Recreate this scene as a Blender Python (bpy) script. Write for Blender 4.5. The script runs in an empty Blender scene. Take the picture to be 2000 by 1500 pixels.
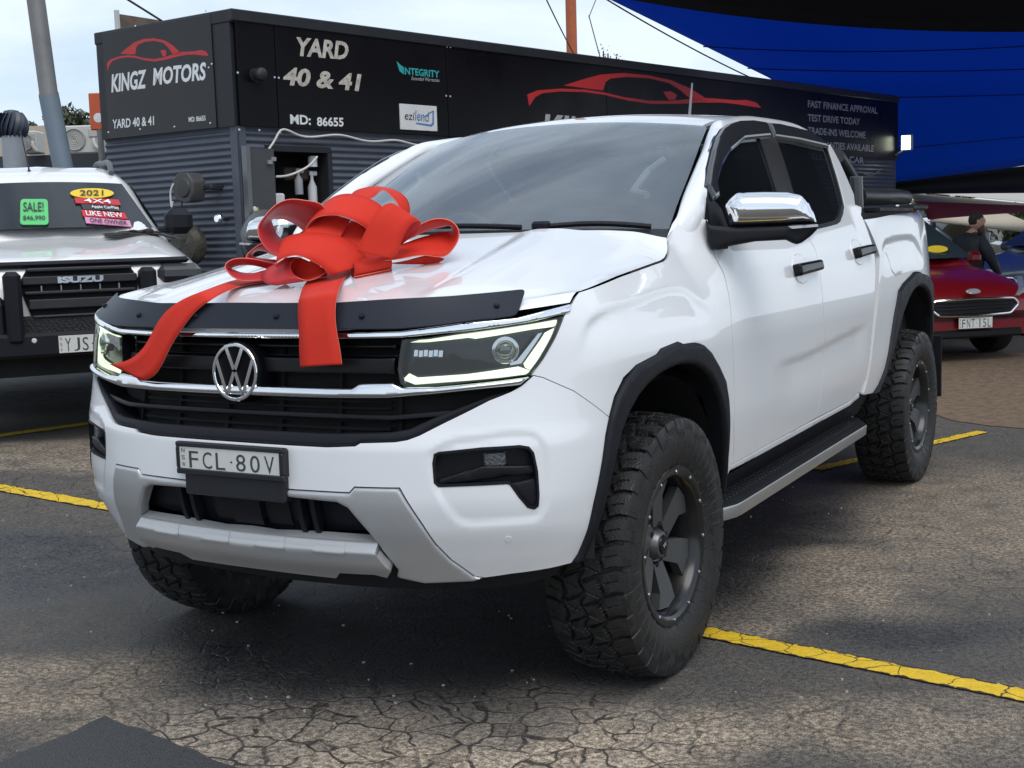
import bpy, bmesh, math, random
import numpy as np
from mathutils import Matrix, Vector, geometry
random.seed(7); RNG = np.random.default_rng(7)
R = math.radians
# ---------------------------------------------------------------- camera
scene = bpy.context.scene
CF, CPOS = 2517.3, np.array([2.4212, -3.5173, 1.3278])          # focal length in pixels of the 2000 px wide photo, position
CYAW, CPIT, CROL = R(-29.953), R(6.511), R(-1.758)
_f = np.array([math.sin(CYAW)*math.cos(CPIT), math.cos(CYAW)*math.cos(CPIT), -math.sin(CPIT)])
_r = np.array([math.cos(CYAW), -math.sin(CYAW), 0.0]); _u = np.cross(_r, _f)
CR = math.cos(CROL)*_r + math.sin(CROL)*_u; CU = -math.sin(CROL)*_r + math.cos(CROL)*_u; CFW = _f
cam_d = bpy.data.cameras.new('camera'); cam = bpy.data.objects.new('camera', cam_d)
scene.collection.objects.link(cam)
cam.matrix_world = Matrix(((CR[0], CU[0], -CFW[0], CPOS[0]), (CR[1], CU[1], -CFW[1], CPOS[1]), (CR[2], CU[2], -CFW[2], CPOS[2]), (0, 0, 0, 1)))
cam_d.sensor_fit = 'HORIZONTAL'; cam_d.sensor_width = 36; cam_d.lens = CF/2000*36
cam_d.clip_start = 0.05; cam_d.clip_end = 3000
scene.camera = cam
# ---------------------------------------------------------------- sky, sun, exposure
SUN_EL, SUN_AZ = R(58), R(130)                                   # azimuth measured clockwise from +Y
world = bpy.data.worlds.new('World'); scene.world = world; world.use_nodes = True
def build_world():
    nt = world.node_tree; N = nt.nodes; L = nt.links
    N.clear()
    out = N.new('ShaderNodeOutputWorld'); bg = N.new('ShaderNodeBackground'); L.new(bg.outputs[0], out.inputs[0])
    sky = N.new('ShaderNodeTexSky'); sky.sky_type = 'NISHITA'; sky.sun_disc = False
    sky.sun_elevation = SUN_EL; sky.sun_rotation = SUN_AZ; sky.air_density = 1.0; sky.dust_density = 1.2; sky.ozone_density = 1.2
    tc = N.new('ShaderNodeTexCoord'); mp = N.new('ShaderNodeMapping'); mp.inputs['Scale'].default_value = (1.4, 1.4, 4.0)
    mp.inputs['Location'].default_value = (0.35, 0.1, 0.2)
    nz = N.new('ShaderNodeTexNoise'); nz.inputs['Scale'].default_value = 2.0; nz.inputs['Detail'].default_value = 7; nz.inputs['Roughness'].default_value = .55
    nz.inputs['Distortion'].default_value = .35
    cr = N.new('ShaderNodeValToRGB'); cr.color_ramp.elements[0].position = .33; cr.color_ramp.elements[1].position = .58
    cr.color_ramp.elements[0].color = (.30, .30, .30, 1); cr.color_ramp.elements[1].color = (.93, .93, .93, 1)
    mx = N.new('ShaderNodeMix'); mx.data_type = 'RGBA'
    cloud = N.new('ShaderNodeRGB'); cloud.outputs[0].default_value = (6.5, 7.35, 8.3, 1)
    L.new(tc.outputs['Generated'], mp.inputs[0]); L.new(mp.outputs[0], nz.inputs[0]); L.new(nz.outputs['Fac'], cr.inputs[0])
    L.new(cr.outputs[0], mx.inputs[0]); L.new(sky.outputs[0], mx.inputs[6]); L.new(cloud.outputs[0], mx.inputs[7])
    L.new(mx.outputs[2], bg.inputs[0]); bg.inputs[1].default_value = .10
build_world()
sun_d = bpy.data.lights.new('sun', 'SUN'); sun = bpy.data.objects.new('sun', sun_d); scene.collection.objects.link(sun)
sun_d.energy = 1.15; sun_d.angle = R(40); sun_d.color = (1, .95, .89)
_sd = Vector((math.sin(SUN_AZ)*math.cos(SUN_EL), math.cos(SUN_AZ)*math.cos(SUN_EL), math.sin(SUN_EL)))
sun.rotation_euler = _sd.to_track_quat('Z', 'Y').to_euler()
scene.view_settings.view_transform = 'Standard'; scene.view_settings.look = 'None'
scene.view_settings.gamma = 1; scene.view_settings.use_curve_mapping = False; scene.view_settings.exposure = 0.5
scene.cycles.max_bounces = 6; scene.cycles.diffuse_bounces = 3; scene.cycles.glossy_bounces = 4; scene.cycles.transparent_max_bounces = 8
# ---------------------------------------------------------------- pixel <-> place
def ray(px):
    px = np.asarray(px, float)
    return CR*((px[..., 0:1]-1000)/CF) - CU*((px[..., 1:2]-750)/CF) + CFW
def project(P):
    q = np.asarray(P, float)-CPOS
    w = q@CFW
    return np.stack([1000+CF*(q@CR)/w, 750-CF*(q@CU)/w], -1), w
def at_z(px, z): d = ray(px)[0] if np.ndim(px) > 1 else ray(np.array(px)); return CPOS+d*((z-CPOS[2])/d[2])
def at_y(px, y): d = ray(np.array(px)); return CPOS+d*((y-CPOS[1])/d[1])
def at_x(px, x): d = ray(np.array(px)); return CPOS+d*((x-CPOS[0])/d[0])
def at_d(px, t): return CPOS+ray(np.array(px))*t
def at_plane(px, p0, n):
    d = ray(np.array(px)); n = np.asarray(n, float); return CPOS+d*(((np.asarray(p0)-CPOS)@n)/(d@n))
# ---------------------------------------------------------------- materials
MATS = {}
def mat(name, col, rough=.5, metal=0., coat=0., spec=.5, var=.06, vscale=6., bump=0., bscale=60., emit=None, estr=0., trans=None, crough=.03, sheen=0.):
    if name in MATS: return MATS[name]
    m = bpy.data.materials.new(name); m.use_nodes = True; nt = m.node_tree; N = nt.nodes; L = nt.links
    b = N['Principled BSDF']; b.inputs['Roughness'].default_value = rough; b.inputs['Metallic'].default_value = metal
    b.inputs['Coat Weight'].default_value = coat; b.inputs['Coat Roughness'].default_value = crough; b.inputs['Specular IOR Level'].default_value = spec
    b.inputs['Sheen Weight'].default_value = sheen
    tc = N.new('ShaderNodeTexCoord'); nz = N.new('ShaderNodeTexNoise'); nz.inputs['Scale'].default_value = vscale; nz.inputs['Detail'].default_value = 6
    nz.inputs['Roughness'].default_value = .65
    L.new(tc.outputs['Object'], nz.inputs[0])
    mr = N.new('ShaderNodeMapRange'); mr.inputs[1].default_value = .3; mr.inputs[2].default_value = .7; mr.inputs[3].default_value = 1-var; mr.inputs[4].default_value = 1+var
    L.new(nz.outputs['Fac'], mr.inputs[0])
    vm = N.new('ShaderNodeVectorMath'); vm.operation = 'SCALE'; vm.inputs[0].default_value = col[:3]; L.new(mr.outputs[0], vm.inputs['Scale'])
    L.new(vm.outputs[0], b.inputs['Base Color'])
    r2 = N.new('ShaderNodeMapRange'); r2.inputs[1].default_value = .3; r2.inputs[2].default_value = .7; r2.inputs[3].default_value = max(0, rough*(1-var*1.5)); r2.inputs[4].default_value = min(1, rough*(1+var*1.5))
    L.new(nz.outputs['Fac'], r2.inputs[0]); L.new(r2.outputs[0], b.inputs['Roughness'])
    if bump:
        n2 = N.new('ShaderNodeTexNoise'); n2.inputs['Scale'].default_value = bscale; n2.inputs['Detail'].default_value = 3; L.new(tc.outputs['Object'], n2.inputs[0])
        bp = N.new('ShaderNodeBump'); bp.inputs['Strength'].default_value = bump; bp.inputs['Distance'].default_value = .01; L.new(n2.outputs['Fac'], bp.inputs['Height']); L.new(bp.outputs[0], b.inputs['Normal'])
    if emit: b.inputs['Emission Color'].default_value = (*emit, 1); b.inputs['Emission Strength'].default_value = estr
    MATS[name] = m; return m
def glass(name, tint, refl=1.0, rough=.01, ior=1.5, film=0.):
    """thin sheet of glass: tinted see-through plus a Fresnel reflection"""
    if name in MATS: return MATS[name]
    m = bpy.data.materials.new(name); m.use_nodes = True; nt = m.node_tree; N = nt.nodes; L = nt.links; N.clear()
    out = N.new('ShaderNodeOutputMaterial'); tr = N.new('ShaderNodeBsdfTransparent'); tr.inputs[0].default_value = (*tint, 1)
    gl = N.new('ShaderNodeBsdfGlossy'); gl.inputs['Roughness'].default_value = rough; gl.inputs[0].default_value = (refl, refl, refl, 1)
    fr = N.new('ShaderNodeFresnel'); fr.inputs[0].default_value = ior; mx = N.new('ShaderNodeMixShader')
    L.new(fr.outputs[0], mx.inputs[0]); L.new(tr.outputs[0], mx.inputs[1]); L.new(gl.outputs[0], mx.inputs[2])
    last = mx
    if film:                                                       # uneven pale blue diffuse layer mixed over the glass
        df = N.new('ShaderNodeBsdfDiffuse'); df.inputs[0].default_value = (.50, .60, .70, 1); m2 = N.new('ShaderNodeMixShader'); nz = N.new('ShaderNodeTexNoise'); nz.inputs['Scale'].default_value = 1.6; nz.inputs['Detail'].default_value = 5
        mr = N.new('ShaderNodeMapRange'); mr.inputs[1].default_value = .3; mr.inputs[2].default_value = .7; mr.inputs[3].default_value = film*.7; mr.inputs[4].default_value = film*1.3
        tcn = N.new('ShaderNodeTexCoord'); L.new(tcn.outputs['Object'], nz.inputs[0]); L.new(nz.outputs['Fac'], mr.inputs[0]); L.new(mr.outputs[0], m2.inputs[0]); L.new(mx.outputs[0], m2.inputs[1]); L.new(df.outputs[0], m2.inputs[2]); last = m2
    L.new(last.outputs[0], out.inputs[0])
    MATS[name] = m; return m
# ---------------------------------------------------------------- objects
COL = scene.collection
def empty(name, label, cat, loc=(0, 0, 0), rz=0., group=None):
    o = bpy.data.objects.new(name, None); COL.objects.link(o); o.location = loc; o.rotation_euler = (0, 0, rz); o.empty_display_size = .2
    o['label'] = label; o['category'] = cat
    if group: o['group'] = group
    return o
def tag(o, label, cat, group=None, kind=None):
    if label: o['label'] = label
    if cat: o['category'] = cat
    if group: o['group'] = group
    if kind: o['kind'] = kind
    return o
def mesh_obj(name, V, F, m, parent=None, smooth=True, normals=None, local=False, mats=None, fm=None, angle=None):
    """one mesh object; V in world coordinates unless local=True (then in the parent's)"""
    me = bpy.data.meshes.new(name); me.from_pydata([tuple(map(float, v)) for v in V], [], [tuple(int(i) for i in f) for f in F])
    for mm in (mats or [m]): me.materials.append(mm)
    if fm is not None: me.polygons.foreach_set('material_index', fm)
    me.polygons.foreach_set('use_smooth', [smooth]*len(me.polygons)); me.update()
    if normals is not None: me.normals_split_custom_set_from_vertices([tuple(map(float, n)) for n in normals])
    elif smooth and angle is not None: me.set_sharp_from_angle(angle=R(angle))
    o = bpy.data.objects.new(name, me); COL.objects.link(o)
    if parent is not None:
        o.parent = parent
        if not local: o.matrix_parent_inverse = (Matrix.Translation(wloc(parent)) @ Matrix.Rotation(parent.rotation_euler[2], 4, 'Z')).inverted() if parent.type == 'EMPTY' else Matrix()
    return o
def wloc(p): return p.location
def child_of(o, part):
    """make o a sub-part of part (both built in the same coordinates)"""
    o.parent = part; o.matrix_parent_inverse = Matrix(); return o
class MB:
    """collects simple shapes of ONE part"""
    def __init__(s): s.V = []; s.F = []
    def add(s, V, F):
        n = len(s.V); s.V += [tuple(v) for v in V]; s.F += [tuple(i+n for i in f) for f in F]; return s
    def box(s, c, d, rz=0., bev=0., ax=None):
        c = np.array(c, float); h = np.array(d, float)/2
        if bev > 0:
            bev = min(bev, h.min()*.95)
            V = []
            for sx in (-1, 1):
                for sy in (-1, 1):
                    for sz in (-1, 1):
                        sg = np.array([sx, sy, sz])
                        for k in range(3):
                            p = h-bev; p = p.copy(); p[k] = h[k]; V.append(sg*p)
            bm = bmesh.new(); vs = [bm.verts.new(v) for v in V]; r = bmesh.ops.convex_hull(bm, input=vs); bm.verts.index_update()
            V = np.array([v.co[:] for v in bm.verts]); F = [[v.index for v in f.verts] for f in bm.faces]; bm.free()
        else:
            V = np.array([[x, y, z] for x in (-h[0], h[0]) for y in (-h[1], h[1]) for z in (-h[2], h[2])])
            F = [(0, 1, 3, 2), (4, 6, 7, 5), (0, 4, 5, 1), (2, 3, 7, 6), (0, 2, 6, 4), (1, 5, 7, 3)]
        if ax is not None: V = V@np.array(ax)                    # rows: local x, y, z axes
        elif rz: cs, sn = math.cos(rz), math.sin(rz); V = V@np.array([[cs, sn, 0], [-sn, cs, 0], [0, 0, 1]])
        return s.add(V+c, F)
    def tube(s, pts, r, n=10, cap=True, closed=False):
        P = np.array(pts, float); K = len(P); rr = np.broadcast_to(np.asarray(r, float), (K,))
        T = np.gradient(P, axis=0) if not closed else np.roll(P, -1, 0)-np.roll(P, 1, 0)
        T /= np.linalg.norm(T, axis=1, keepdims=True)+1e-12
        a = np.array([0, 0, 1.]) if abs(T[0][2]) < .9 else np.array([1., 0, 0])
        V = []; nrm = np.cross(T[0], a); nrm /= np.linalg.norm(nrm)
        for i in range(K):
            nrm = nrm-T[i]*(nrm@T[i]); nrm /= np.linalg.norm(nrm)+1e-12; b = np.cross(T[i], nrm)
            for k in range(n): t = 2*math.pi*k/n; V.append(P[i]+rr[i]*(math.cos(t)*nrm+math.sin(t)*b))
        F = []
        for i in range(K if closed else K-1):
            j = (i+1) % K
            for k in range(n): F.append((i*n+k, i*n+(k+1) % n, j*n+(k+1) % n, j*n+k))
        if cap and not closed: F += [tuple(range(n-1, -1, -1)), tuple((K-1)*n+k for k in range(n))]
        return s.add(V, F)
    def lathe(s, prof, n=32, c=(0, 0, 0), ax=((1, 0, 0), (0, 1, 0), (0, 0, 1)), closed=False):
        """prof: (radius, height); ax rows: local x, y and the axis"""
        ax = np.array(ax, float); V = []; K = len(prof)
        for r_, h_ in prof:
            for k in range(n): t = 2*math.pi*k/n; V.append(np.array([r_*math.cos(t), r_*math.sin(t), h_])@ax+np.array(c))
        F = []
        for i in range(K-1):
            for k in range(n): F.append((i*n+k, i*n+(k+1) % n, (i+1)*n+(k+1) % n, (i+1)*n+k))
        if not closed:
            if prof[0][0] > 1e-6: F.append(tuple(range(n-1, -1, -1)))
            if prof[-1][0] > 1e-6: F.append(tuple((K-1)*n+k for k in range(n)))
        return s.add(V, F)
    def prism(s, poly, o, ex, ey, ez):
        """polygon (2D) in plane o+ex*x+ey*y, thick along ez"""
        o, ex, ey, ez = (np.array(a, float) for a in (o, ex, ey, ez)); n = len(poly)
        A = [o+ex*p[0]+ey*p[1] for p in poly]; V = A+[a+ez for a in A]
        tri = geometry.tessellate_polygon([[Vector((p[0], p[1], 0)) for p in poly]])
        F = [tuple(t) for t in tri]+[tuple(i+n for i in reversed(t)) for t in tri]+[(i, (i+1) % n, (i+1) % n+n, i+n) for i in range(n)]
        return s.add(V, F)
    def build(s, name, m, parent=None, smooth=True, local=False, angle=35, bev=0.):
        bm = bmesh.new(); vs = [bm.verts.new(v) for v in s.V]
        for f in s.F:
            try: bm.faces.new([vs[i] for i in f])
            except ValueError: pass
        bmesh.ops.remove_doubles(bm, verts=bm.verts, dist=1e-6)
        bmesh.ops.recalc_face_normals(bm, faces=bm.faces); bm.verts.index_update()
        V = [v.co[:] for v in bm.verts]; F = [[v.index for v in f.verts] for f in bm.faces]; bm.free()
        o = mesh_obj(name, V, F, m, parent, smooth, local=local, angle=angle)
        if bev:
            md = o.modifiers.new('bevel', 'BEVEL'); md.width = bev; md.segments = 2; md.limit_method = 'ANGLE'
        return o
# ---------------------------------------------------------------- splines and panels
def spline(P, closed=False):
    """cubic spline through P (K,d), parameter = chord length; returns f(t), total"""
    P = np.array(P, float); d = np.r_[0, np.cumsum(np.linalg.norm(np.diff(P, axis=0), axis=1))]; n = len(P)
    A = np.zeros((n, n)); B = np.zeros_like(P); h = np.diff(d); A[0, 0] = A[-1, -1] = 1
    for i in range(1, n-1):
        A[i, i-1] = h[i-1]; A[i, i] = 2*(h[i-1]+h[i]); A[i, i+1] = h[i]; B[i] = 6*((P[i+1]-P[i])/h[i]-(P[i]-P[i-1])/h[i-1])
    M2 = np.linalg.solve(A, B)
    def f(t):
        t = np.asarray(t, float); i = np.clip(np.searchsorted(d, t, 'right')-1, 0, n-2); hi = h[i][..., None]
        a = (d[i+1]-t)[..., None]; b = (t-d[i])[..., None]
        return M2[i]*a**3/(6*hi)+M2[i+1]*b**3/(6*hi)+(P[i]/hi-M2[i]*hi/6)*a+(P[i+1]/hi-M2[i+1]*hi/6)*b
    return f, d[-1], d
def pchip(xs, ys):
    xs = np.array(xs, float); ys = np.array(ys, float); h = np.diff(xs); dl = np.diff(ys)/h; m = np.zeros(len(xs))
    m[1:-1] = np.where(dl[1:]*dl[:-1] > 0, 2*dl[1:]*dl[:-1]/(dl[1:]+dl[:-1]+1e-12), 0); m[0] = dl[0]; m[-1] = dl[-1]
    def f(x):
        x = np.asarray(x, float); i = np.clip(np.searchsorted(xs, x)-1, 0, len(xs)-2); t = (np.clip(x, xs[0], xs[-1])-xs[i])/h[i]
        return (2*t**3-3*t**2+1)*ys[i]+(t**3-2*t**2+t)*h[i]*m[i]+(-2*t**3+3*t**2)*ys[i+1]+(t**3-t**2)*h[i]*m[i+1]
    return f
def sstep(a, b, x): t = np.clip((x-a)/(b-a), 0, 1); return t*t*(3-2*t)
def inside(P, poly):
    P = np.asarray(P); poly = np.asarray(poly); c = np.zeros(len(P), bool)
    x, y = P[:, 0], P[:, 1]; a = poly; b = np.roll(poly, -1, 0)
    for (x0, y0), (x1, y1) in zip(a, b):
        if y0 == y1: continue
        c ^= ((y0 > y) != (y1 > y)) & (x < (x1-x0)*(y-y0)/(y1-y0)+x0)
    return c
def pdist(P, poly, closed=True):
    """distance to a polyline, the side (left of travel = positive) and the parameter 0..1 along it"""
    P = np.asarray(P, float); A = np.asarray(poly, float); B = np.roll(A, -1, 0)
    if not closed: A, B = A[:-1], B[:-1]
    D = B-A; L2 = (D**2).sum(1)+1e-15; ln = np.sqrt(L2); cum = np.r_[0, np.cumsum(ln)]; tot = cum[-1]
    bd, bs, bt = [], [], []
    for c in range(0, len(P), 1500):
        p = P[c:c+1500]; qx = p[:, 0:1]-A[:, 0]; qy = p[:, 1:2]-A[:, 1]; t = np.clip((qx*D[:, 0]+qy*D[:, 1])/L2, 0, 1)
        rx = qx-t*D[:, 0]; ry = qy-t*D[:, 1]; r = rx*rx+ry*ry; k = np.argmin(r, 1); i = np.arange(len(p))
        bd.append(np.sqrt(r[i, k])); bs.append(np.sign(D[k, 0]*ry[i, k]-D[k, 1]*rx[i, k])); bt.append((cum[k]+t[i, k]*ln[k])/tot)
    if not bd: return np.zeros(0), np.zeros(0), np.zeros(0)
    return np.concatenate(bd), np.concatenate(bs), np.concatenate(bt)
def resample(poly, h, closed=True):
    A = np.asarray(poly, float); out = []
    n = len(A) if closed else len(A)-1
    for i in range(n):
        a, b = A[i], A[(i+1) % len(A)]; k = max(1, int(math.ceil(np.linalg.norm(b-a)/h)))
        for j in range(k): out.append(a+(b-a)*j/k)
    if not closed: out.append(A[-1])
    return np.array(out)
def smooth_poly(P, h, closed=False):
    """spline through the points, resampled at about h"""
    P = np.array(P, float)
    if closed:
        n = len(P); Q = np.vstack([P, P, P[:1]]); f, tot, d = spline(np.vstack([P[-3:], P, P[:4]])); a, b = d[3], d[3+n]
        k = max(8, int((b-a)/h)); return f(np.linspace(a, b, k, endpoint=False))
    f, tot, d = spline(P); return f(np.linspace(0, tot, max(4, int(tot/h)+1)))
def rounded(poly, r, n=4):
    P = np.asarray(poly, float); P = P[np.linalg.norm(P-np.roll(P, 1, 0), axis=1) > 1e-6]; out = []
    for i in range(len(P)):
        p, a, b = P[i], P[i-1], P[(i+1) % len(P)]
        da, db = a-p, b-p; la, lb = np.linalg.norm(da), np.linalg.norm(db); q = min(r, la*.45, lb*.45)
        A, B = p+da/la*q, p+db/lb*q
        for k in range(n+1): t = k/n; out.append((1-t)**2*A+2*t*(1-t)*p+t*t*B)
    return np.array(out)
def panel_mesh(out, surf, holes=(), h=.02, depth=.012, lift=0., rnd=0., rnd_h=None, flip=False, edge_h=None, back=False):
    """fills the outline (u,v) on the surface; returns V, F, N. lift: off the surface; depth: folded edge; rnd: rounded rim"""
    eh = edge_h or h
    def clean(o): o = np.asarray(o, float); return o[np.linalg.norm(o-np.roll(o, 1, 0), axis=1) > 1e-6]
    loops = [resample(clean(o), eh) for o in (out, *holes)]
    # metric of the parameter space is taken as 1:1 (parameters are lengths)
    allb = np.vstack(loops); lo, hi = loops[0].min(0), loops[0].max(0)
    gx, gy = np.meshgrid(np.arange(lo[0]+h*.5, hi[0], h), np.arange(lo[1]+h*.5, hi[1], h)); gx = gx+((np.arange(gx.shape[0]) % 2)*h*.5)[:, None]
    G = np.stack([gx.ravel(), gy.ravel()], -1); keep = inside(G, loops[0])
    for o in loops[1:]: keep &= ~inside(G, o)
    G = G[keep]
    extra = []
    if rnd > 0:                                                    # rings of points just inside the rim
        for k in (.12, .35, .7, 1.0):
            for li, o in enumerate(loops):
                e = np.roll(o, -1, 0)-np.roll(o, 1, 0); e /= np.linalg.norm(e, axis=1, keepdims=True)+1e-12; nn = np.stack([-e[:, 1], e[:, 0]], -1)
                area = .5*np.sum(o[:, 0]*np.roll(o[:, 1], -1)-np.roll(o[:, 0], -1)*o[:, 1]); sgn = np.sign(area)*(1 if li == 0 else -1)
                q = o+nn*sgn*rnd*k; ok = inside(q, loops[0])
                for o2 in loops[1:]: ok &= ~inside(q, o2)
                dmin = np.min([pdist(q, o2)[0] for o2 in loops], axis=0); q = q[ok & (dmin > rnd*k*.8)]; extra.append(q)
    if len(G):
        dm = np.min([pdist(G, o)[0] for o in loops], axis=0); G = G[dm > (rnd*1.15 if rnd else min(h, eh)*.45)]
    pts = np.vstack([allb]+extra+[G]) if len(G) or extra else allb
    edges = []; k = 0
    for o in loops: edges += [(k+i, k+(i+1) % len(o)) for i in range(len(o))]; k += len(o)
    vo, eo, fo, ov, oe, of = geometry.delaunay_2d_cdt([Vector(p) for p in pts], edges, [], 0, 1e-6)
    Q = np.array([v[:] for v in vo]); T = np.array([f for f in fo if len(f) == 3])
    c = Q[T].mean(1); ok = inside(c, loops[0])
    for o in loops[1:]: ok &= ~inside(c, o)
    T = T[ok]; used = np.unique(T); re = -np.ones(len(Q), int); re[used] = np.arange(len(used)); Q = Q[used]; T = re[T]
    e = 1e-3
    P = surf(Q); du = surf(Q+[e, 0])-surf(Q-[e, 0]); dv = surf(Q+[0, e])-surf(Q-[0, e]); N = np.cross(du, dv); N /= np.linalg.norm(N, axis=1, keepdims=True)+1e-15
    if flip: N = -N; T = T[:, ::-1]
    a = Q[T[:, 1]]-Q[T[:, 0]]; b = Q[T[:, 2]]-Q[T[:, 0]]; cr = a[:, 0]*b[:, 1]-a[:, 1]*b[:, 0]; w = (cr > 0) if not flip else (cr < 0); T = np.where(w[:, None], T, T[:, ::-1])
    dist = np.min([pdist(Q, o)[0] for o in loops], axis=0)
    lf = np.full(len(Q), lift, float)
    if rnd > 0: t = np.clip(dist/rnd, 0, 1); lf = lf-(rnd_h or rnd)*(1-np.sqrt(np.clip(1-(1-t)**2, 0, 1)))
    V = P+N*lf[:, None]; NN = N
    # folded edge
    cnt = {}
    for t in T:
        for i in range(3): a, b = t[i], t[(i+1) % 3]; cnt[(a, b)] = cnt.get((a, b), 0)+1
    bnd = [ab for ab in cnt if (ab[1], ab[0]) not in cnt]
    V = list(V); F = [tuple(t) for t in T]; NO = list(N)
    if depth > 0:
        top = {}; low = {}
        for a, b in bnd:
            d = V[b]-V[a]; m_ = np.cross(d, N[a]); m_ /= np.linalg.norm(m_)+1e-12
            for i in (a, b):
                if i not in top: top[i] = len(V); V.append(V[i]); NO.append(m_); low[i] = len(V); V.append(V[i]-N[i]*depth); NO.append(m_)
                else: NO[top[i]] = NO[top[i]]+m_; NO[low[i]] = NO[low[i]]+m_
            F.append((top[b], top[a], low[a], low[b]))
    NO = np.array(NO); NO /= np.linalg.norm(NO, axis=1, keepdims=True)+1e-12
    if back:                                                       # closes the back so that it is a solid plate
        n0 = len(V); V += [V[i]-N[i]*depth for i in range(len(N))]; NO = np.vstack([NO, -N]); F += [tuple(i+n0 for i in t[::-1]) for t in T]
    return np.array(V), F, NO
def mirror_x(V, F, N=None):
    V = np.array(V)*[-1, 1, 1]; F = [tuple(reversed(f)) for f in F]
    return (V, F, np.array(N)*[-1, 1, 1]) if N is not None else (V, F)
# ================================================================ the white pickup: body surface
PAINT = mat('white_paint', (.80, .81, .825), .32, coat=1., var=.012, vscale=2.5)
PLASTIC = mat('black_plastic', (.011, .012, .016), .5, var=.12, vscale=14, bump=.12, bscale=420, spec=.2)
GLOSSBLK = mat('gloss_black', (.006, .006, .008), .2, var=.05, spec=.22)
DARK = mat('dark_void', (.006, .006, .007), .85)
CHROME = mat('chrome', (.86, .87, .88), .07, metal=1., var=.02)
SATIN = mat('satin_silver', (.47, .475, .48), .42, metal=.45, var=.03, vscale=3)
RUBBER = mat('tyre_rubber', (.017, .017, .0175), .5, var=.4, vscale=30, bump=.25, bscale=160, spec=.35)
GUNMETAL = mat('gunmetal', (.15, .155, .16), .36, metal=.75, var=.05)
PLAN = [(0, -.862), (.12, -.861), (.25, -.855), (.36, -.845), (.46, -.826), (.51, -.812), (.6, -.775), (.7, -.727), (.81, -.65), (.87, -.575), (.91, -.48), (.935, -.36),
        (.945, -.2), (.948, 0), (.95, .5), (.95, 1.5), (.948, 2.5), (.945, 3.15), (.93, 3.48), (.90, 3.72), (.85, 3.95), (.785, 4.12), (.68, 4.25), (.4, 4.31), (0, 4.32)]
_pl = np.array(PLAN); _full = np.vstack([(_pl*[-1, 1])[6:0:-1], _pl]); _pf, _ptot, _pd = spline(_full); _u0 = _pd[6]; UMAX = _ptot-_u0
def plan(u):
    """outline of the body seen from above; u = length from the middle of the nose; returns point and outward normal"""
    u = np.asarray(u, float); a = np.clip(np.abs(u), 0, UMAX-1e-6)+_u0; s = np.where(u < 0, -1., 1.)
    p = _pf(a); t = _pf(a+1e-4)-_pf(a-1e-4); t /= np.linalg.norm(t, axis=-1, keepdims=True); n = np.stack([t[..., 1], -t[..., 0]], -1)
    p = p*np.stack([s, np.ones_like(s)], -1); n = n*np.stack([s, np.ones_like(s)], -1)
    return p, n
off_front = pchip([.3, .42, .5, .58, .66, .78, .85, .95, 1.07, 1.15, 1.25, 1.9], [-.14, -.085, -.045, -.012, 0, -.002, -.018, -.033, -.045, -.062, -.12, -.6])
off_fender = pchip([.3, .45, .55, .75, .95, 1.03, 1.1, 1.16, 1.22, 1.3, 1.4, 1.9], [-.09, -.05, -.022, 0, 0, -.006, -.024, -.055, -.095, -.145, -.2, -.5])
off_side = pchip([.3, .45, .55, .75, .95, 1.1, 1.2, 1.3, 1.36, 1.7, 1.75, 1.79, 1.83, 1.9], [-.09, -.05, -.022, 0, 0, -.012, -.03, -.062, -.085, -.232, -.262, -.30, -.37, -.5])
off_tub = pchip([.3, .45, .55, .75, .95, 1.1, 1.25, 1.36, 1.42, 1.9], [-.09, -.05, -.022, 0, 0, -.008, -.022, -.04, -.07, -.4])
CREASES = []                                                       # undercut feature lines in (y,z)
RECESS = []                                                        # shallow recesses in (u,z)
def S0(q):
    u, z = q[:, 0], q[:, 1]; p, n = plan(u); y = p[:, 1]
    w1 = sstep(-.68, -.36, y); w2 = sstep(.30, .62, y); w3 = sstep(2.25, 2.5, y)
    w3 = np.where(z > 1.42, 0, w3)
    o = off_front(z)*(1-w1)+w1*(off_fender(z)*(1-w2)+w2*(off_side(z)*(1-w3)+w3*off_tub(z)))
    yz = np.stack([y, z], -1)
    for poly, a, w, Ln, fade in CREASES:
        d, s, t = pdist(yz, poly, False); d = d*s
        g = sstep(0, w, d)*(1-sstep(w, w+Ln, d)); o = o-a*g*fade(y, z)
    au = np.stack([np.abs(u), z], -1)
    for poly, a, w in RECESS:
        d, s, t = pdist(au, poly, True); o = o-a*sstep(-w, w, np.where(inside(au, poly), d, -d))
    P = np.stack([p[:, 0]+n[:, 0]*o, p[:, 1]+n[:, 1]*o, z], -1)
    return P
_GU, _GZ = np.meshgrid(np.arange(-1.3, 5.35, .02), np.arange(.34, 1.86, .02)); _GQ = np.stack([_GU.ravel(), _GZ.ravel()], -1)
_GP = S0(_GQ); _GX, _GW = project(_GP)
_e = 1e-3; _N = np.cross(S0(_GQ+[_e, 0])-S0(_GQ-[_e, 0]), S0(_GQ+[0, _e])-S0(_GQ-[0, _e])); _face = ((CPOS-_GP)*_N).sum(1) > 0
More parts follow.
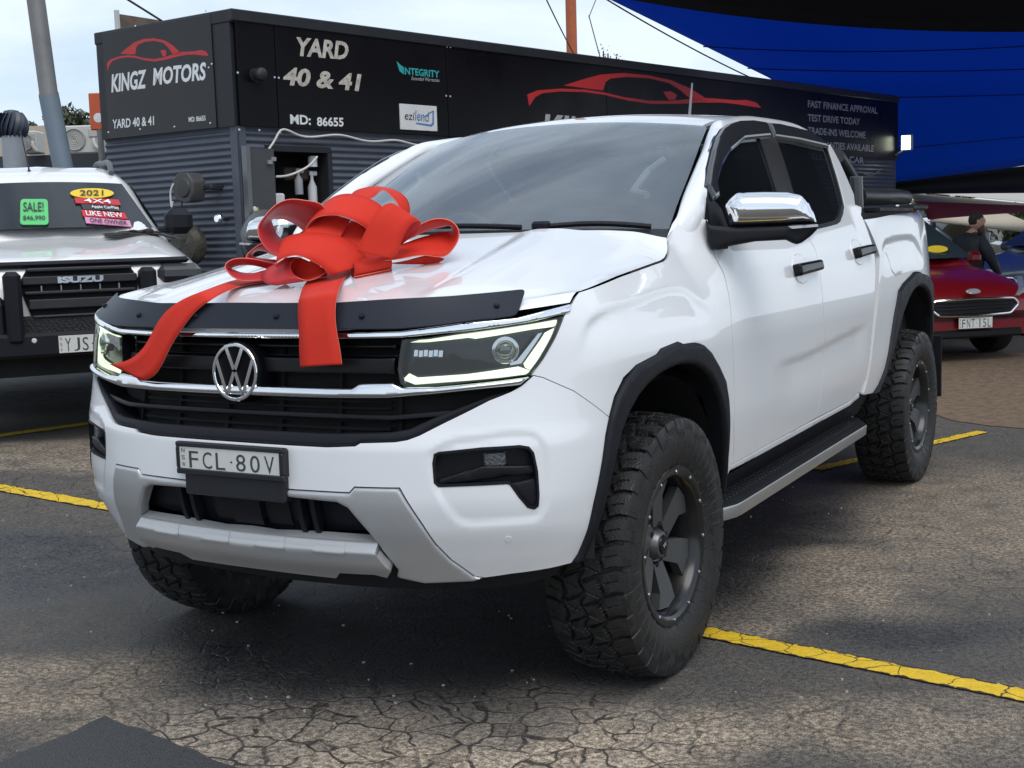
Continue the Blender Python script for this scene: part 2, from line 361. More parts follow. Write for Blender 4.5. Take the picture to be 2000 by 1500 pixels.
def onS(px, umin=-.05, umax=5.4):
    """photo pixels -> (u,z) on the body surface"""
    px = np.atleast_2d(np.asarray(px, float)); pen = np.where((_GQ[:, 0] < umin) | (_GQ[:, 0] > umax), 1e6, 0)+np.where(_face, 0, 40)
    q = np.array([_GQ[np.argmin(np.hypot(_GX[:, 0]-p[0], _GX[:, 1]-p[1])+pen)] for p in px]); n = len(q); e = 1e-4
    for it in range(14):
        X, _ = project(S0(np.vstack([q, q+[e, 0], q+[0, e]]))); X = X.reshape(3, n, 2); J = np.stack([(X[1]-X[0])/e, (X[2]-X[0])/e], -1); r = px-X[0]
        A = np.einsum('nij,nik->njk', J, J)+np.eye(2)*2.; st = np.linalg.solve(A, np.einsum('nij,ni->nj', J, r)[..., None])[..., 0]
        q = q+np.clip(st, -.1, .1)
    return q
def toyz(q): p, n = plan(q[:, 0]); return np.stack([p[:, 1], q[:, 1]], -1)
def Z(o, s, pts): return [(o[0]+x/s, o[1]+y/s) for x, y in pts]  # reading of an enlarged view: origin, magnification
# feature lines (traced, then laid on the plain body)
_z = (1090, 440)
_c1 = toyz(onS(Z(_z, 5, [(130, 1270), (200, 1050), (280, 900), (360, 820), (600, 720), (900, 620), (1150, 570), (1230, 590), (1300, 640), (1400, 720), (1500, 790)])))
_c2 = toyz(onS(Z((1440, 380), 5, [(1400, 560), (1405, 490), (1420, 450), (1460, 415), (1600, 382), (1690, 380), (1730, 400), (1785, 500), (1830, 640), (1860, 760)])))
_c3 = toyz(onS(Z((1380, 580), 3.41, [(205, 860), (250, 680), (310, 560), (350, 500), (400, 460), (600, 380), (800, 290), (1080, 150)])))
_rec = onS([(838, 885), (880, 862), (1000, 846), (1046, 848), (1064, 868), (1072, 930), (1070, 985), (1053, 1013), (915, 1025), (890, 1015), (850, 960)])
CREASES += [(smooth_poly(_c1, .02), .012, .040, .20, lambda y, z: sstep(.98, 1.11, z)*sstep(-.60, -.42, y)*(1-sstep(.22, .40, y))),
            (smooth_poly(_c2, .02), .009, .040, .17, lambda y, z: sstep(1.08, 1.20, z)*sstep(2.50, 2.66, y)*(1-sstep(3.30, 3.50, y))),
            (smooth_poly(_c3[3:], .02), .0070, .040, .20, lambda y, z: sstep(.88, 1.15, y)*(1-sstep(2.00, 2.24, y)))]
# the undercut lies below the line: travel must keep it on the left
CREASES = [((p if pdist(np.array([[p[:, 0].mean(), p[:, 1].min()-.05]]), p, False)[1][0] > 0 else p[::-1]), *r_) for p, *r_ in CREASES]
RECESS += [(rounded(_rec, .05), .006, .014)]
TRUCK = empty('pickup_truck', 'white dual cab pickup truck with black wheel arch flares', 'pickup truck', (0, 1.6, 0))
def panel(name, out, m, surf=S0, parent=TRUCK, both=False, **k):
    V, F, N = panel_mesh(out, surf, **k); use = None if k.get('rnd') else N
    o = mesh_obj(name, V, F, m, parent, True, use, angle=40 if use is None else None); res = [o]
    if both:
        a = mirror_x(V, F, N); res.append(mesh_obj(name, a[0], a[1], m, parent, True, a[2] if use is not None else None, angle=40 if use is None else None))
    return res if both else o
def off(d): return lambda q: _offset(S0, q, d)
def _offset(f, q, d):
    e = 1e-3; n = np.cross(f(q+[e, 0])-f(q-[e, 0]), f(q+[0, e])-f(q-[0, e])); n /= np.linalg.norm(n, axis=1, keepdims=True); return f(q)+n*d
def sym(half): half = np.asarray(half, float); k = np.abs(half[:, 0]) > 1e-9; return np.vstack([half, (half*[-1, 1])[k][::-1]])
# ---- traced outlines on the body
q_flareF = onS([(1116, 1099), (1127, 1088), (1142, 1049), (1159, 981), (1171, 925), (1182, 850), (1189, 815), (1200, 775), (1218, 738), (1242, 714), (1282, 693), (1290, 682), (1324, 668), (1334, 673), (1358, 670), (1370, 673), (1384, 686), (1400, 714), (1412, 741), (1418, 779), (1420, 829), (1417, 888), (1414, 930)])
q_flareR = onS(Z((1640, 500), 3.335, [(150, 905), (215, 895), (250, 840), (290, 740), (320, 600), (350, 400), (380, 230), (410, 180), (460, 130), (480, 106), (508, 102), (525, 112), (560, 125), (590, 180), (610, 300), (620, 450)]))
q_bump = onS([(1042, 734), (1060, 738), (1120, 764), (1193, 799)])   # seam bumper / fender
q_grl = onS([(640, 874), (694, 872), (704, 866), (772, 864), (796, 860), (820, 851), (865, 828), (910, 806), (955, 783), (1000, 765), (1018, 755), (1037, 739)])
# ================================================================ front end
def uofy(y): uu = np.linspace(0, UMAX, 4000); p, _ = plan(uu); k = np.searchsorted(p[:3600, 1], y); return uu[np.clip(k, 0, 3599)]
_zc = float(q_grl[0][1])
fog_px = Z((640, 560), 3.333, [(690, 1090), (720, 1075), (1000, 1045), (1250, 1030), (1312, 1040), (1345, 1080), (1370, 1200), (1380, 1350), (1375, 1430), (1345, 1452), (1300, 1440), (1240, 1370), (1180, 1285), (960, 1297), (720, 1307), (690, 1280), (680, 1150)])
q_fog = onS(fog_px)
q_skid_r = onS([(794, 981), (824, 1026), (850, 1064), (880, 1094), (925, 1126), (944, 1129)])
q_skid_top = onS([(575, 958), (682, 964), (692, 953), (779, 955)])
k_seam = int(np.argmin(np.abs(q_flareF-q_bump[-1]).sum(1)))
arch_low = q_flareF[:7][::-1]                                      # from the seam down to the bumper's lower corner
bump_half = np.vstack([[(0, _zc)], q_grl, q_bump[:-1], arch_low, onS([(1075, 1109), (1000, 1120)]), [q_skid_r[-1]+[.004, .002]], (q_skid_r[::-1]+[.004, .002])[1:], [q_skid_top[-1]+[.003, .004]], q_skid_top[::-1][1:]+[0, .004], [(0, q_skid_top[0][1]+.004)]])
out = sym(bump_half)
out = out[np.r_[True, np.linalg.norm(np.diff(out, axis=0), axis=1) > 1e-5]]
BUMPER = panel('bumper', out, PAINT, holes=[q_fog, (q_fog*[-1, 1])[::-1]], h=.011, depth=.02)
# parking sensors
for px in [(993, 1054)]:
    q = onS([px])[0]
    for sgn in (1, -1):
        c = q*[sgn, 1]; t = np.linspace(0, 2*math.pi, 17)[:-1]; circ = c+np.stack([np.cos(t), np.sin(t)], -1)*.0115
        panel('parking_sensor', circ, PAINT, h=.004, depth=.003, lift=.0008, rnd=.002)
# skid plate: silver wings and frame
q_vent = np.vstack([onS([(575, 972), (659, 981), (680, 992), (695, 1010), (719, 1037), (737, 1058)])])
q_vb = onS([(640, 1052), (530, 1044)])
vz0, vz1 = q_vent[0][1], q_vb[-1][1]
q_skid_bot = onS([(925, 1135), (831, 1139), (775, 1127), (740, 1119), (672, 1116), (660, 1128), (560, 1116)])
seam_b = onS([(748, 1075), (778, 1112)])
wing = np.vstack([[(0, q_skid_top[0][1])], q_skid_top, q_skid_r, q_skid_bot[:3], seam_b[::-1], q_vent[::-1], [(0, vz0)]])
panel('skid_plate', sym(wing), SATIN, h=.014, depth=.03, lift=.006, rnd=.008)
barz = q_skid_bot[-1][1]
def bar_surf(q):
    zt = np.interp(np.abs(q[:, 0]), [0, q_vent[-1][0]], [vz1, q_vent[-1][1]]); d = zt-q[:, 1]
    base = S0(q); l = .035*sstep(0, .034, d)-.03*sstep(.06, .14, d)
    return base+np.stack([0*l, -l, 0*l], -1)
bar = np.vstack([[(0, vz1)], q_vb[::-1], q_vent[-1:], seam_b+[-.004, 0], q_skid_bot[2:3]+[-.02, 0], q_skid_bot[3:6], [(0, barz)]])
panel('skid_bar', sym(bar), SATIN, surf=bar_surf, h=.012, depth=.03, lift=.0)
for uc in (-.30, -.1, .1, .30):                                    # raised pads along the bar's upper face
    w0, w1 = .055, .042; zt = float(np.interp(abs(uc), [0, q_vent[-1][0]], [vz1, q_vent[-1][1]]))
    panel('bar_pad', [(uc-w0, zt-.034), (uc+w0, zt-.034), (uc+w1, zt-.004), (uc-w1, zt-.004)], SATIN, surf=bar_surf, h=.012, depth=.0025, lift=.002)
# lower vent behind the skid plate
vent = sym(np.vstack([[(0, vz0+.03)], q_vent+[.03, .0], [(0, vz1-.03)]]))
panel('bumper_vent', vent, PLASTIC, surf=off(-.055), h=.03, depth=.01)
for sgn in (-1, 1):
    for u0, u1, m_, dd in ((.055, .14, DARK, -.048), (.19, .205, PLASTIC, -.02), (.235, .25, PLASTIC, -.02)):
        a, b = sorted((sgn*u0, sgn*u1)); panel('vent_insert', [(a, vz1+.0), (b, vz1+.0), (b, vz0+.01), (a, vz0+.01)], m_, surf=off(dd), h=.03, depth=.03)
panel('vent_sensor', [(-.055, vz1+.006), (.05, vz1+.006), (.05, vz0-.005), (-.055, vz0-.005)], PLASTIC, surf=off(-.03), h=.03, depth=.03)
# black lower lip
lip = sym([(0, .49), (.5, .485), (.8, .475), (.93, .475), (1.02, .475), (1.0, .40), (.9, .385), (.6, .375), (0, .365)])
panel('bumper_lip', lip, PLASTIC, surf=off(-.025), h=.03, depth=.02)
# grille: back, bars, lip
GRB = mat('grille_black', (.007, .007, .009), .4, var=.1, bump=.08, bscale=300, spec=.25)
back = sym([(0, 1.10), (.62, 1.12), (.98, 1.1), (.95, .95), (.8, .9), (.55, .78), (0, .765)])
GRILLE = panel('grille', back, DARK, surf=off(-.085), h=.04, depth=.01)
inner = onS([(640, 845), (760, 843), (800, 837), (850, 814), (905, 793), (960, 772)])
lipg = np.vstack([[(0, _zc+.002)], q_grl[:10]+[0, .002], inner[::-1], [(0, inner[0][1])]])
panel('grille_lip', sym(lipg), PLASTIC, h=.012, depth=.06, lift=-.004, rnd=.010)
def gbar(zlist, th, d, ulim, name, m_=GRB, dep=.05):
    up = [(u, z+th/2) for u, z in zlist if u <= ulim]; lo = [(u, z-th/2) for u, z in zlist if u <= ulim]
    panel(name, sym(np.array(up+lo[::-1])), m_, surf=off(d), h=.012, depth=dep, rnd=.004)
_ln = onS([(640, 812), (700, 815), (760, 816), (886, 806), (930, 792)])
gbar([(0, _ln[0][1]), (.1, _ln[0][1])]+[tuple(x) for x in _ln], .015, -.02, .9, 'grille_bar')
_l2 = onS([(640, 790), (760, 790), (880, 783), (960, 768)])
_u1 = onS([(640, 676), (776, 676)]); gbar([(0, _u1[0][1]), (.5, _u1[1][1])], .010, -.03, .6, 'grille_bar')
_u2 = onS([(640, 715), (776, 715)]); gbar([(0, _u2[0][1]), (.5, _u2[1][1])], .040, -.02, .6, 'grille_bar')
_u3 = onS([(640, 697), (776, 697)])
gbar([(0, _u3[0][1]+.002), (.5, _u3[1][1]+.002)], .006, -.045, .6, 'grille_bar')
for k in (-5, -3, -1, 1, 3, 5):                                             # upright webs behind the bars
    u = k*.1
    panel('grille_web', [(u-.006, .80), (u+.006, .80), (u+.006, 1.075), (u-.006, 1.075)], DARK, surf=off(-.07), h=.03, depth=.03)
for k in range(7):                                                 # fine shutter slats behind the lower grille
    zz = .812+k*.0165
    if not .868 < zz < .89: panel('grille_slat', sym([(0, zz+.003), (.47, zz+.003), (.47, zz-.003), (0, zz-.003)]), DARK, surf=off(-.068), h=.06, depth=.012)
# bright strips
top_u = onS([(662, 651), (784, 647), (910, 630), (1009, 621), (1060, 608), (1117, 593)]); top_l = onS([(662, 662), (784, 660), (910, 647), (1030, 630), (1112, 611)])
panel('chrome_strip', sym(np.vstack([[(0, top_u[0][1])], top_u, top_l[::-1], [(0, top_l[0][1])]])), CHROME, h=.012, depth=.02, lift=.006, rnd=.005)
lo_u = onS([(640, 757), (690, 757), (703, 748), (769, 747), (787, 756), (850, 756), (940, 747), (1036, 735)]); lo_l = onS([(640, 779), (760, 779), (850, 771), (940, 761), (1016, 752)])
panel('chrome_strip', sym(np.vstack([[(0, lo_u[0][1])], lo_u, lo_l[::-1], [(0, lo_l[0][1])]])), mat('bright_chrome', (.8, .81, .83), .14, metal=1, var=.03), h=.01, depth=.03, lift=.012, rnd=.011, rnd_h=.014)
# ---------------------------------------------------------------- headlights
HOUS = mat('lamp_housing', (.03, .031, .034), .22, metal=.4, var=.1)
LENS = glass('lamp_lens', (.93, .94, .95), 1., .01, 1.5)
DRL = mat('running_light', (.75, .82, .70), .2, emit=(.84, 1., .70), estr=.8, var=.0)
REFL = mat('lamp_reflector', (.6, .62, .64), .15, metal=1)
hl = Z((640, 560), 3.333, [(486, 345), (640, 335), (900, 292), (1300, 236), (1535, 192), (1480, 330), (1400, 470), (1322, 574), (1200, 590), (900, 626), (640, 657), (500, 652), (478, 632), (458, 540), (470, 440)])
q_hl = onS(hl)
def clip_hl(px): return onS(Z((640, 560), 3.333, px))
drl_top = clip_hl([(530, 360), (620, 338), (900, 303), (950, 296), (1350, 236), (1522, 200), (1500, 248), (1350, 270), (960, 335), (910, 328), (640, 358)])
drl_out = clip_hl([(1440, 290), (1505, 256), (1345, 548), (1300, 525), (1290, 500)])
drl_in = clip_hl([(1385, 300), (1415, 292), (1270, 500), (1200, 512), (1190, 500), (1240, 480)])
drl_bot = clip_hl([(478, 606), (520, 566), (575, 592), (900, 570), (1250, 520), (1345, 552), (1310, 572), (900, 612), (560, 637)])
for sgn in (1, -1):
    f = (lambda q: q) if sgn > 0 else (lambda q: (q*[-1, 1])[::-1])
    HL = panel('headlight', f(q_hl), HOUS, surf=off(-.05), h=.02, depth=.03)
    def sub(name, o, m_, **k):
        V, F, N = panel_mesh(o, **k); return mesh_obj_sub(name, V, F, N if not k.get('rnd') else None, m_, HL)
    def mesh_obj_sub(name, V, F, N, m_, par):
        o = mesh_obj(name, V, F, m_, None, True, N, angle=40 if N is None else None); o.parent = par; o.matrix_parent_inverse = par.matrix_parent_inverse.inverted() @ par.matrix_parent_inverse; return o
    sub('lens', f(q_hl), LENS, surf=off(.003), h=.016, depth=.004)
    bez = rounded(q_hl, .01); ins = np.array(bez); cc = ins.mean(0); ins = cc+(ins-cc)*.955
    sub('bezel', f(bez), GLOSSBLK, surf=off(-.006), holes=[f(ins)], h=.02, depth=.04)
    for nm, dq in (('daylight_strip', drl_top), ('daylight_strip', drl_out), ('daylight_strip', drl_bot)): sub(nm, f(dq), DRL, surf=off(-.012), h=.012, depth=.012, rnd=.004)
    sub('chrome_trim', f(drl_in), REFL, surf=off(-.02), h=.012, depth=.012)
    for i in range(6):                                              # row of small light cells
        c = onS([(640+(560+i*33)/3.333, 560+(432+4*(i % 2))/3.333)])[0]; w, hgt = .0065, .0085
        sub('led_cell', f(np.array([(c[0]-w, c[1]-hgt), (c[0]+w*.7, c[1]-hgt), (c[0]+w, c[1]+hgt), (c[0]-w*.7, c[1]+hgt)])), REFL, surf=off(-.03), h=.02, depth=.01)
    shelf = clip_hl([(480, 560), (560, 470), (740, 470), (800, 430), (870, 470), (1000, 480), (1150, 520), (900, 555), (560, 580)])
    sub('lamp_shelf', f(shelf), GLOSSBLK, surf=off(-.034), h=.02, depth=.012)
    c = onS([(990, 683)])[0]*[sgn, 1]; p, n = plan(c[:1]); n3 = np.array([n[0][0], n[0][1], 0.]); side = np.cross([0, 0, 1], n3); C0 = off(-.042)(c[None])[0]
    lm = MB().lathe([(.036, 0), (.036, .012), (.030, .014)], 24, C0, (side, (0, 0, 1), n3)); o = lm.build('projector_ring', REFL, None); o.parent = HL
    lm = MB().lathe([(.029, .008), (.026, .018), (.018, .025), (.008, .028), (1e-7, .029)], 24, C0, (side, (0, 0, 1), n3)); o = lm.build('projector_lens', mat('lens_ball', (.10, .11, .13), .03, spec=1., coat=1.), None); o.parent = HL
# ---------------------------------------------------------------- fog lamp housings
def scale_poly(q, s): c = q.mean(0); return c+(q-c)*s
def inset(q, d):
    q = np.asarray(q); e = np.roll(q, -1, 0)-np.roll(q, 1, 0); e /= np.linalg.norm(e, axis=1, keepdims=True); nn = np.stack([-e[:, 1], e[:, 0]], -1)
    a = .5*np.sum(q[:, 0]*np.roll(q[:, 1], -1)-np.roll(q[:, 0], -1)*q[:, 1]); return q+nn*np.sign(a)*d
fogr = rounded(q_fog, .008)
for sgn in (1, -1):
    f = (lambda q: q) if sgn > 0 else (lambda q: (np.asarray(q)*[-1, 1])[::-1])
    panel('fog_bezel', f(inset(fogr, .001)), PLASTIC, holes=[f(inset(fogr, .007))], h=.01, depth=.05, lift=.002)
    panel('fog_recess', f(inset(fogr, .004)), GRB, surf=lambda q: _offset(S0, q, -.012-.035*sstep(.60, .78, np.abs(q[0, 0])) if len(q) == 1 else -.028), h=.02, depth=.004)
    fin = clip_hl([(700, 1262), (1010, 1170), (1345, 1165), (1365, 1225), (1170, 1240), (720, 1300)]); panel('fog_fin', f(fin), GRB, surf=off(-.008), h=.02, depth=.03, rnd=.006)
    leg = clip_hl([(1185, 1288), (1365, 1250), (1375, 1420), (1345, 1440), (1305, 1430)]); panel('fog_blade', f(leg), PLASTIC, surf=off(-.006), h=.02, depth=.02, rnd=.006)
    lamp = clip_hl([(1010, 1085), (1165, 1075), (1170, 1160), (1150, 1180), (1030, 1185), (1015, 1165)]); panel('fog_lamp', f(lamp), mat('fog_glass', (.06, .065, .07), .08, spec=.9, bump=.5, bscale=120), surf=off(-.012), h=.01, depth=.02, rnd=.008)
# ---------------------------------------------------------------- round badge
def badge_at(c, n, r, par):
    n = np.array(n, float); n /= np.linalg.norm(n); sx = np.cross([0, 0, 1], n); sx /= np.linalg.norm(sx); sz = np.cross(n, sx); ax = (sx, sz, n)
    B = MB().lathe([(r*1.05, -.05), (r*1.05, 0), (r*1.0, .006), (1e-7, .006)], 48, c, ax).build('badge', mat('badge_black', (.004, .004, .006), .45, spec=.06), par, angle=30)
    def ring(r0, r1, h0, h1, nm, m_):
        o = MB().lathe([(r0, h0), (r0, h1-.002), (r0+.002, h1), (r1-.002, h1), (r1, h1-.002), (r1, h0), (r0, h0)], 48, c, ax, closed=True).build(nm, m_, None, angle=30); o.parent = B; o.matrix_parent_inverse = Matrix(); return o
    ring(r*.87, r, .005, .013, 'badge_ring', CHROME)
    def stroke(P, w):
        P = np.array(P)*r; a, b = P; d = (b-a)/np.linalg.norm(b-a); nn = np.array([-d[1], d[0]])*w*r/2
        mb = MB(); mb.prism([a+nn, b+nn, b-nn, a-nn], np.array(c)+n*.006, sx, sz, n*.006); o = mb.build('badge_stroke', CHROME, None, angle=20); o.parent = B; o.matrix_parent_inverse = Matrix()
    for s in (-1, 1):
        stroke([(s*.36, .84), (s*.03, .10)], .135)
        stroke([(s*.80, .42), (s*.34, -.80)], .135)
        stroke([(s*.36, -.82), (s*.03, .0)], .135)
    return B
bc = at_y((474, 727), -.83); bc[0] = 0
badge_at(bc, (0, -1, .05), .081, TRUCK)
# ---------------------------------------------------------------- number plate
def text_mesh(body, size, extrude=0., bold=0., shear=0., xs=1.0, align='CENTER', spacing=1.0):
    c = bpy.data.curves.new('txt', 'FONT'); c.body = body; c.size = size; c.extrude = extrude; c.offset = bold; c.shear = shear; c.align_x = align; c.align_y = 'CENTER'; c.space_character = spacing; c.resolution_u = 3
    o = bpy.data.objects.new('txt', c); COL.objects.link(o); dg = bpy.context.evaluated_depsgraph_get(); me = bpy.data.meshes.new_from_object(o.evaluated_get(dg))
    V = np.array([v.co[:] for v in me.vertices]) if len(me.vertices) else np.zeros((0, 3)); F = [tuple(p.vertices) for p in me.polygons]
    bpy.data.objects.remove(o); bpy.data.curves.remove(c); bpy.data.meshes.remove(me)
    if len(V): V[:, 0] *= xs
    return V, F
def put_text(name, body, size, m_, par, o, ex, ey, en=None, mb=None, local=False, fit=None, **k):
    """flat lettering on the plane o + ex*x + ey*y; fit=(width,height) scales the word to that box"""
    V, F = text_mesh(body, size, **k); o, ex, ey = (np.array(a, float) for a in (o, ex, ey)); n = np.cross(ex, ey)
    if fit:
        lo, hi = V.min(0), V.max(0); c = (lo+hi)/2; V = (V-c)*[fit[0]/(hi[0]-lo[0]), fit[1]/(hi[1]-lo[1]), 1]
    W = o+V[:, :1]*ex+V[:, 1:2]*ey+V[:, 2:3]*n
    if mb is not None: mb.add(W, F); return None
    ob = mesh_obj(name, W, F, m_, None, False)
    if par is not None:
        ob.parent = par
        if par.type == 'EMPTY' and not local: ob.matrix_parent_inverse = (Matrix.Translation(par.location) @ Matrix.Rotation(par.rotation_euler[2], 4, 'Z')).inverted()
    return ob
PLATE = mat('plate_white', (.62, .62, .585), .42, var=.04); INK = mat('plate_ink', (.045, .055, .05), .5)
def plate_parts(par, c, ex, ey, chars, frame=True, w=.372, h=.107, local=False):
    n = np.cross(ex, ey); c = np.array(c, float); ex = np.array(ex, float); ey = np.array(ey, float)
    P = MB().box(c, (w, h, .003), ax=(ex, ey, n)).build('number_plate', PLATE, par, local=local)
    mi = Matrix() if True else None
    for i, (ch, x) in enumerate(chars): o = put_text('plate_letter', ch, .11, INK, None, c+ex*(x-.5)*w+n*.0022-ey*.004, ex, ey, fit=(w*(.022 if ch in '·.' else .03 if ch in '1I' else .095), h*(.09 if ch in '·.' else .78)), bold=.0); o.parent = P
    for i, ch in enumerate('NSW'): o = put_text('plate_state', ch, .03, INK, None, c-ex*w*.463+n*.0022+ey*h*(.33-.33*i), ex, ey, fit=(w*.034, h*.2)); o.parent = P
    return P
pc = np.array([0, -.884, .738]); tl = at_y((361.5, 872.5), -.884); br = at_y((557, 929.7), -.884); bl = at_y((362, 914), -.884); tr = at_y((556.5, 886), -.884)
pc = (tl+tr+bl+br)/4; pc[0] = 0.; pw = (tr-tl)[0]; ph = ((tl-bl)[2]+(tr-br)[2])/2
XA, ZA = np.array([1., 0, 0]), np.array([0, 0, 1.])
plate_parts(TRUCK, pc, XA, ZA, [('F', .145), ('C', .285), ('L', .42), ('.', .53), ('8', .625), ('0', .765), ('V', .905)], w=pw, h=ph)
hb = MB(); t = .014
for dx, dz, w, h in ((0, ph/2+t/2, pw+2*t, t), (0, -ph/2-t*.6, pw+2*t, t*1.2), (-pw/2-t/2, 0, t, ph), (pw/2+t/2, 0, t, ph)): hb.box(pc+np.array([dx, .004, dz]), (w, .018, h), bev=.003)
hb.box(pc+np.array([0, .028, 0]), (pw+.02, .044, ph+.02), bev=.006)
hb.box(pc+np.array([.004, .034, -ph/2-.042]), (pw+.005, .052, .07), bev=.006)
hb.build('plate_holder', mat('holder_black', (.012, .013, .018), .45, var=.1), TRUCK)
# ---------------------------------------------------------------- bonnet protector
def protS(q):
    """curved plate standing in front of the bonnet edge: x across, z up"""
    x, z = q[:, 0], q[:, 1]; k = np.abs(x)/.754; return np.stack([x, -.836+.180*k**2.6+(z-1.11)*(.35+1.15*k**3), z], -1)
def onG(surf, px, q0):
    px = np.atleast_2d(np.asarray(px, float)); q = np.tile(np.array(q0, float), (len(px), 1)); e = 1e-4; n = len(q)
    for _ in range(30):
        X, w = project(surf(np.vstack([q, q+[e, 0], q+[0, e]]))); X = X.reshape(3, n, 2); J = np.stack([(X[1]-X[0])/e, (X[2]-X[0])/e], -1); A = np.einsum('nij,nik->njk', J, J)+np.eye(2)*2.
        q = q+np.clip(np.linalg.solve(A, np.einsum('nij,ni->nj', J, px-X[0])[..., None])[..., 0], -.06, .06)
    return q
pt = onG(protS, [(655, 591), (760, 584), (880, 578), (970, 570), (1027, 564)], (.4, 1.15)); pb = onG(protS, [(1010, 614), (940, 623), (850, 635), (784, 641), (660, 642)], (.4, 1.1))
prot = np.vstack([[(0, pt[0][1]+.002)], [(.12, pt[0][1]+.001)], pt, pb, [(0, pb[-1][1])]])
TINT = mat('protector_smoke', (.020, .024, .035), .4, var=.04, spec=.2)
PROT = panel('bonnet_protector', rounded(sym(prot), .012), TINT, surf=protS, h=.02, depth=.005, back=True)
for px in [(707, 618), (970, 598), (540, 618)]:
    q = onG(protS, [px], (.4, 1.13))[0]
    for sgn in ((1, -1) if px[0] > 600 else (1, -1)):
        c = protS((q*[sgn, 1])[None])[0]; e = 1e-3; n3 = np.cross(protS((q*[sgn, 1]+[e, 0])[None])[0]-c, protS((q*[sgn, 1]+[0, e])[None])[0]-c); n3 /= np.linalg.norm(n3); n3 *= -np.sign(n3[1]); sd = np.cross([0, 0, 1], n3); sd /= np.linalg.norm(sd)
        MB().lathe([(.008, -.02), (.008, .002), (.005, .006), (1e-7, .007)], 14, c+n3*.002, (sd, np.cross(n3, sd), n3)).build('protector_clip', PLASTIC, TRUCK)
for u_, z_ in ((-.10, None), (.115, None)):
    pass
# ================================================================ bonnet
sh_px = [(1118, 590), (1124, 578), (1130, 570), (1210, 540), (1294, 510), (1301, 505), (1306, 495), (1307, 486), (1305, 466)]
q_shut = resample(rounded(onS(sh_px), .02), .03, False); q_shut = resample(np.vstack([onS(sh_px[:1]), *[onS([p]) for p in sh_px[1:]]]), .02, False); D3 = S0(q_shut); _df, _dt, _ = spline(D3)
cen = [(-.800, 1.085), (-.797, 1.112), (-.780, 1.135), (-.735, 1.153), (-.65, 1.176), (-.5, 1.210), (-.3, 1.252), (-.05, 1.303), (.15, 1.343)]
_cf, _ct, _ = spline(cen)
def bonnet(q):
    a, t = np.clip(q[:, 0], -1.2, 1.2), q[:, 1]; A = np.abs(a); sg = np.sign(a)
    d = _df(np.clip(t, 0, 1)*_dt); tc_ = np.clip(t, 0, 1); c = _cf(tc_*_ct)
    pw_ = 3.0-.9*tc_; y = c[:, 0]+(d[:, 1]-c[:, 0])*A**pw_
    fr = 1-sstep(0, .14, tc_)
    g = fr*A**2+(1-fr)*(.22*A**2+.30*sstep(.72, 1.0, A)+.48*sstep(.86, 1.03, A)/sstep(.86, 1.03, np.array([1.]))[0])
    z = c[:, 1]+(d[:, 2]-c[:, 1])*g
    x = sg*d[:, 0]*A
    xa = .50-.13*tc_; xb = xa+.17-.03*tc_                           # two pressed lines each side
    k = sstep(.05, .25, tc_); z = z+k*(.010*sstep(-.035, .035, np.abs(x)-xa)-.008*sstep(-.05, .05, np.abs(x)-xb))
    return np.stack([x, y, z], -1)
ts = np.r_[np.linspace(0, .2, 18)[:-1], np.linspace(.2, 1, 50)]; as_ = np.linspace(-.994, .994, 101)
AA, TT = np.meshgrid(as_, ts); Q = np.stack([AA.ravel(), TT.ravel()], -1); BV = bonnet(Q); nu, nv = len(as_), len(ts)
e = 2e-3; BN = np.cross(bonnet(Q+[e, 0])-bonnet(Q-[e, 0]), bonnet(np.clip(Q+[0, e], [-2, 0], [2, 1]))-bonnet(np.clip(Q-[0, e], [-2, 0], [2, 1]))); BN /= np.linalg.norm(BN, axis=1, keepdims=True); BN *= np.sign(BN[:, 2:3]+1e-9)
BF = [(i*nu+j, i*nu+j+1, (i+1)*nu+j+1, (i+1)*nu+j) for i in range(nv-1) for j in range(nu-1)]
ring = [j for j in range(nu)]+[i*nu+nu-1 for i in range(1, nv)]+[(nv-1)*nu+j for j in range(nu-2, -1, -1)]+[i*nu for i in range(nv-2, 0, -1)]
V = list(BV); NN = list(BN); n0 = len(V); cB = BV.mean(0)
for i in ring: V.append(BV[i]); V.append(BV[i]+np.array([-.2*np.sign(BV[i][0])*.02, 0, -.022])); d_ = (BV[i]-cB)*[1, 1, 0]; d_ /= np.linalg.norm(d_)+1e-9; NN += [d_, d_]
K = len(ring); BF += [(n0+2*k, n0+2*((k+1) % K), n0+2*((k+1) % K)+1, n0+2*k+1) for k in range(K)]
BONNET = mesh_obj('bonnet', V, BF, PAINT, TRUCK, True, NN)
def bon_z(x, y):
    """height of the bonnet at x, y (for what lies on it)"""
    d = np.hypot(BV[:, 0]-x, BV[:, 1]-y); k = np.argsort(d)[:4]; w = 1/(d[k]+1e-6); return float((BV[k, 2]*w).sum()/w.sum())
# ================================================================ sides
G = .0022                                                          # half a shut gap
def gap(q, d): return inset(np.asarray(q), d)
q_hle = q_hl[4:8]
fender = np.vstack([q_shut[0:1], q_hle, q_bump[:-1], q_flareF[6:], onS([(1412, 945)]),
                    onS([(1427, 915), (1433, 890), (1433, 829), (1434, 756), (1431, 668), (1429, 640), (1424, 580), (1414, 536), (1398, 505), (1391, 480), (1383, 430), (1368, 426), (1328, 431), (1312, 452)]), q_shut[:0:-1]])
panel('fender', gap(fender, G), PAINT, both=True, h=.011, depth=.015)
q_dF = onS([(1427, 915), (1433, 890), (1433, 829), (1434, 756), (1431, 668), (1429, 640), (1424, 580), (1414, 536), (1398, 505), (1391, 480), (1388, 455)])
belt = onS([(1394, 484), (1584, 450), (1620, 441), (1634, 437), (1643, 431), (1649, 415), (1651, 402)])
beltF = [tuple(x) for x in belt]
bgap = onS([(1572, 452), (1585, 475), (1592, 486), (1597, 510), (1606, 580), (1610, 650), (1608, 720), (1600, 790), (1592, 818)])
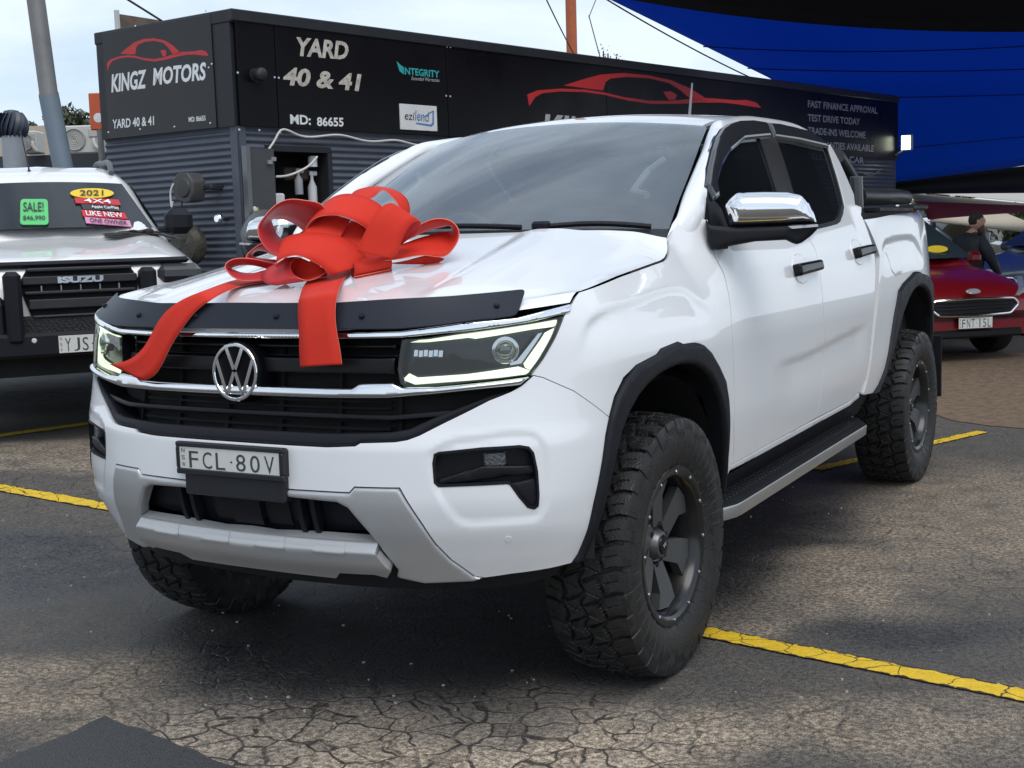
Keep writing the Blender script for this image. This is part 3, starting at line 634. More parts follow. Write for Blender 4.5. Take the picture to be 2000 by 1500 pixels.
doorbot = onS([(1434, 904), (1500, 868), (1556, 838)])
front_door = np.vstack([q_dF[::-1][1:], onS([(1440, 901), (1500, 868), (1556, 838)]), bgap[::-1], ])
front_door = np.vstack([onS([(1392, 484)]), q_dF[::-1][2:-1], onS([(1428, 909), (1500, 868), (1556, 838)]), bgap[::-1]])
FD = panel('door', gap(front_door, G), PAINT, both=True, h=.012, depth=.015)
rgap = onS([(1704, 478), (1709, 505), (1710, 540), (1707, 600), (1703, 650), (1698, 700), (1690, 740), (1680, 765), (1668, 779)])
q_crear = onS([(1621, 281), (1640, 316), (1668, 380), (1682, 420), (1698, 460), (1704, 478)])
q_dloR = onS([(1651, 402), (1646, 380), (1638, 350), (1628, 318), (1618, 287)])
rear_door = np.vstack([bgap, onS([(1661, 783)]), rgap[::-1], q_crear[::-1][1:], onS([(1610, 258)]), q_dloR[::-1], belt[::-1][1:-1][:-0 or None]])
rear_door = np.vstack([bgap, onS([(1661, 783)]), rgap[::-1], q_crear[::-1][1:], q_dloR[::-1], belt[5:1:-1]])
RD = panel('door', gap(rear_door, G), PAINT, both=True, h=.013, depth=.015)
# sill under the doors
sill = onS([(1415, 928), (1428, 911), (1500, 870), (1556, 840), (1661, 785), (1680, 768), (1682, 776), (1661, 794), (1585, 836), (1468, 901)])
panel('sill', sill, PAINT, both=True, h=.02, depth=.03, lift=-.004, rnd=.006)
# tub side
uR = float(uofy(4.15)); uR2 = float(uofy(4.2))
tub = np.vstack([onS([(1686, 772), (1694, 745), (1702, 700), (1709, 640), (1716, 560), (1718, 500), (1704, 462), (1688, 428)]), onS([(1740, 419), (1796, 410)]), [(uofy(3.50), 1.405), (uofy(3.72), 1.375), (uofy(3.9), 1.32), (uofy(4.05), 1.22), (uR2, 1.1), (uR2, .72), (uofy(4.0), .62), (uofy(3.78), .60)], q_flareR[::-1][:-1], ])
panel('tub_side', gap(tub, G), PAINT, both=True, h=.014, depth=.02)
hbx = onS([(1548, 528), (1593, 519), (1666, 495), (1698, 488)])
# fuel flap on the visible rear quarter
flap = rounded(onS(Z((1440, 380), 5, [(1440, 545), (1500, 508), (1560, 590), (1612, 730), (1600, 775), (1540, 795), (1500, 740), (1480, 640)])), .03)
panel('fuel_flap', flap, PAINT, h=.014, depth=.004, lift=.002, rnd=.003)
# tailgate closing the back
yy = 4.30
MB().box((0, 4.25, .98), (1.30, .04, .66), bev=.01).build('tailgate', PAINT, TRUCK)
for s in (-1, 1): MB().box((s*.70, 4.20, 1.05), (.08, .09, .40), bev=.02).build('tail_light', mat('tail_red', (.28, .01, .012), .15, coat=1), TRUCK)
MB().box((0, 4.32, .62), (1.3, .14, .14), bev=.03).build('rear_bumper', PLASTIC, TRUCK)
# door handles
for k in (0, 2):
    a, b = hbx[k], hbx[k+1]; dz = .026
    o_ = np.array([a+[0, -dz], b+[0, -dz*.8], b+[0, dz*.75], a+[0, dz*.75]])
    panel('door_handle', rounded(o_, .012), GLOSSBLK, both=True, h=.012, depth=.02, lift=.036, rnd=.012)
    cc = (a+b)/2+[-.05, 0]; t_ = np.linspace(0, 2*math.pi, 25)[:-1]
    panel('handle_cup', cc+np.stack([np.cos(t_)*.10, np.sin(t_)*.058], -1), PAINT, both=True, h=.02, depth=.001, lift=.0025, rnd=.0024)
# ---------------------------------------------------------------- arch flares, wheel wells
def flare(qo, inn, lift_, name, extra=None):
    a = smooth_poly(qo, .02) if False else np.asarray(qo); o = np.vstack([a, inn[::-1]])
    return panel(name, o, PLASTIC, both=True, h=.012, depth=.05, lift=lift_, rnd=.014, rnd_h=.016)
def arch_in(qo, cy, cz, w):
    yz = toyz(qo)
    for _ in range(6): yz = np.vstack([yz[:1], (yz[:-2]+2*yz[1:-1]+yz[2:])/4, yz[-1:]])
    c = np.array([cy, cz]); d = c-yz; d /= np.linalg.norm(d, axis=1, keepdims=True); yz2 = yz+d*np.asarray(w)[:, None] if np.ndim(w) else yz+d*w
    return np.stack([uofy(yz2[:, 0]), yz2[:, 1]], -1)
qoF = np.vstack([q_flareF, onS([(1412, 960)])]); qoF[1:9] = (qoF[0:8]+2*qoF[1:9]+qoF[2:10])/4
wF = np.interp(np.linspace(0, 1, len(qoF)), [0, .25, .45, .65, .85, 1], [.035, .042, .05, .055, .042, .04])
flare(qoF, arch_in(qoF, 0, .42, wF), .016, 'wheel_arch_flare')
qoR = np.vstack([q_flareR[1:], [(uofy(3.74), .62)]])
flare(qoR, arch_in(qoR, 3.15, .45, .055), .018, 'wheel_arch_flare')
WB = 3.27
def arch_liner(cy, r, z0):
    mb = MB(); t = np.linspace(.06, math.pi-.06, 30); V = []; F = []
    for s in (-1, 1):
        V = []
        for x in (.905, .52):
            for a in t: V.append((s*x, cy+r*math.cos(a), z0+r*math.sin(a)))
        n = len(t); F = [(i, i+1, n+i+1, n+i) for i in range(n-1)]; F.append(tuple(range(n, 2*n))); mb = MB().add(V, F)
        mb.build('wheel_arch_liner', DARK, TRUCK)
arch_liner(0, .47, .43); arch_liner(3.17, .52, .50)
# ---------------------------------------------------------------- glasshouse
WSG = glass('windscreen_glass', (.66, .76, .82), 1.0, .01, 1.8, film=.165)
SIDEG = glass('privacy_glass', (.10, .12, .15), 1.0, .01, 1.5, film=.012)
FRIT = mat('frit_black', (.016, .017, .02), .22, var=.05)
wsR = [(0.765, .40, 1.322), (.735, .55, 1.41), (.70, .75, 1.52), (.66, .95, 1.625), (.615, 1.16, 1.722)]   # right edge, foot to roof
_wf, _wt, _ = spline(wsR)
wcen = [(.165, 1.335), (.37, 1.455), (.62, 1.585), (.84, 1.685), (1.03, 1.758)]; _wc, _wct, _ = spline(wcen)
def wscreen(q):
    """a across in metres at mid height (-.7..+.7 -> edge to edge), t up (0..1 times .95)"""
    a = q[:, 0]/.70; t = np.clip(q[:, 1]/.95, -.1, 1.1); A = np.abs(a); tt = np.clip(t, 0, 1)
    e_ = _wf(tt*_wt); c = _wc(tt*_wct)
    x = np.sign(a)*e_[:, 0]*A; y = c[:, 0]+(e_[:, 1]-c[:, 0])*A**2.2; z = c[:, 1]+(e_[:, 2]-c[:, 1])*A**2.2
    return np.stack([x, y, z], -1)
ws_out = rounded(np.array([(-.70, 0), (.70, 0), (.70, .95), (-.70, .95)]), .04)
ws_in = rounded(np.array([(-.615, .10), (.615, .10), (.645, .885), (-.645, .885)]), .09, 6)
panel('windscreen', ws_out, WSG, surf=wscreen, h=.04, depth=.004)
panel('windscreen_border', ws_out, FRIT, surf=wscreen, holes=[ws_in], h=.03, depth=0, lift=-.0045)
# camera and mirror housing behind the glass
pod = rounded(np.array([(-.10, .95), (-.16, .83), (-.13, .70), (-.02, .67), (.10, .69), (.16, .80), (.12, .95)]), .04)
panel('mirror_housing', pod, mat('pod_grey', (.12, .12, .125), .5), surf=lambda q: wscreen(q)+np.array([0, .02, -.02]), h=.03, depth=.05)
MB().box((.02, 1.02, 1.60), (.25, .05, .075), bev=.02).build('rear_view_mirror', GLOSSBLK, TRUCK)
# wipers and cowl
cow = MB(); 
for s in (-1, 1): cow.add(*(lambda P: (P, [(i, i+1, len(P)//2+i+1, len(P)//2+i) for i in range(len(P)//2-1)]))([tuple(bonnet(np.array([[s*a, 1.]]))[0]+[0, .005, -.012]) for a in np.linspace(0, .99, 16)]+[tuple(wscreen(np.array([[s*.7*a, .03]]))[0]+[0, 0, .002]) for a in np.linspace(0, 1., 16)]))
cow.build('cowl', PLASTIC, TRUCK)
def wiper(a0, a1):
    P = [wscreen(np.array([[a, .025+.02*math.sin(max(0, (a-a0)/(a1-a0))*math.pi)]]))[0]+np.array([0, -.012, .012]) for a in np.linspace(a0, a1, 14)]
    mb = MB().tube(P, .009, 8); mb.box(P[0]+np.array([0, 0, .004]), (.06, .04, .03), bev=.008); mb.build('wiper', PLASTIC, TRUCK)
wiper(.36, .66); wiper(-.25, .3)
# roof
def roof(q):
    x, y = q[:, 0], q[:, 1]
    fr = 1.03+.13*(np.abs(x)/.6)**2.2; t = np.clip((y-fr)/(2.42-fr), 0, 1)
    zf = np.interp(t, [0, 1], [1, 1]); prof = pchip([0, .08, .25, .5, .8, 1.0], [1.759, 1.782, 1.812, 1.828, 1.815, 1.768])(t)
    return np.stack([x, y, prof-.037*(np.abs(x)/.6)**2.2], -1)
xs_ = np.linspace(-.592, .592, 41); roofo = np.vstack([np.stack([xs_, 1.034+.13*(np.abs(xs_)/.6)**2.2], -1), [(.592, 2.40), (-.592, 2.40)]])
panel('roof', roofo, PAINT, surf=roof, h=.03, depth=.03)
rl = np.array([(.592, 1.17), (.592, 2.38), (.612, 2.38), (.612, 1.17)]); panel('roof_ditch', rl, PLASTIC, surf=lambda q: roof(q)-[0, 0, .012], both=True, h=.03, depth=.005)
# side frame: A pillar, roof rail
L3 = [_offset(S0, onS([(1318, 476)]), -.05)[0], _offset(S0, onS([(1311, 454)]), -.004)[0]]+[np.array(p)+np.array([.012, .004, .0]) for p in wsR[1:]]
for y in (1.27, 1.4, 1.6, 1.9, 2.15, 2.40): L3.append(roof(np.array([[.612, y]]))[0]+np.array([0, 0, -.002]))
qr = onS([(1392, 476), (1384, 428), (1380, 362), (1384, 328), (1392, 292), (1400, 268), (1410, 252), (1424, 243), (1444, 236.5), (1470, 234.5), (1520, 240), (1580, 254), (1606, 272)])
R3 = _offset(S0, qr, -.004); R3[0] = _offset(S0, qr[:1], -.05)[0]
L3 = np.array(L3); _lf, _lt, _ = spline(L3); _rf, _rt, _ = spline(R3)
LD, RDn = _lf(np.linspace(0, _lt, 400)), _rf(np.linspace(0, _rt, 400))
NS = 70; sta = np.linspace(0, 1, NS)
yl = np.interp(sta, [0, .45, .6, 1], [LD[0, 1], 1.16, 1.30, min(2.40, LD[-1, 1])]); yr = np.interp(sta, [0, .45, .6, 1], [RDn[0, 1], 1.10, 1.30, min(2.42, RDn[-1, 1])])
def by_y(D, y): o = np.argsort(D[:, 1]); return np.stack([np.interp(y, D[o, 1], D[o, k]) for k in range(3)], -1)
A3, B3 = by_y(LD, yl), by_y(RDn, yr); V = []; ns = 12
def blur(P, n=3):
    for _ in range(n): P = np.vstack([P[:1], (P[:-2]+2*P[1:-1]+P[2:])/4, P[-1:]])
    return P
A3, B3 = blur(A3), blur(B3)
for i in range(NS):
    up = np.array([.55, -.25 if i < 30 else 0, .8]); d = B3[i]-A3[i]; nn = np.cross(d, (A3[min(i+1, NS-1)]-A3[max(i-1, 0)])); nn /= np.linalg.norm(nn); nn *= np.sign(nn@up)
    w = np.linalg.norm(d)
    for k in range(ns+1): t = k/ns; V.append(A3[i]+d*t+nn*w*(.13 if i < 30 else .2)*(1-(2*t-1)**2)-(nn*.008 if k in (0, ns) else 0))
F = [(i*(ns+1)+k, (i+1)*(ns+1)+k, (i+1)*(ns+1)+k+1, i*(ns+1)+k+1) for i in range(NS-1) for k in range(ns)]
def fixn(V, F):
    bm = bmesh.new(); vs = [bm.verts.new(v) for v in V]; [bm.faces.new([vs[i] for i in f]) for f in F]; bmesh.ops.recalc_face_normals(bm, faces=bm.faces); F = [[v.index for v in f.verts] for f in bm.faces]
    bm.verts.index_update(); F = [[v.index for v in f.verts] for f in bm.faces]; bm.free(); return F
F = fixn(V, F); mesh_obj('side_frame', V, F, PAINT, TRUCK); a = mirror_x(V, F); mesh_obj('side_frame', a[0], a[1], PAINT, TRUCK)
# windows: glass, black pillar, smoked visors
dlo = np.vstack([onS([(1388, 455), (1384, 420), (1380, 362), (1384, 328), (1392, 292), (1400, 268), (1410, 252), (1424, 243), (1444, 237), (1470, 235), (1520, 241), (1580, 255), (1606, 273)]), q_dloR[::-1], belt[5::-1]])
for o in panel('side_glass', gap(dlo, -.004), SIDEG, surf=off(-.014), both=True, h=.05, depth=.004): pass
bp_ = onS([(1484, 262), (1516, 262), (1552, 372), (1576, 452), (1548, 458), (1520, 370)])
panel('door_pillar', bp_, mat('pillar_black', (.03, .03, .032), .3), surf=off(-.006), both=True, h=.05, depth=.006)
trim = [(1380, 362), (1384, 328), (1392, 292), (1400, 268), (1410, 252), (1424, 243), (1444, 237), (1470, 235), (1520, 241), (1580, 255), (1606, 273)]
seal_o = gap(dlo, -.003); seal_i = gap(dlo, .016)
panel('window_seal', seal_o, PLASTIC, surf=off(-.006), holes=[seal_i], both=True, h=.02, depth=.008)
SMOKE = mat('smoked_visor', (.03, .032, .038), .12, coat=.6, var=.05)
vF = onS([(1379, 362), (1384, 328), (1392, 292), (1400, 267), (1410, 251), (1424, 242), (1444, 236), (1470, 235), (1495, 239), (1505, 268), (1500, 268), (1454, 273), (1426, 297), (1410, 325), (1400, 358), (1404, 384), (1394, 393)])
vR = onS([(1499, 240), (1520, 242), (1580, 256), (1606, 274), (1619, 289), (1616, 289), (1560, 276), (1511, 269)])
panel('window_visor', vF, SMOKE, surf=off(.012), both=True, h=.014, depth=.02, rnd=.02, rnd_h=.014)
panel('window_visor', vR, SMOKE, surf=off(.012), both=True, h=.014, depth=.02, rnd=.02, rnd_h=.014)
# rear window and cab back
MB().box((0, 2.44, 1.05), (1.66, .04, .66)).build('cab_back', PAINT, TRUCK)
MB().add([(-.74, 2.44, 1.38), (.74, 2.44, 1.38), (.6, 2.41, 1.74), (-.6, 2.41, 1.74)], [(0, 1, 2, 3)]).build('rear_window', SIDEG, TRUCK)
# ---------------------------------------------------------------- cabin
TRIM = mat('cabin_trim', (.09, .09, .095), .7, var=.1); SEAT = mat('seat_cloth', (.11, .11, .115), .8, bump=.2, bscale=300)
dv = []
for k, (y, z) in enumerate([(.22, 1.318), (.45, 1.335), (.85, 1.30), (.93, 1.20), (.95, .80)]): dv += [(-.78, y+.12, z-.01), (-.4, y, z), (0, y-.02, z+.005), (.4, y, z), (.78, y+.12, z-.01)]
mesh_obj('dashboard', dv, [(5*i+j, 5*i+j+1, 5*i+6+j, 5*i+5+j) for i in range(4) for j in range(4)], TRIM, TRUCK)
MB().box((0, 1.55, .62), (1.7, 1.85, .05)).build('cabin_floor', DARK, TRUCK)
for s in (-1, 1):
    MB().box((s*.40, 1.62, 1.17), (.50, .14, .66), bev=.06, ax=((1, 0, 0), (0, .97, -.24), (0, .24, .97))).build('seat', SEAT, TRUCK)
    MB().box((s*.40, 1.75, 1.56), (.27, .10, .19), bev=.05).build('headrest', SEAT, TRUCK)
MB().box((0, 2.28, 1.12), (1.4, .16, .62), bev=.06).build('rear_seat', SEAT, TRUCK)
t = np.linspace(0, 2*math.pi, 33)[:-1]; MB().tube(np.stack([-.40+.185*np.cos(t), .98+.05*np.sin(t), 1.245+.175*np.sin(t)], -1), .015, 8, closed=True).build('steering_wheel', TRIM, TRUCK)
for s in (-1, 1): MB().tube([wscreen(np.array([[s*.60, .35]]))[0]+[-.03*s, .04, -.03], wscreen(np.array([[s*.57, .42]]))[0]+[-.07*s, .05, -.05], wscreen(np.array([[s*.575, .60]]))[0]+[-.06*s, .05, -.05], wscreen(np.array([[s*.60, .66]]))[0]+[-.03*s, .04, -.03]], .014, 8).build('grab_handle', mat('trim_grey', (.35, .35, .34), .6), TRUCK)
# ---------------------------------------------------------------- door mirror
my = .50
cap_px = [(1419, 402), (1428, 388), (1441, 376), (1490, 374), (1534, 374.5), (1558, 379), (1570, 392), (1578, 414), (1584, 436), (1520, 441), (1440, 443.5), (1428, 440)]
base_px = [(1387, 428), (1395, 440), (1440, 444.5), (1540, 440), (1584, 437), (1584.5, 448), (1572, 462), (1556, 475), (1546, 478.5), (1536, 474), (1528, 469), (1470, 472), (1426, 480), (1412, 488), (1396, 486), (1390, 470)]
def onM(px): P = np.array([at_y(p, my) for p in px]); return P[:, [0, 2]]
def Msurf(q): return np.stack([q[:, 0], np.full(len(q), my)+.35*(q[:, 0]-1.0), q[:, 1]], -1)
capq, baseq = onM(cap_px), onM(base_px)
for both in (1,):
    for s in (1, -1):
        V, F, N = panel_mesh(rounded(capq, .008), Msurf, h=.012, depth=.11, lift=.0, rnd=.05, rnd_h=.055)
        if s < 0: V, F = mirror_x(V, F)
        mesh_obj('mirror_cap', V, F, CHROME, TRUCK, angle=60)
        V, F, N = panel_mesh(rounded(baseq, .006), Msurf, h=.012, depth=.10, lift=-.012, rnd=.016)
        if s < 0: V, F = mirror_x(V, F)
        mesh_obj('mirror_arm', V, F, PLASTIC, TRUCK, angle=60)
        sail = S0(onS([(1387, 400), (1394, 393), (1404, 400), (1420, 440), (1420, 486), (1396, 486), (1388, 455)])) if s > 0 else None
        sq = onS([(1382, 395), (1394, 393), (1408, 410), (1422, 450), (1420, 486), (1398, 487), (1388, 455)])
        V, F, N = panel_mesh(sq, off(.004), h=.03, depth=.02)
        if s < 0: V, F = mirror_x(V, F)
        mesh_obj('mirror_mount', V, F, PLASTIC, TRUCK, angle=60)
        ind = onM([(1531, 442), (1584, 438), (1584.5, 443), (1538, 447)]); V, F, N = panel_mesh(ind, Msurf, h=.01, depth=.01, lift=.004)
        if s < 0: V, F = mirror_x(V, F)
        mesh_obj('mirror_indicator', V, F, mat('indicator_clear', (.5, .5, .52), .15), TRUCK)
# ---------------------------------------------------------------- load bed: sports bar, roller cover, rail caps
SB = mat('bar_black', (.014, .014, .016), .42, var=.1)
def bed_pts(pxs, x): return [at_x(p, x) for p in pxs]
for s in (1, -1):
    P = bed_pts([(1632, 306), (1642, 320), (1656, 343), (1668, 366), (1678, 392)], .60); P = [np.array(p)*[s, 1, 1] for p in P]
    MB().tube(smooth_poly(P, .04), .045, 12).build('sports_bar_leg', SB, TRUCK)
    P2 = bed_pts([(1676, 384), (1720, 385), (1756, 385), (1772, 388)], .74); P2 = [np.array(p)*[s, 1, 1] for p in P2]
    MB().tube(smooth_poly(P2, .05), [.042]*(len(smooth_poly(P2, .05))-1)+[.03], 12).build('sports_bar_rail', SB, TRUCK)
    P3 = bed_pts([(1672, 345), (1674, 408)], .78); P3 = [np.array(p)*[s, 1, 1] for p in P3]
    MB().tube(P3, .03, 10).build('sports_bar_post', GUNMETAL, TRUCK)
    rc = [(s*.885, uy, uz) for uy, uz in ((2.52, 1.392), (3.2, 1.415), (3.55, 1.418))]; mb = MB()
    for (x, y, z), (x2, y2, z2) in zip(rc[:-1], rc[1:]): mb.box(((x+x2)/2, (y+y2)/2, (z+z2)/2), (.075, abs(y2-y), .03), bev=.008)
    mb.build('bed_rail_cap', PLASTIC, TRUCK)
MB().box((0, 3.25, 1.385), (1.62, 1.45, .03)).build('roller_cover', mat('cover_grey', (.04, .042, .046), .55), TRUCK)
MB().box((0, 3.38, .75), (1.6, 1.7, .3)).build('tub_floor', DARK, TRUCK)
# aerial on the roof
ap = at_y((1345, 219), 2.1); at_ = at_y((1352, 162), 2.1)
MB().tube([ap-np.array([0, 0, .05]), at_], [.008, .004], 8).build('aerial', mat('aerial_grey', (.2, .2, .21), .5), TRUCK)
# ---------------------------------------------------------------- underside, steps
ub = MB(); ub.box((0, 1.6, .52), (1.1, 4.6, .16)); ub.box((0, .95, .60), (1.72, .5, .16)); ub.box((0, 1.7, .60), (1.72, 1.5, .16)); ub.box((0, -.45, .58), (1.0, .5, .3)); ub.box((0, -.35, .9), (1.3, .55, .3)); ub.box((0, 0, .40), (1.5, .12, .10)); ub.box((0, 3.27, .40), (1.5, .12, .12))
ub.build('chassis', DARK, TRUCK)  # includes boxes added in the engine bay so the panel gaps look dark
st_o = [at_x(p, .945) for p in [(1412, 985), (1470, 966), (1600, 884), (1698, 822), (1709, 826)]]
zs_, z2 = st_o[1][2], st_o[3][2]
y0s, y1s = at_x((1412, 985), .945)[1]-.0, at_x((1708, 826), .945)[1]
for s in (1, -1):
    prof = [(.78, 0), (.97, 0), (.995, -.008)]
    n = 40; V = []; 
    ys = np.linspace(y0s-.02, y1s, n); zz = np.interp(ys, [y0s, y1s], [st_o[1][2], st_o[3][2]]); xo = .95-.07*sstep(y1s-.16, y1s, ys)-.05*(1-sstep(y0s-.02, y0s+.16, ys))
    def strip(xa, xb, za, zb, nm, m_):
        V = [(s*xa[i], ys[i], zz[i]+za) for i in range(n)]+[(s*xb[i], ys[i], zz[i]+zb) for i in range(n)]
        return V, [(i, i+1, n+i+1, n+i) for i in range(n-1)]
    mb = MB(); c = np.full(n, .74); mb.add(*strip(c, xo-.012, 0, 0, '', 0)); mb.add(*strip(xo-.012, xo-.002, 0, -.006, '', 0)); mb.add([(s*.74, ys[-1], zz[-1]), (s*xo[-1], ys[-1], zz[-1]-.006), (s*xo[-1], ys[-1], zz[-1]-.05), (s*.74, ys[-1], zz[-1]-.05)], [(0, 1, 2, 3)])
    mb.build('side_step', PLASTIC, TRUCK, angle=50)
    mb = MB(); mb.add(*strip(xo-.002, xo, -.006, -.012, '', 0)); mb.add(*strip(xo, xo-.004, -.012, -.050, '', 0)); mb.add(*strip(xo-.004, xo-.05, -.05, -.06, '', 0)); mb.add([(s*.8, ys[-1]+.001, zz[-1]-.012), (s*xo[-1], ys[-1]+.001, zz[-1]-.012), (s*xo[-1], ys[-1]+.001, zz[-1]-.05), (s*.8, ys[-1]+.001, zz[-1]-.05)], [(0, 1, 2, 3)]); mb.build('step_edge', mat('brushed_silver', (.55, .55, .54), .3, metal=.9, var=.05), TRUCK, angle=50)
    mb = MB()
    for y in np.arange(y0s+.06, y1s-.16, .034):
        for k, x in enumerate((.80, .823, .846, .869, .892)):
            z = float(np.interp(y, ys, zz)); mb.box((s*x, y+(.017 if k % 2 else 0), z+.002), (.012, .018, .005))
    mb.build('step_tread', mat('step_rubber', (.03, .03, .033), .4), TRUCK, smooth=False)
    mb = MB(); mb.add([(s*.90, y0s, .50), (s*.90, y1s+.1, .575), (s*.84, y1s+.1, .46), (s*.84, y0s, .42)], [(0, 1, 2, 3)]); mb.build('sill_cover', PLASTIC, TRUCK)
    for y in (.75, 1.9): MB().box((s*.72, y, .395), (.3, .06, .04)).build('step_bracket', DARK, TRUCK)
    MB().box((s*.83, 3.78, .55), (.24, .012, .34), bev=.004).build('mud_flap', PLASTIC, TRUCK)
# ================================================================ wheels
def make_tyre_mesh():
    """all-terrain tyre: axis along +x (outer side), radius .40"""
    nth, RO = 1020, .400
    # profile points (x across, r) from outer bead over the tread to the inner bead
    prof = [(.100, .232), (.110, .238), (.120, .254), (.128, .276), (.1325, .300), (.134, .318), (.133, .336), (.1315, .346), (.130, .356), (.128, .365), (.125, .374), (.121, .382)]
    tr = np.linspace(.117, -.117, 53); crown = RO-.0125*(np.abs(tr)/.117)**2.6-.001
    X = np.r_[[p[0] for p in prof], tr, [-p[0] for p in prof[::-1]]]; RR = np.r_[[p[1] for p in prof], crown, [p[1] for p in prof[::-1]]]
    th = np.linspace(0, 2*math.pi, nth, endpoint=False); T, Xg = np.meshgrid(th, X, indexing='ij'); Rg = np.broadcast_to(RR, T.shape).copy()
    npit = 34; ph = T*npit/(2*math.pi); ax = np.abs(Xg); sd = np.sign(Xg)
    off_s = np.where(Xg > 0, 0, .5); tread = ax <= .1172
    # shoulder blocks: broad, with narrow bent cross grooves
    s1 = (ph+off_s+.16*sstep(.06, .11, ax)) % 1; lat = (ax > .064) & (s1 < .17)
    wav = .006*np.clip(6*np.abs(((ph+off_s) % 1)-.5)-1.5, -1, 1)
    rib = np.abs(ax-(.060+wav)) < .0052                               # zigzag groove between shoulder and centre
    # centre: two rows of interlocking blocks
    mid_z = np.abs(Xg-.007*np.clip(6*np.abs((ph % 1)-.5)-1.5, -1, 1)) < .0042
    c1_ = (ph+.5*(Xg > 0)+Xg*6) % 1; cl = (ax < .058) & (c1_ < .15); c2_ = (ph*2+.3+Xg*-10) % 2; sl = (ax < .05) & (ax > .014) & (c2_ < .10)
    sip = (ax > .072) & (ax < .108) & (np.abs(s1-.58) < .022)
    dep = np.where(tread & (lat | rib | mid_z | cl), .0120, np.where(tread & (sip | sl), .005, 0.)); Rg = Rg-dep
    # blocks run a little way down the sidewall, every other one further
    side = (ax > .1172) & (RR > .343) & (RR < .392); lug = (((ph+off_s+.16) % 1) > .19) & ((((ph+off_s)*.5) % 1 < .5) | (RR > .360))
    Xg2 = Xg+np.where(side & lug, .0035*sd, 0); Rg = np.where(side & lug & (RR > .37), Rg+.0025, Rg)
    ring = (RR > .297) & (RR < .322) & (ax > .12); let = (((ph*1.5) % 1) < .62) & (((T/(2*math.pi)*2+.1) % 1) < .40) & ring; Xg2 = Xg2+np.where(let, .0022*sd, 0)
    # a little flat where it stands
    V = np.stack([Xg2, Rg*np.cos(T), Rg*np.sin(T)], -1); low = V[..., 2] < -.392; V[..., 2] = np.where(low, -.392+(V[..., 2]+.392)*.0, V[..., 2])
    m = len(X); V = V.reshape(-1, 3); F = [(i*m+j, i*m+j+1, ((i+1) % nth)*m+j+1, ((i+1) % nth)*m+j) for i in range(nth) for j in range(m-1)]
    return V, F
TYV, TYF = make_tyre_mesh()
def tmp_mesh(name, V, F, m_, smooth=True, angle=None):
    me = bpy.data.meshes.new(name); me.from_pydata([tuple(map(float, v)) for v in V], [], [tuple(int(i) for i in f) for f in F]); me.materials.append(m_); me.polygons.foreach_set('use_smooth', [smooth]*len(me.polygons)); me.update()
    if angle: me.set_sharp_from_angle(angle=R(angle))
    return me
AX = ((0, 1, 0), (0, 0, 1), (1, 0, 0))                               # lathe axis along x
def mbmesh(mb, name, m_, angle=35, smooth=True): o = mb.build(name, m_, None, smooth, angle=angle); me = o.data; bpy.data.objects.remove(o); return me
tyre_me = tmp_mesh('tyre', TYV, TYF, RUBBER, True, 28)
lip = MB().lathe([(.236, .098), (.244, .104), (.246, .112), (.240, .118), (.228, .118), (.214, .112), (.207, .104), (.202, .085), (.190, .04), (.185, -.06), (.192, -.09), (.235, -.1)], 72, (0, 0, 0), AX, closed=True)
lip_me = mbmesh(lip, 'rim', mat('rim_black', (.012, .012, .013), .22, var=.05), 30)
bolt = MB()
for k in range(1):
    a = .13
    bolt.lathe([(.0065, 0), (.0065, .006), (.004, .009), (1e-7, .009)], 8, (.112, .224*math.cos(a), .224*math.sin(a)), AX)
bolt_me = mbmesh(bolt, 'rim_bolt', mat('bolt_steel', (.4, .41, .42), .25, metal=1), 30)
sp = MB()                                                          # six slanting spokes with flat faces
for k in range(1):
    a = .2
    def pt(r, da, x): return (x, r*math.cos(a+da), r*math.sin(a+da))
    top = [pt(.066, -.52, .060), pt(.066, .52, .060), pt(.150, .44, .074), pt(.196, .40, .080), pt(.200, .12, .082), pt(.196, -.20, .078), pt(.150, -.10, .072)]
    low = [(x-.030, y, z) for x, y, z in top]; n = len(top); sp.add(top+low, [tuple(range(n)), tuple(range(2*n-1, n-1, -1))]+[(i, (i+1) % n, (i+1) % n+n, i+n) for i in range(n)])
spoke_me = mbmesh(sp, 'spoke', GUNMETAL, 25)
hub = MB().lathe([(.084, .028), (.082, .052), (.074, .056), (.060, .048), (.050, .046), (.046, .060), (.038, .075), (.032, .077), (1e-7, .077)], 40, (0, 0, 0), AX); hub_me = mbmesh(hub, 'hub', GUNMETAL, 30)
nut_me = mbmesh(MB().lathe([(.0085, .04), (.0085, .062), (.006, .066), (1e-7, .066)], 6, (0, .061, 0), AX), 'wheel_nut', mat('nut_black', (.02, .02, .02), .3, metal=.6), 30)
capm = MB().lathe([(.031, .074), (.028, .0815), (1e-7, .083)], 24, (0, 0, 0), AX); cap_me = mbmesh(capm, 'hub_cap', GLOSSBLK, 30)
disc_me = mbmesh(MB().lathe([(.165, -.01), (.165, .012), (.09, .015), (1e-7, .015)], 40, (0, 0, 0), AX), 'brake_disc', mat('disc_steel', (.12, .11, .10), .45, metal=.8), 30)
back_me = mbmesh(MB().lathe([(.19, -.08), (1e-7, -.08)], 30, (0, 0, 0), AX), 'rim_back', DARK, 30)
capl = MB(); put_text('', 'W', .03, None, None, (.0835, 0, 0), (0, 1, 0), (0, 0, 1), mb=capl, fit=(.026, .014), bold=.0005); logo_me = mbmesh(capl, 'cap_mark', mat('mark_grey', (.5, .5, .5), .4), 30, False)
XW = .9436
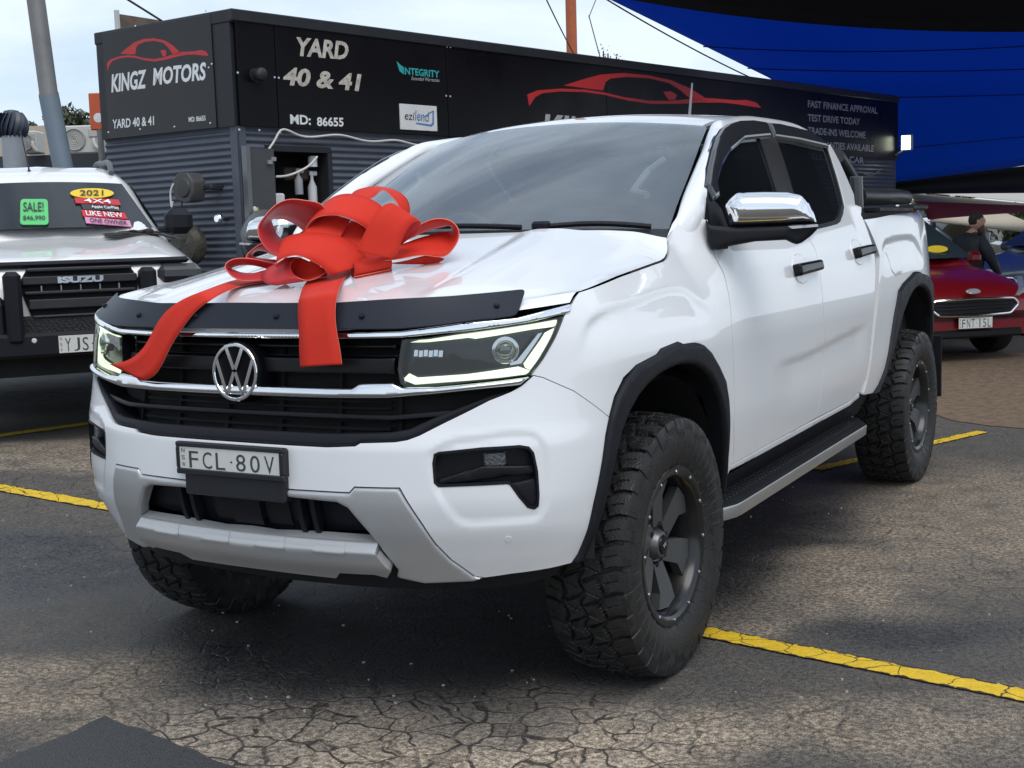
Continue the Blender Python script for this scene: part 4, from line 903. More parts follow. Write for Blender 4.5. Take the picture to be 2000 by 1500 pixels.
for sx in (1, -1):
    for wy in (0., WB):
        t0 = bpy.data.objects.new('wheel', lip_me); COL.objects.link(t0); t0.parent = TRUCK
        st = R(7) if wy == 0 else 0.
        Mx = Matrix.Translation((sx*(XW-.118), wy, .392)) @ Matrix.Rotation((0 if sx > 0 else math.pi)+(0 if wy else -.0), 4, 'Z') @ Matrix.Rotation(random.uniform(0, 1.), 4, 'X')
        t0.matrix_parent_inverse = Matrix.Translation(TRUCK.location).inverted(); t0.matrix_basis = Mx
        for nm, me in (('tyre', tyre_me), ('hub', hub_me), ('hub_cap', cap_me), ('brake_disc', disc_me), ('rim_back', back_me), ('cap_mark', logo_me)):
            c = bpy.data.objects.new(nm, me); COL.objects.link(c); c.parent = t0
        for k in range(6): c = bpy.data.objects.new('wheel_nut', nut_me); COL.objects.link(c); c.parent = t0; c.rotation_euler = (k*math.pi/3, 0, 0)
        for k in range(12): c = bpy.data.objects.new('rim_bolt', bolt_me); COL.objects.link(c); c.parent = t0; c.rotation_euler = (k*math.pi/6, 0, 0)
        for k in range(6): c = bpy.data.objects.new('spoke', spoke_me); COL.objects.link(c); c.parent = t0; c.rotation_euler = (k*math.pi/3, 0, 0)
# ================================================================ red gift bow on the bonnet
RIBBON = mat('red_ribbon', (.62, .038, .022), .6, var=.05, bump=.12, bscale=500, spec=.12)
def solve_on(surf, px, q, it=20):
    px = np.atleast_2d(np.asarray(px, float)); q = np.array(q, float); e = 1e-4; n = len(q)
    for _ in range(it):
        X, w = project(surf(np.vstack([q, q+[e, 0], q+[0, e]]))); X = X.reshape(3, n, 2); J = np.stack([(X[1]-X[0])/e, (X[2]-X[0])/e], -1); r = px-X[0]
        A = np.einsum('nij,nik->njk', J, J)+np.eye(2)*2.; q = q+np.clip(np.linalg.solve(A, np.einsum('nij,ni->nj', J, r)[..., None])[..., 0], -.08, .08)
    return q
_bx, _bw = project(BV)
def on_bonnet(px, lift=.004):
    """photo pixel -> point on the bonnet"""
    px = np.atleast_2d(px); q0 = np.array([Q_BON[np.argmin(np.hypot(_bx[:, 0]-p[0], _bx[:, 1]-p[1]))] for p in px]); q = solve_on(bonnet, px, q0); return bonnet(q)+np.array([0, 0, lift])
AAq, TTq = np.meshgrid(as_, ts); Q_BON = np.stack([AAq.ravel(), TTq.ravel()], -1)
BOW = empty('gift_bow', 'large red ribbon gift bow with two long tails lying on the white bonnet', 'bow', tuple(on_bonnet([(640, 540)])[0]))
B0 = on_bonnet([(640, 535)])[0]
BRt = np.array([CR[0], CR[1], 0]); BRt /= np.linalg.norm(BRt); BUp = np.array([0, 0, 1.]); BFr = -np.array([CFW[0], CFW[1], 0]); BFr /= np.linalg.norm(BFr)
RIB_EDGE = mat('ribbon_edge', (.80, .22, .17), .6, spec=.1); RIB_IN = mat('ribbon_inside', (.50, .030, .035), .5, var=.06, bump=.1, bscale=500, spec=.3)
def bvec(v): return BRt*v[0]+BUp*v[1]+BFr*v[2]
def ribbon_strip(name, P, Wv, thick=.0026, m_=RIBBON, par=None):
    """strip along P with half-width vectors Wv; a real sheet with two sides"""
    P = np.asarray(P); Wv = np.asarray(Wv); n = len(P); k = 5; V = []
    for i in range(n):
        for j in range(k): V.append(P[i]+Wv[i]*(2*j/(k-1)-1))
    F = [(i*k+j, i*k+j+1, (i+1)*k+j+1, (i+1)*k+j) for i in range(n-1) for j in range(k-1)]
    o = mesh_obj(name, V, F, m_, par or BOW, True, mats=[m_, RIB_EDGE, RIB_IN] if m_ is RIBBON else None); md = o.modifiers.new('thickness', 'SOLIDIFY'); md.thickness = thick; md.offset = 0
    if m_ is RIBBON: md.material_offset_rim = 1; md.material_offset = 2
    return o
def bpt(z, f_):
    """reading of the enlarged view (origin 420,340, x3.572) at f_ metres in front of the bow's middle"""
    px = np.array([420+z[0]/3.572, 340+z[1]/3.572]); return at_plane(px, B0+BFr*f_, BFr)
def band(E1, E2, f1, f2, n=40, nm='bow_loop'):
    """one loop of ribbon given by its two edges"""
    o = []
    for E, f_ in ((E1, f1), (E2, f2)):
        fs = np.interp(np.linspace(0, 1, len(E)), np.linspace(0, 1, len(np.atleast_1d(f_))), np.atleast_1d(f_)); P = np.array([bpt(e, v) for e, v in zip(E, fs)]); sp_, tot, d = spline(P); w = np.interp(np.linspace(0, 1, n), np.linspace(0, 1, len(E)), d); o.append(sp_(w))
    return ribbon_strip(nm, (o[0]+o[1])/2, (o[1]-o[0])/2)
band([(770, 250), (745, 215), (640, 185), (530, 175), (430, 210), (350, 290), (300, 370), (312, 450), (360, 520), (440, 575), (520, 560)], [(640, 410), (605, 385), (575, 360), (500, 322), (430, 312), (396, 318), (400, 350), (420, 400), (455, 445), (490, 452), (560, 450)], [.0, .03, .05, .03], [-.10, -.10, -.06])
band([(610, 400), (650, 340), (720, 250), (790, 182), (870, 145), (960, 140), (1060, 165), (1130, 200), (1180, 250), (1190, 330)], [(630, 400), (655, 345), (700, 308), (790, 287), (890, 295), (960, 320), (1030, 360), (1065, 390), (1085, 450), (1060, 520)], [-.02, -.05, -.02], [.02, .08, .03])
band([(720, 300), (830, 290), (945, 320)], [(560, 470), (700, 440), (870, 445)], [-.01, .0], [.06, .06])
band([(950, 325), (1010, 350), (1075, 395)], [(850, 450), (930, 490), (1000, 520)], [-.02, .0], [.04, .06])
band([(940, 160), (970, 125), (1030, 100), (1110, 88), (1200, 97), (1290, 130), (1345, 190), (1357, 262), (1330, 330)], [(1010, 190), (1060, 175), (1095, 165), (1140, 130), (1168, 112), (1225, 148), (1272, 205), (1290, 260), (1280, 320)], [-.12, -.14, -.10], [-.04, -.06, -.03])
band([(990, 540), (1010, 490), (1040, 420), (1080, 345), (1130, 262), (1180, 217), (1235, 205), (1275, 235), (1270, 310), (1230, 390), (1180, 450)], [(1240, 590), (1270, 560), (1292, 500), (1320, 425), (1365, 355), (1405, 325), (1430, 325), (1434, 355), (1405, 405), (1350, 455), (1290, 500)], [.15, .15, .10, .02], [.13, .13, .09, .03])
E_FAR = ([(1030, 600), (1200, 602), (1340, 582), (1470, 567), (1560, 578), (1612, 568), (1662, 520), (1702, 440), (1690, 370), (1640, 325), (1560, 310), (1480, 328), (1410, 365), (1300, 420)], [(1000, 505), (1150, 530), (1300, 492), (1450, 440), (1560, 412), (1622, 402), (1645, 400), (1654, 390), (1640, 362), (1600, 365), (1540, 378), (1470, 400), (1380, 440), (1280, 480)])
band(*E_FAR[::-1], [.02, -.06, -.06], [.10, .06, .02])
band([(1230, 622), (1350, 600), (1470, 570), (1560, 578), (1600, 590)], [(1260, 625), (1350, 628), (1450, 630), (1540, 625), (1590, 600)], [.06, .03], [.05, .03])
band([(440, 540), (480, 452), (540, 425), (600, 413), (720, 411), (800, 419), (860, 433), (960, 490), (1060, 590), (1070, 620)], [(425, 625), (435, 612), (470, 590), (515, 574), (570, 567), (640, 588), (700, 620), (760, 660), (812, 703), (830, 700)], [.08, .07, .09], [.14, .19, .15])
band([(440, 620), (380, 650), (330, 690), (318, 715), (335, 745), (390, 772), (450, 772), (500, 750), (530, 700), (500, 650), (440, 620)], [(600, 585), (560, 590), (535, 612), (525, 650), (545, 692), (590, 728), (650, 742), (730, 715), (772, 683), (690, 625), (600, 585)], [.05, .07, .13, .10, .05], [.10, .13, .17, .14, .10])
band([(520, 640), (400, 622), (330, 605), (250, 590), (160, 588), (100, 605), (70, 640), (85, 680), (120, 715), (190, 742), (260, 742), (340, 735), (450, 700)], [(480, 690), (350, 655), (290, 640), (210, 632), (150, 640), (120, 653), (114, 660), (128, 668), (165, 682), (220, 692), (290, 688), (345, 672), (450, 680)], [.0, .03, .08], [-.02, -.04, .03])
band([(480, 560), (400, 500), (345, 480), (290, 505), (240, 545), (218, 580), (240, 596), (320, 605), (420, 620)], [(520, 600), (440, 575), (370, 548), (320, 532), (280, 540), (262, 565), (275, 580), (340, 592), (430, 600)], [-.04, -.04, .0], [-.08, -.10, -.04])
band([(420, 630), (500, 585), (600, 585), (700, 640), (780, 690)], [(440, 730), (540, 725), (620, 722), (700, 720), (780, 712)], [.09, .09], [.08, .08])
band([(700, 560), (820, 500), (930, 520), (1040, 580), (1000, 620)], [(640, 640), (720, 640), (840, 640), (960, 640), (1000, 640)], [.02, .02], [.10, .05])
# curled end on the right
pa, pb_ = on_bonnet([(690, 543), (762, 528)], .022); dd = pb_-pa; t = np.linspace(-1.2, 5.6, 40); e1 = np.array([0, 0, 1.]); e2 = np.cross(dd/np.linalg.norm(dd), e1)
P = [(pa+pb_)/2+(.021+.0012*x)*(math.cos(x)*e2+math.sin(x)*e1) for x in t]; ribbon_strip('bow_curl', P, [dd/2]*len(P))
# tails: both edges traced, laid over bonnet and protector, then hanging
def tail(L_px, R_px, kinds):
    n = 46; out = []
    for E_px in (L_px, R_px):
        E = np.array(E_px, float); d = np.r_[0, np.cumsum(np.linalg.norm(np.diff(E, axis=0), axis=1))]; f, tot, _ = spline(E); E = f(np.linspace(0, tot, n)); out.append(E)
    res = []
    for E in out:
        pb3 = on_bonnet(E, .006); q0 = onS(E, umin=-1.25); res.append((pb3, q0, E))
    P3 = []
    for pb3, q0, E in res:
        s1 = off(.034); q1 = solve_on(s1, E, q0); ps = s1(q1); P3.append((pb3, ps, q1))
    A = []
    for k in range(2):
        pb3, ps, q1 = P3[k]
        w = sstep(kinds[0], kinds[1], np.linspace(0, 1, n))[:, None]; A.append(pb3*(1-w)+ps*w)
    A, B = A; return ribbon_strip('bow_tail', (A+B)/2, (A-B)/2)
def frac(E_px, y):  # fraction of the length at which the edge passes the row y
    E = np.array(E_px, float); d = np.r_[0, np.cumsum(np.linalg.norm(np.diff(E, axis=0), axis=1))]; k = np.argmax(E[:, 1] > y); return (d[k-1]+(d[k]-d[k-1])*(y-E[k-1, 1])/(E[k, 1]-E[k-1, 1]))/d[-1]
tl_u = [(560, 536), (515, 544), (470, 549), (425, 560), (380, 575), (344, 593), (320, 614), (302, 641), (284, 674), (260, 698), (239, 707), (215, 711)]
tl_l = [(565, 548), (515, 555), (475, 562), (440, 572), (410, 587), (386, 605), (365, 629), (350, 650), (332, 680), (314, 716), (296, 737), (278, 744)]
tr_l = [(620, 535), (599, 555), (588, 574), (583, 592), (582, 609), (584, 648), (585, 690), (587, 717)]
tr_r = [(700, 520), (679, 541), (663, 564), (656, 592), (655, 620), (658, 648), (663, 676), (668, 712)]
tail(tl_u, tl_l, (frac(tl_u, 550), frac(tl_u, 573))); tail(tr_l, tr_r, (frac(tr_l, 563), frac(tr_l, 585)))
# ================================================================ ground
def ground_material():
    m = bpy.data.materials.new('asphalt'); m.use_nodes = True; nt = m.node_tree; N = nt.nodes; L = nt.links; b = N['Principled BSDF']
    geo = N.new('ShaderNodeNewGeometry'); pos = geo.outputs['Position']
    def noise(s, det=6, rough=.6, dist=0., vec=None):
        n = N.new('ShaderNodeTexNoise'); n.inputs['Scale'].default_value = s; n.inputs['Detail'].default_value = det; n.inputs['Roughness'].default_value = rough; n.inputs['Distortion'].default_value = dist; L.new(vec or pos, n.inputs[0]); return n
    def rng(v, a, b_, c=0., d=1.):
        r = N.new('ShaderNodeMapRange'); r.interpolation_type = 'SMOOTHSTEP'; L.new(v, r.inputs[0])
        for i, x in enumerate((a, b_, c, d)): r.inputs[i+1].default_value = x
        return r.outputs[0]
    def math_(op, a, b_=None):
        n = N.new('ShaderNodeMath'); n.operation = op
        for i, x in enumerate((a, b_)):
            if x is None: continue
            if isinstance(x, (int, float)): n.inputs[i].default_value = x
            else: L.new(x, n.inputs[i])
        return n.outputs[0]
    def mix(f, a, c):
        n = N.new('ShaderNodeMix'); n.data_type = 'RGBA'
        if isinstance(f, (int, float)): n.inputs[0].default_value = f
        else: L.new(f, n.inputs[0])
        for i, x in ((6, a), (7, c)):
            if isinstance(x, tuple): n.inputs[i].default_value = (*x, 1)
            else: L.new(x, n.inputs[i])
        return n.outputs[2]
    def attr(n): a = N.new('ShaderNodeAttribute'); a.attribute_name = n; return a.outputs['Fac']
    dry, wet_shade, crz = attr('dry'), attr('wet_shade'), attr('cracked')      # stains and painted shade laid out on the ground mesh
    big = noise(.55, 3, .6); fine = noise(55, 2, .75); grit = noise(240, 0, .8); mid = noise(6, 4, .65)
    col = mix(rng(big.outputs['Fac'], .35, .65), (.074, .070, .066), (.104, .091, .078))
    col = mix(rng(mid.outputs['Fac'], .35, .7, 0, .45), col, (.140, .118, .095))
    dry = math_('MULTIPLY', dry, rng(mid.outputs['Fac'], .28, .62, .35, 1))
    col = mix(dry, col, mix(rng(fine.outputs['Fac'], .3, .7), (.19, .150, .110), (.33, .27, .205)))
    wet_shade_f = math_('MULTIPLY', wet_shade, rng(mid.outputs['Fac'], .25, .6, .55, 1))
    col = mix(wet_shade_f, col, (.052, .051, .052))
    # cracks: two sizes, wobbling
    wv2 = N.new('ShaderNodeVectorMath'); wv2.operation = 'MULTIPLY_ADD'; wv2.inputs[1].default_value = (.10, .10, 0); n7 = noise(7, 2, .6); L.new(n7.outputs['Color'], wv2.inputs[0]); L.new(pos, wv2.inputs[2])
    flat = N.new('ShaderNodeVectorMath'); flat.operation = 'MULTIPLY'; flat.inputs[1].default_value = (1, 1, 0); L.new(wv2.outputs[0], flat.inputs[0])
    def cracks(s, w):
        v = N.new('ShaderNodeTexVoronoi'); v.feature = 'DISTANCE_TO_EDGE'; v.inputs['Scale'].default_value = s; v.inputs['Randomness'].default_value = 1; L.new(flat.outputs[0], v.inputs['Vector']); return rng(v.outputs['Distance'], w*.3, w, 1, 0)
    c1 = cracks(8.5, .042); c2 = cracks(3.1, .018); gate = rng(big.outputs['Fac'], .40, .56); c1 = math_('MULTIPLY', c1, math_('MAXIMUM', math_('MULTIPLY', gate, .35), crz)); c2 = math_('MULTIPLY', c2, rng(big.outputs['Fac'], .42, .6, .1, .7))
    brk = rng(noise(11, 2).outputs['Fac'], .36, .5, .15, 1); crk = math_('MULTIPLY', math_('MAXIMUM', c1, c2), brk)
    vc = N.new('ShaderNodeTexVoronoi'); vc.inputs['Scale'].default_value = 8.5; L.new(flat.outputs[0], vc.inputs['Vector']); hs = N.new('ShaderNodeHueSaturation'); hs.inputs['Saturation'].default_value = .0; L.new(vc.outputs['Color'], hs.inputs['Color'])
    cellv = math_('ADD', .72, math_('MULTIPLY', rng(hs.outputs[0], .2, .8, 0, .55), crz)); cm = N.new('ShaderNodeVectorMath'); cm.operation = 'SCALE'; L.new(col, cm.inputs[0]); L.new(math_('ADD', cellv, .14), cm.inputs['Scale']); col = cm.outputs[0]
    col = mix(math_('MULTIPLY', crk, .88), col, (.016, .014, .012))
    # grain and pale stone specks
    gs = N.new('ShaderNodeVectorMath'); gs.operation = 'SCALE'; L.new(col, gs.inputs[0]); L.new(math_('MULTIPLY', rng(grit.outputs['Fac'], .25, .75, .6, 1.4), rng(fine.outputs['Fac'], .30, .70, .62, 1.38)), gs.inputs['Scale']); col = gs.outputs[0]
    sp = N.new('ShaderNodeTexVoronoi'); sp.inputs['Scale'].default_value = 34; L.new(pos, sp.inputs['Vector']); spk = math_('MULTIPLY', rng(sp.outputs['Distance'], .07, .13, 1, 0), rng(noise(9, 1).outputs['Fac'], .60, .66))
    col = mix(spk, col, (.30, .27, .22)); L.new(col, b.inputs['Base Color'])
    ro = math_('SUBTRACT', .80, math_('MULTIPLY', wet_shade_f, .46)); ro = math_('ADD', ro, math_('MULTIPLY', rng(fine.outputs['Fac'], .3, .7, -.10, .12), 1.)); ro = math_('ADD', ro, math_('MULTIPLY', dry, .12)); L.new(math_('MINIMUM', ro, 1.), b.inputs['Roughness']); b.inputs['Specular IOR Level'].default_value = .5
    hgt = math_('ADD', math_('MULTIPLY', grit.outputs['Fac'], .35), math_('MULTIPLY', fine.outputs['Fac'], .8)); hgt = math_('SUBTRACT', hgt, math_('MULTIPLY', c1, 1.2))
    bp = N.new('ShaderNodeBump'); bp.inputs['Strength'].default_value = .7; bp.inputs['Distance'].default_value = .012; L.new(hgt, bp.inputs['Height']); L.new(bp.outputs[0], b.inputs['Normal'])
    return m
def ground_z(x, y): return .13*sstep(1.7, 4.0, -np.asarray(x, float))          # the lot rises a little towards the building
def gp(px):
    p = at_z(px, 0.)
    for _ in range(6): p = at_z(px, float(ground_z(p[0], p[1])))
    return p
def el(px, rx, ry, a=0., soft=.45): p = gp(px); return (p[0], p[1], rx, ry, a, soft)
VW = math.atan2(CFW[1], CFW[0])                                     # direction of view over the ground
DRY = [el((90, 1330), .42, .55, VW, .4), el((330, 1420), .30, .35, VW), el((640, 1440), .45, .35, VW, .5), el((1050, 1480), .7, .32, VW+1.57, .5), el((1650, 1110), .42, .70, VW+1.35, .6), el((1430, 1200), .25, .25, 0, .5), el((80, 885), .5, 1.1, VW, .3), el((1500, 1420), .8, .25, VW+1.57, .6), el((1850, 1000), .8, 1.3, 0, .6)]
WET_SHADE = [el((800, 1200), .75, 1.1, 0, .35), el((120, 1100), .95, .6, VW+1.2, .4), el((560, 1240), .6, .35, VW+1.57, .5), el((60, 760), 1.8, 3.0, 0, .3), (0., 1.6, .95, 2.6, 0, .3), el((1500, 1050), .5, .25, VW+1.57, .6), el((1850, 1230), .45, .25, VW+1.4, .6)]  # wet patches, plus shade painted under the pickup and the ute
CRACKED = el((820, 1440), .95, .42, VW+1.57, .35)
ASPHALT = ground_material()
def vnoise(x, y, s, seed):
    r = np.random.default_rng(seed).random((97, 97)); a = np.mod(x*s+40, 96); b = np.mod(y*s+40, 96); i = a.astype(int); k = b.astype(int); fa = a-i; fb = b-k; fa = fa*fa*(3-2*fa); fb = fb*fb*(3-2*fb)
    return (r[i, k]*(1-fa)+r[i+1, k]*fa)*(1-fb)+(r[i, k+1]*(1-fa)+r[i+1, k+1]*fa)*fb
def fbm(x, y, s, seed): return (vnoise(x, y, s, seed)+.5*vnoise(x, y, s*2.1, seed+1)+.25*vnoise(x, y, s*4.3, seed+2)+.12*vnoise(x, y, s*9, seed+3))/1.87
gx = np.r_[-400, -60, -20, -12, -8, np.arange(-6, 4.51, .05), 6, 8, 20, 60, 400]; gy = np.r_[-400, -40, -10, -4, np.arange(-2.4, 7.01, .05), 9, 12, 16, 20, 60, 400]; GX, GY = np.meshgrid(gx, gy); GZ = ground_z(GX, GY); ng = len(gx)
def ground_mask(lst):
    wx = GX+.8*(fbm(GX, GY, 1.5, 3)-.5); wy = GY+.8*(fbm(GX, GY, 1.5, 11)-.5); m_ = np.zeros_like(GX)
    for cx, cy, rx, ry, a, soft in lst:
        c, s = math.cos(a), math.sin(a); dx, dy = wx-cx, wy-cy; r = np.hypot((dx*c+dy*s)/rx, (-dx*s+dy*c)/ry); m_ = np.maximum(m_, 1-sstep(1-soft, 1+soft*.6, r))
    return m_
GO = mesh_obj('ground', np.stack([GX.ravel(), GY.ravel(), GZ.ravel()], -1), [(i*ng+j, i*ng+j+1, (i+1)*ng+j+1, (i+1)*ng+j) for i in range(len(gy)-1) for j in range(ng-1)], ASPHALT); GO['kind'] = 'structure'
for nm_, lst in (('dry', DRY), ('wet_shade', WET_SHADE), ('cracked', [CRACKED])): GO.data.attributes.new(nm_, 'FLOAT', 'POINT').data.foreach_set('value', ground_mask(lst).ravel())
# newer square patch in the near corner
c0 = gp((205, 1400)); d1 = gp((0, 1493))-c0; d2 = gp((470, 1503))-c0; d1 /= np.linalg.norm(d1); d2 /= np.linalg.norm(d2)
pp = [c0, c0+d2*1.8, c0+d2*1.8+d1*1.4, c0+d1*1.4]; edge = []
for a, b in zip(pp, pp[1:]+pp[:1]):
    for k in range(30): q = a+(b-a)*k/30; edge.append(q+np.array([RNG.normal(0, .006), RNG.normal(0, .006), .004]))
PATCH = mat('asphalt_patch', (.050, .050, .052), .75, var=.4, vscale=120, bump=1., bscale=190)
mesh_obj('asphalt_patch', edge, [tuple(range(len(edge)))], PATCH, smooth=False)['kind'] = 'structure'
# earth beyond the truck's tail
dv = [gp(p)+np.array([0, 0, .004]) for p in [(1560, 742), (1800, 800), (1860, 822), (1930, 832), (2000, 838), (2120, 850), (2500, 800), (2500, 700), (2050, 690), (1700, 690)]]
EARTH = mat('earth', (.155, .105, .066), .95, var=.30, vscale=14, bump=.8, bscale=40)
mesh_obj('earth_verge', dv, [tuple(range(len(dv)))], EARTH, smooth=False)['kind'] = 'structure'
# yellow bay lines
def line_material():
    m = mat('yellow_line', (.72, .47, .02), .6, var=.12, vscale=30, bump=.5, bscale=120); nt = m.node_tree; N = nt.nodes; L = nt.links; b = N['Principled BSDF']
    geo = N.new('ShaderNodeNewGeometry'); nz = N.new('ShaderNodeTexNoise'); nz.inputs['Scale'].default_value = 7; nz.inputs['Detail'].default_value = 4; wv = N.new('ShaderNodeVectorMath'); wv.operation = 'MULTIPLY_ADD'; wv.inputs[1].default_value = (.1, .1, 0); L.new(geo.outputs['Position'], nz.inputs[0]); L.new(nz.outputs['Color'], wv.inputs[0]); L.new(geo.outputs['Position'], wv.inputs[2])
    fl = N.new('ShaderNodeVectorMath'); fl.operation = 'MULTIPLY'; fl.inputs[1].default_value = (1, 1, 0); L.new(wv.outputs[0], fl.inputs[0])
    v = N.new('ShaderNodeTexVoronoi'); v.feature = 'DISTANCE_TO_EDGE'; v.inputs['Scale'].default_value = 8.5; L.new(fl.outputs[0], v.inputs['Vector']); r = N.new('ShaderNodeMapRange'); r.inputs[1].default_value = .006; r.inputs[2].default_value = .024; r.inputs[3].default_value = 1; r.inputs[4].default_value = 0; L.new(v.outputs['Distance'], r.inputs[0])
    uv = N.new('ShaderNodeAttribute'); uv.attribute_name = 'wear'; n2 = N.new('ShaderNodeTexNoise'); n2.inputs['Scale'].default_value = 26; n2.inputs['Detail'].default_value = 6; L.new(geo.outputs['Position'], n2.inputs[0])
    ad = N.new('ShaderNodeMath'); ad.operation = 'ADD'; L.new(uv.outputs['Fac'], ad.inputs[0]); L.new(n2.outputs['Fac'], ad.inputs[1]); r3 = N.new('ShaderNodeMapRange'); r3.inputs[1].default_value = .93; r3.inputs[2].default_value = 1.0; L.new(ad.outputs[0], r3.inputs[0])
    mx = N.new('ShaderNodeMath'); mx.operation = 'MAXIMUM'; L.new(r.outputs[0], mx.inputs[0]); L.new(r3.outputs[0], mx.inputs[1])
    old = b.inputs['Base Color'].links[0].from_socket; mc = N.new('ShaderNodeMix'); mc.data_type = 'RGBA'; mc.inputs[7].default_value = (.03, .026, .02, 1); L.new(mx.outputs[0], mc.inputs[0]); L.new(old, mc.inputs[6]); L.new(mc.outputs[2], b.inputs['Base Color'])
    return m
YL = line_material()
def bay_line(a, b, w):
    a, b = np.array(a[:2]), np.array(b[:2]); d = (b-a)/np.linalg.norm(b-a); n = np.array([-d[1], d[0]]); K = 60; V = []; W = []
    for i in range(K+1):
        c = a+(b-a)*i/K
        for s, wr in ((-.5, .62), (-.3, .22), (.15, .12), (.3, .25), (.5, .6)): j = n*w*s*(1+RNG.normal(0, .03)); V.append((c[0]+j[0], c[1]+j[1], float(ground_z(c[0]+j[0], 0))+.005)); W.append(wr)
    F = [(i*5+j, i*5+j+1, (i+1)*5+j+1, (i+1)*5+j) for i in range(K) for j in range(4)]
    o = mesh_obj('bay_line', V, F, YL, smooth=False); at = o.data.attributes.new('wear', 'FLOAT', 'POINT'); at.data.foreach_set('value', W); o['kind'] = 'structure'; return o
bay_line(gp((-60, 944)), gp((260, 999)), .125); bay_line(gp((1290, 1219)), gp((2150, 1390)), .105)
bay_line(gp((-120, 868)), gp((330, 806)), .15)
q1, q2 = gp((1812, 868)), gp((1918, 844)); bay_line(q1-(q2-q1)*1.8, q2, .10)
# loose stones
stm = mat('pale_stone', (.33, .30, .25), .8, var=.2)
mb = MB()
for k in range(160):
    px = (RNG.uniform(0, 2000), RNG.uniform(940, 1500)); p = gp(px); r = RNG.uniform(.0015, .0048)*(1.5 if RNG.random() < .06 else 1); a = RNG.uniform(0, 6.3)
    mb.box((p[0], p[1], p[2]+r*.5), (r*2, r*1.5, r*1.2), rz=a)
mb.build('gravel', stm, smooth=False); tag(bpy.data.objects['gravel'], 'scattered pale gravel lying on the asphalt', 'gravel', kind='stuff')
# ================================================================ the black sales building
BD = 13.0
bc0 = at_d((452, 18), BD); ZT = bc0[2]; bl0 = at_z((192, 65), ZT); br0 = at_z((1750, 188), ZT)
CB = np.array([bc0[0], bc0[1], 0.]); eL = (bl0-bc0)*[1, 1, 0]; LL = np.linalg.norm(eL); eL /= LL; eR = (br0-bc0)*[1, 1, 0]; LR = np.linalg.norm(eR); eR /= LR
nL = np.array([eL[1], -eL[0], 0.]); nL *= np.sign(nL@(CPOS-CB)); nR = np.array([eR[1], -eR[0], 0.]); nR *= np.sign(nR@(CPOS-CB)); UZ = np.array([0, 0, 1.])
BLD = empty('sales_building', 'black clad car yard building with Kingz Motors signs and a corrugated wall', 'building', tuple(CB))
BLD['label'] = 'dark building with sign panels along its top and corrugated grey walls'
def wl(px): P = at_plane(px, CB, nL); return ((P-CB)@eL, P[2])
def wr(px): P = at_plane(px, CB, nR); return ((P-CB)@eR, P[2])
FASC = mat('fascia_black', (.006, .0055, .0075), .3, spec=.16, var=.15, vscale=1.2); FLASH = mat('flashing_charcoal', (.022, .024, .028), .45, spec=.3, var=.1); CORR = mat('corrugated_grey', (.080, .090, .115), .45, spec=.35, var=.12, vscale=2.)
ZF = .5*(wr((455, 252))[1]+wl((205, 268))[1])
def wbox(e, n, s0, s1, z0, z1, d0, d1, name, m_, par=BLD, bev=0.):
    c = CB+e*(s0+s1)/2+n*(d0+d1)/2+UZ*(z0+z1)/2; return MB().box(c, (abs(s1-s0), abs(d1-d0), abs(z1-z0)), ax=(e, n, UZ), bev=bev).build(name, m_, par)
# core so that nothing shows through
MB().prism([(0, 0), (LL-.02, 0)], CB, eL, eR, UZ) if False else None
core = [CB+eL*.06+eR*.10-nL*.0, CB+eL*(LL-.05)+eR*.10, CB+eL*(LL-.05)+eR*(LR-.05), CB+eL*.1+eR*(LR-.05)]
core = [CB+eL*.12+eR*.12, CB+eL*(LL-.06)+eR*.12, CB+eL*(LL-.06)+eR*(LR-.06), CB+eL*.12+eR*(LR-.06)]
mb = MB(); mb.add([tuple(c+UZ*(ZF+.05)) for c in core]+[tuple(c+UZ*(ZT-.12)) for c in core], [(0, 1, 2, 3), (4, 5, 6, 7), (0, 1, 5, 4), (1, 2, 6, 5), (2, 3, 7, 6), (3, 0, 4, 7)]); mb.build('roof_core', FLASH, BLD)
# corrugated walls, real ribs
def corr(e, n, s0, s1, z0, z1, name='wall_sheet', d=.0):
    pit, amp = .070, .010; zs = np.arange(z0, z1+1e-6, pit/8); V = []
    for z in zs:
        o = amp*math.sin(2*math.pi*z/pit)
        for s in (s0, s1): V.append(CB+e*s+n*(d+o)+UZ*z)
    F = [(2*i, 2*i+1, 2*i+3, 2*i+2) for i in range(len(zs)-1)]; return mesh_obj(name, V, F, CORR, BLD, True)
corr(eL, nL, .10, LL, 0, ZF+.02)
ws0, wz1 = wr((521, 293)); ws1, _ = wr((640, 300)); wz0 = wr((560, 402))[1]-.25
corr(eR, nR, .08, ws0, 0, ZF+.02); corr(eR, nR, ws1, LR, 0, ZF+.02); corr(eR, nR, ws0, ws1, wz1, ZF+.02); corr(eR, nR, ws0, ws1, 0, wz0)
wbox(eL, nL, -.0, .10, 0, ZF, -.06, .018, 'corner_trim', CORR); wbox(eR, nR, .0, .08, 0, ZF, -.06, .018, 'corner_trim', CORR)
# opening with dark room behind
wd = .55
mb = MB(); P0 = [CB+eR*ws0, CB+eR*ws1]; A = [P0[0]+UZ*wz0, P0[1]+UZ*wz0, P0[1]+UZ*wz1, P0[0]+UZ*wz1]; Bk = [p-nR*wd for p in A]
mb.add([tuple(p) for p in A+Bk], [(4, 5, 6, 7), (0, 1, 5, 4), (1, 2, 6, 5), (2, 3, 7, 6), (3, 0, 4, 7)]); mb.build('window_recess', mat('room_dark', (.02, .02, .021), .8), BLD)
for s0, s1, z0, z1 in ((ws0-.03, ws1+.03, wz1-.01, wz1+.05), (ws0-.03, ws0+.02, wz0, wz1), (ws1-.02, ws1+.04, wz0, wz1)): wbox(eR, nR, s0, s1, z0, z1, -.02, .022, 'window_frame', FLASH)
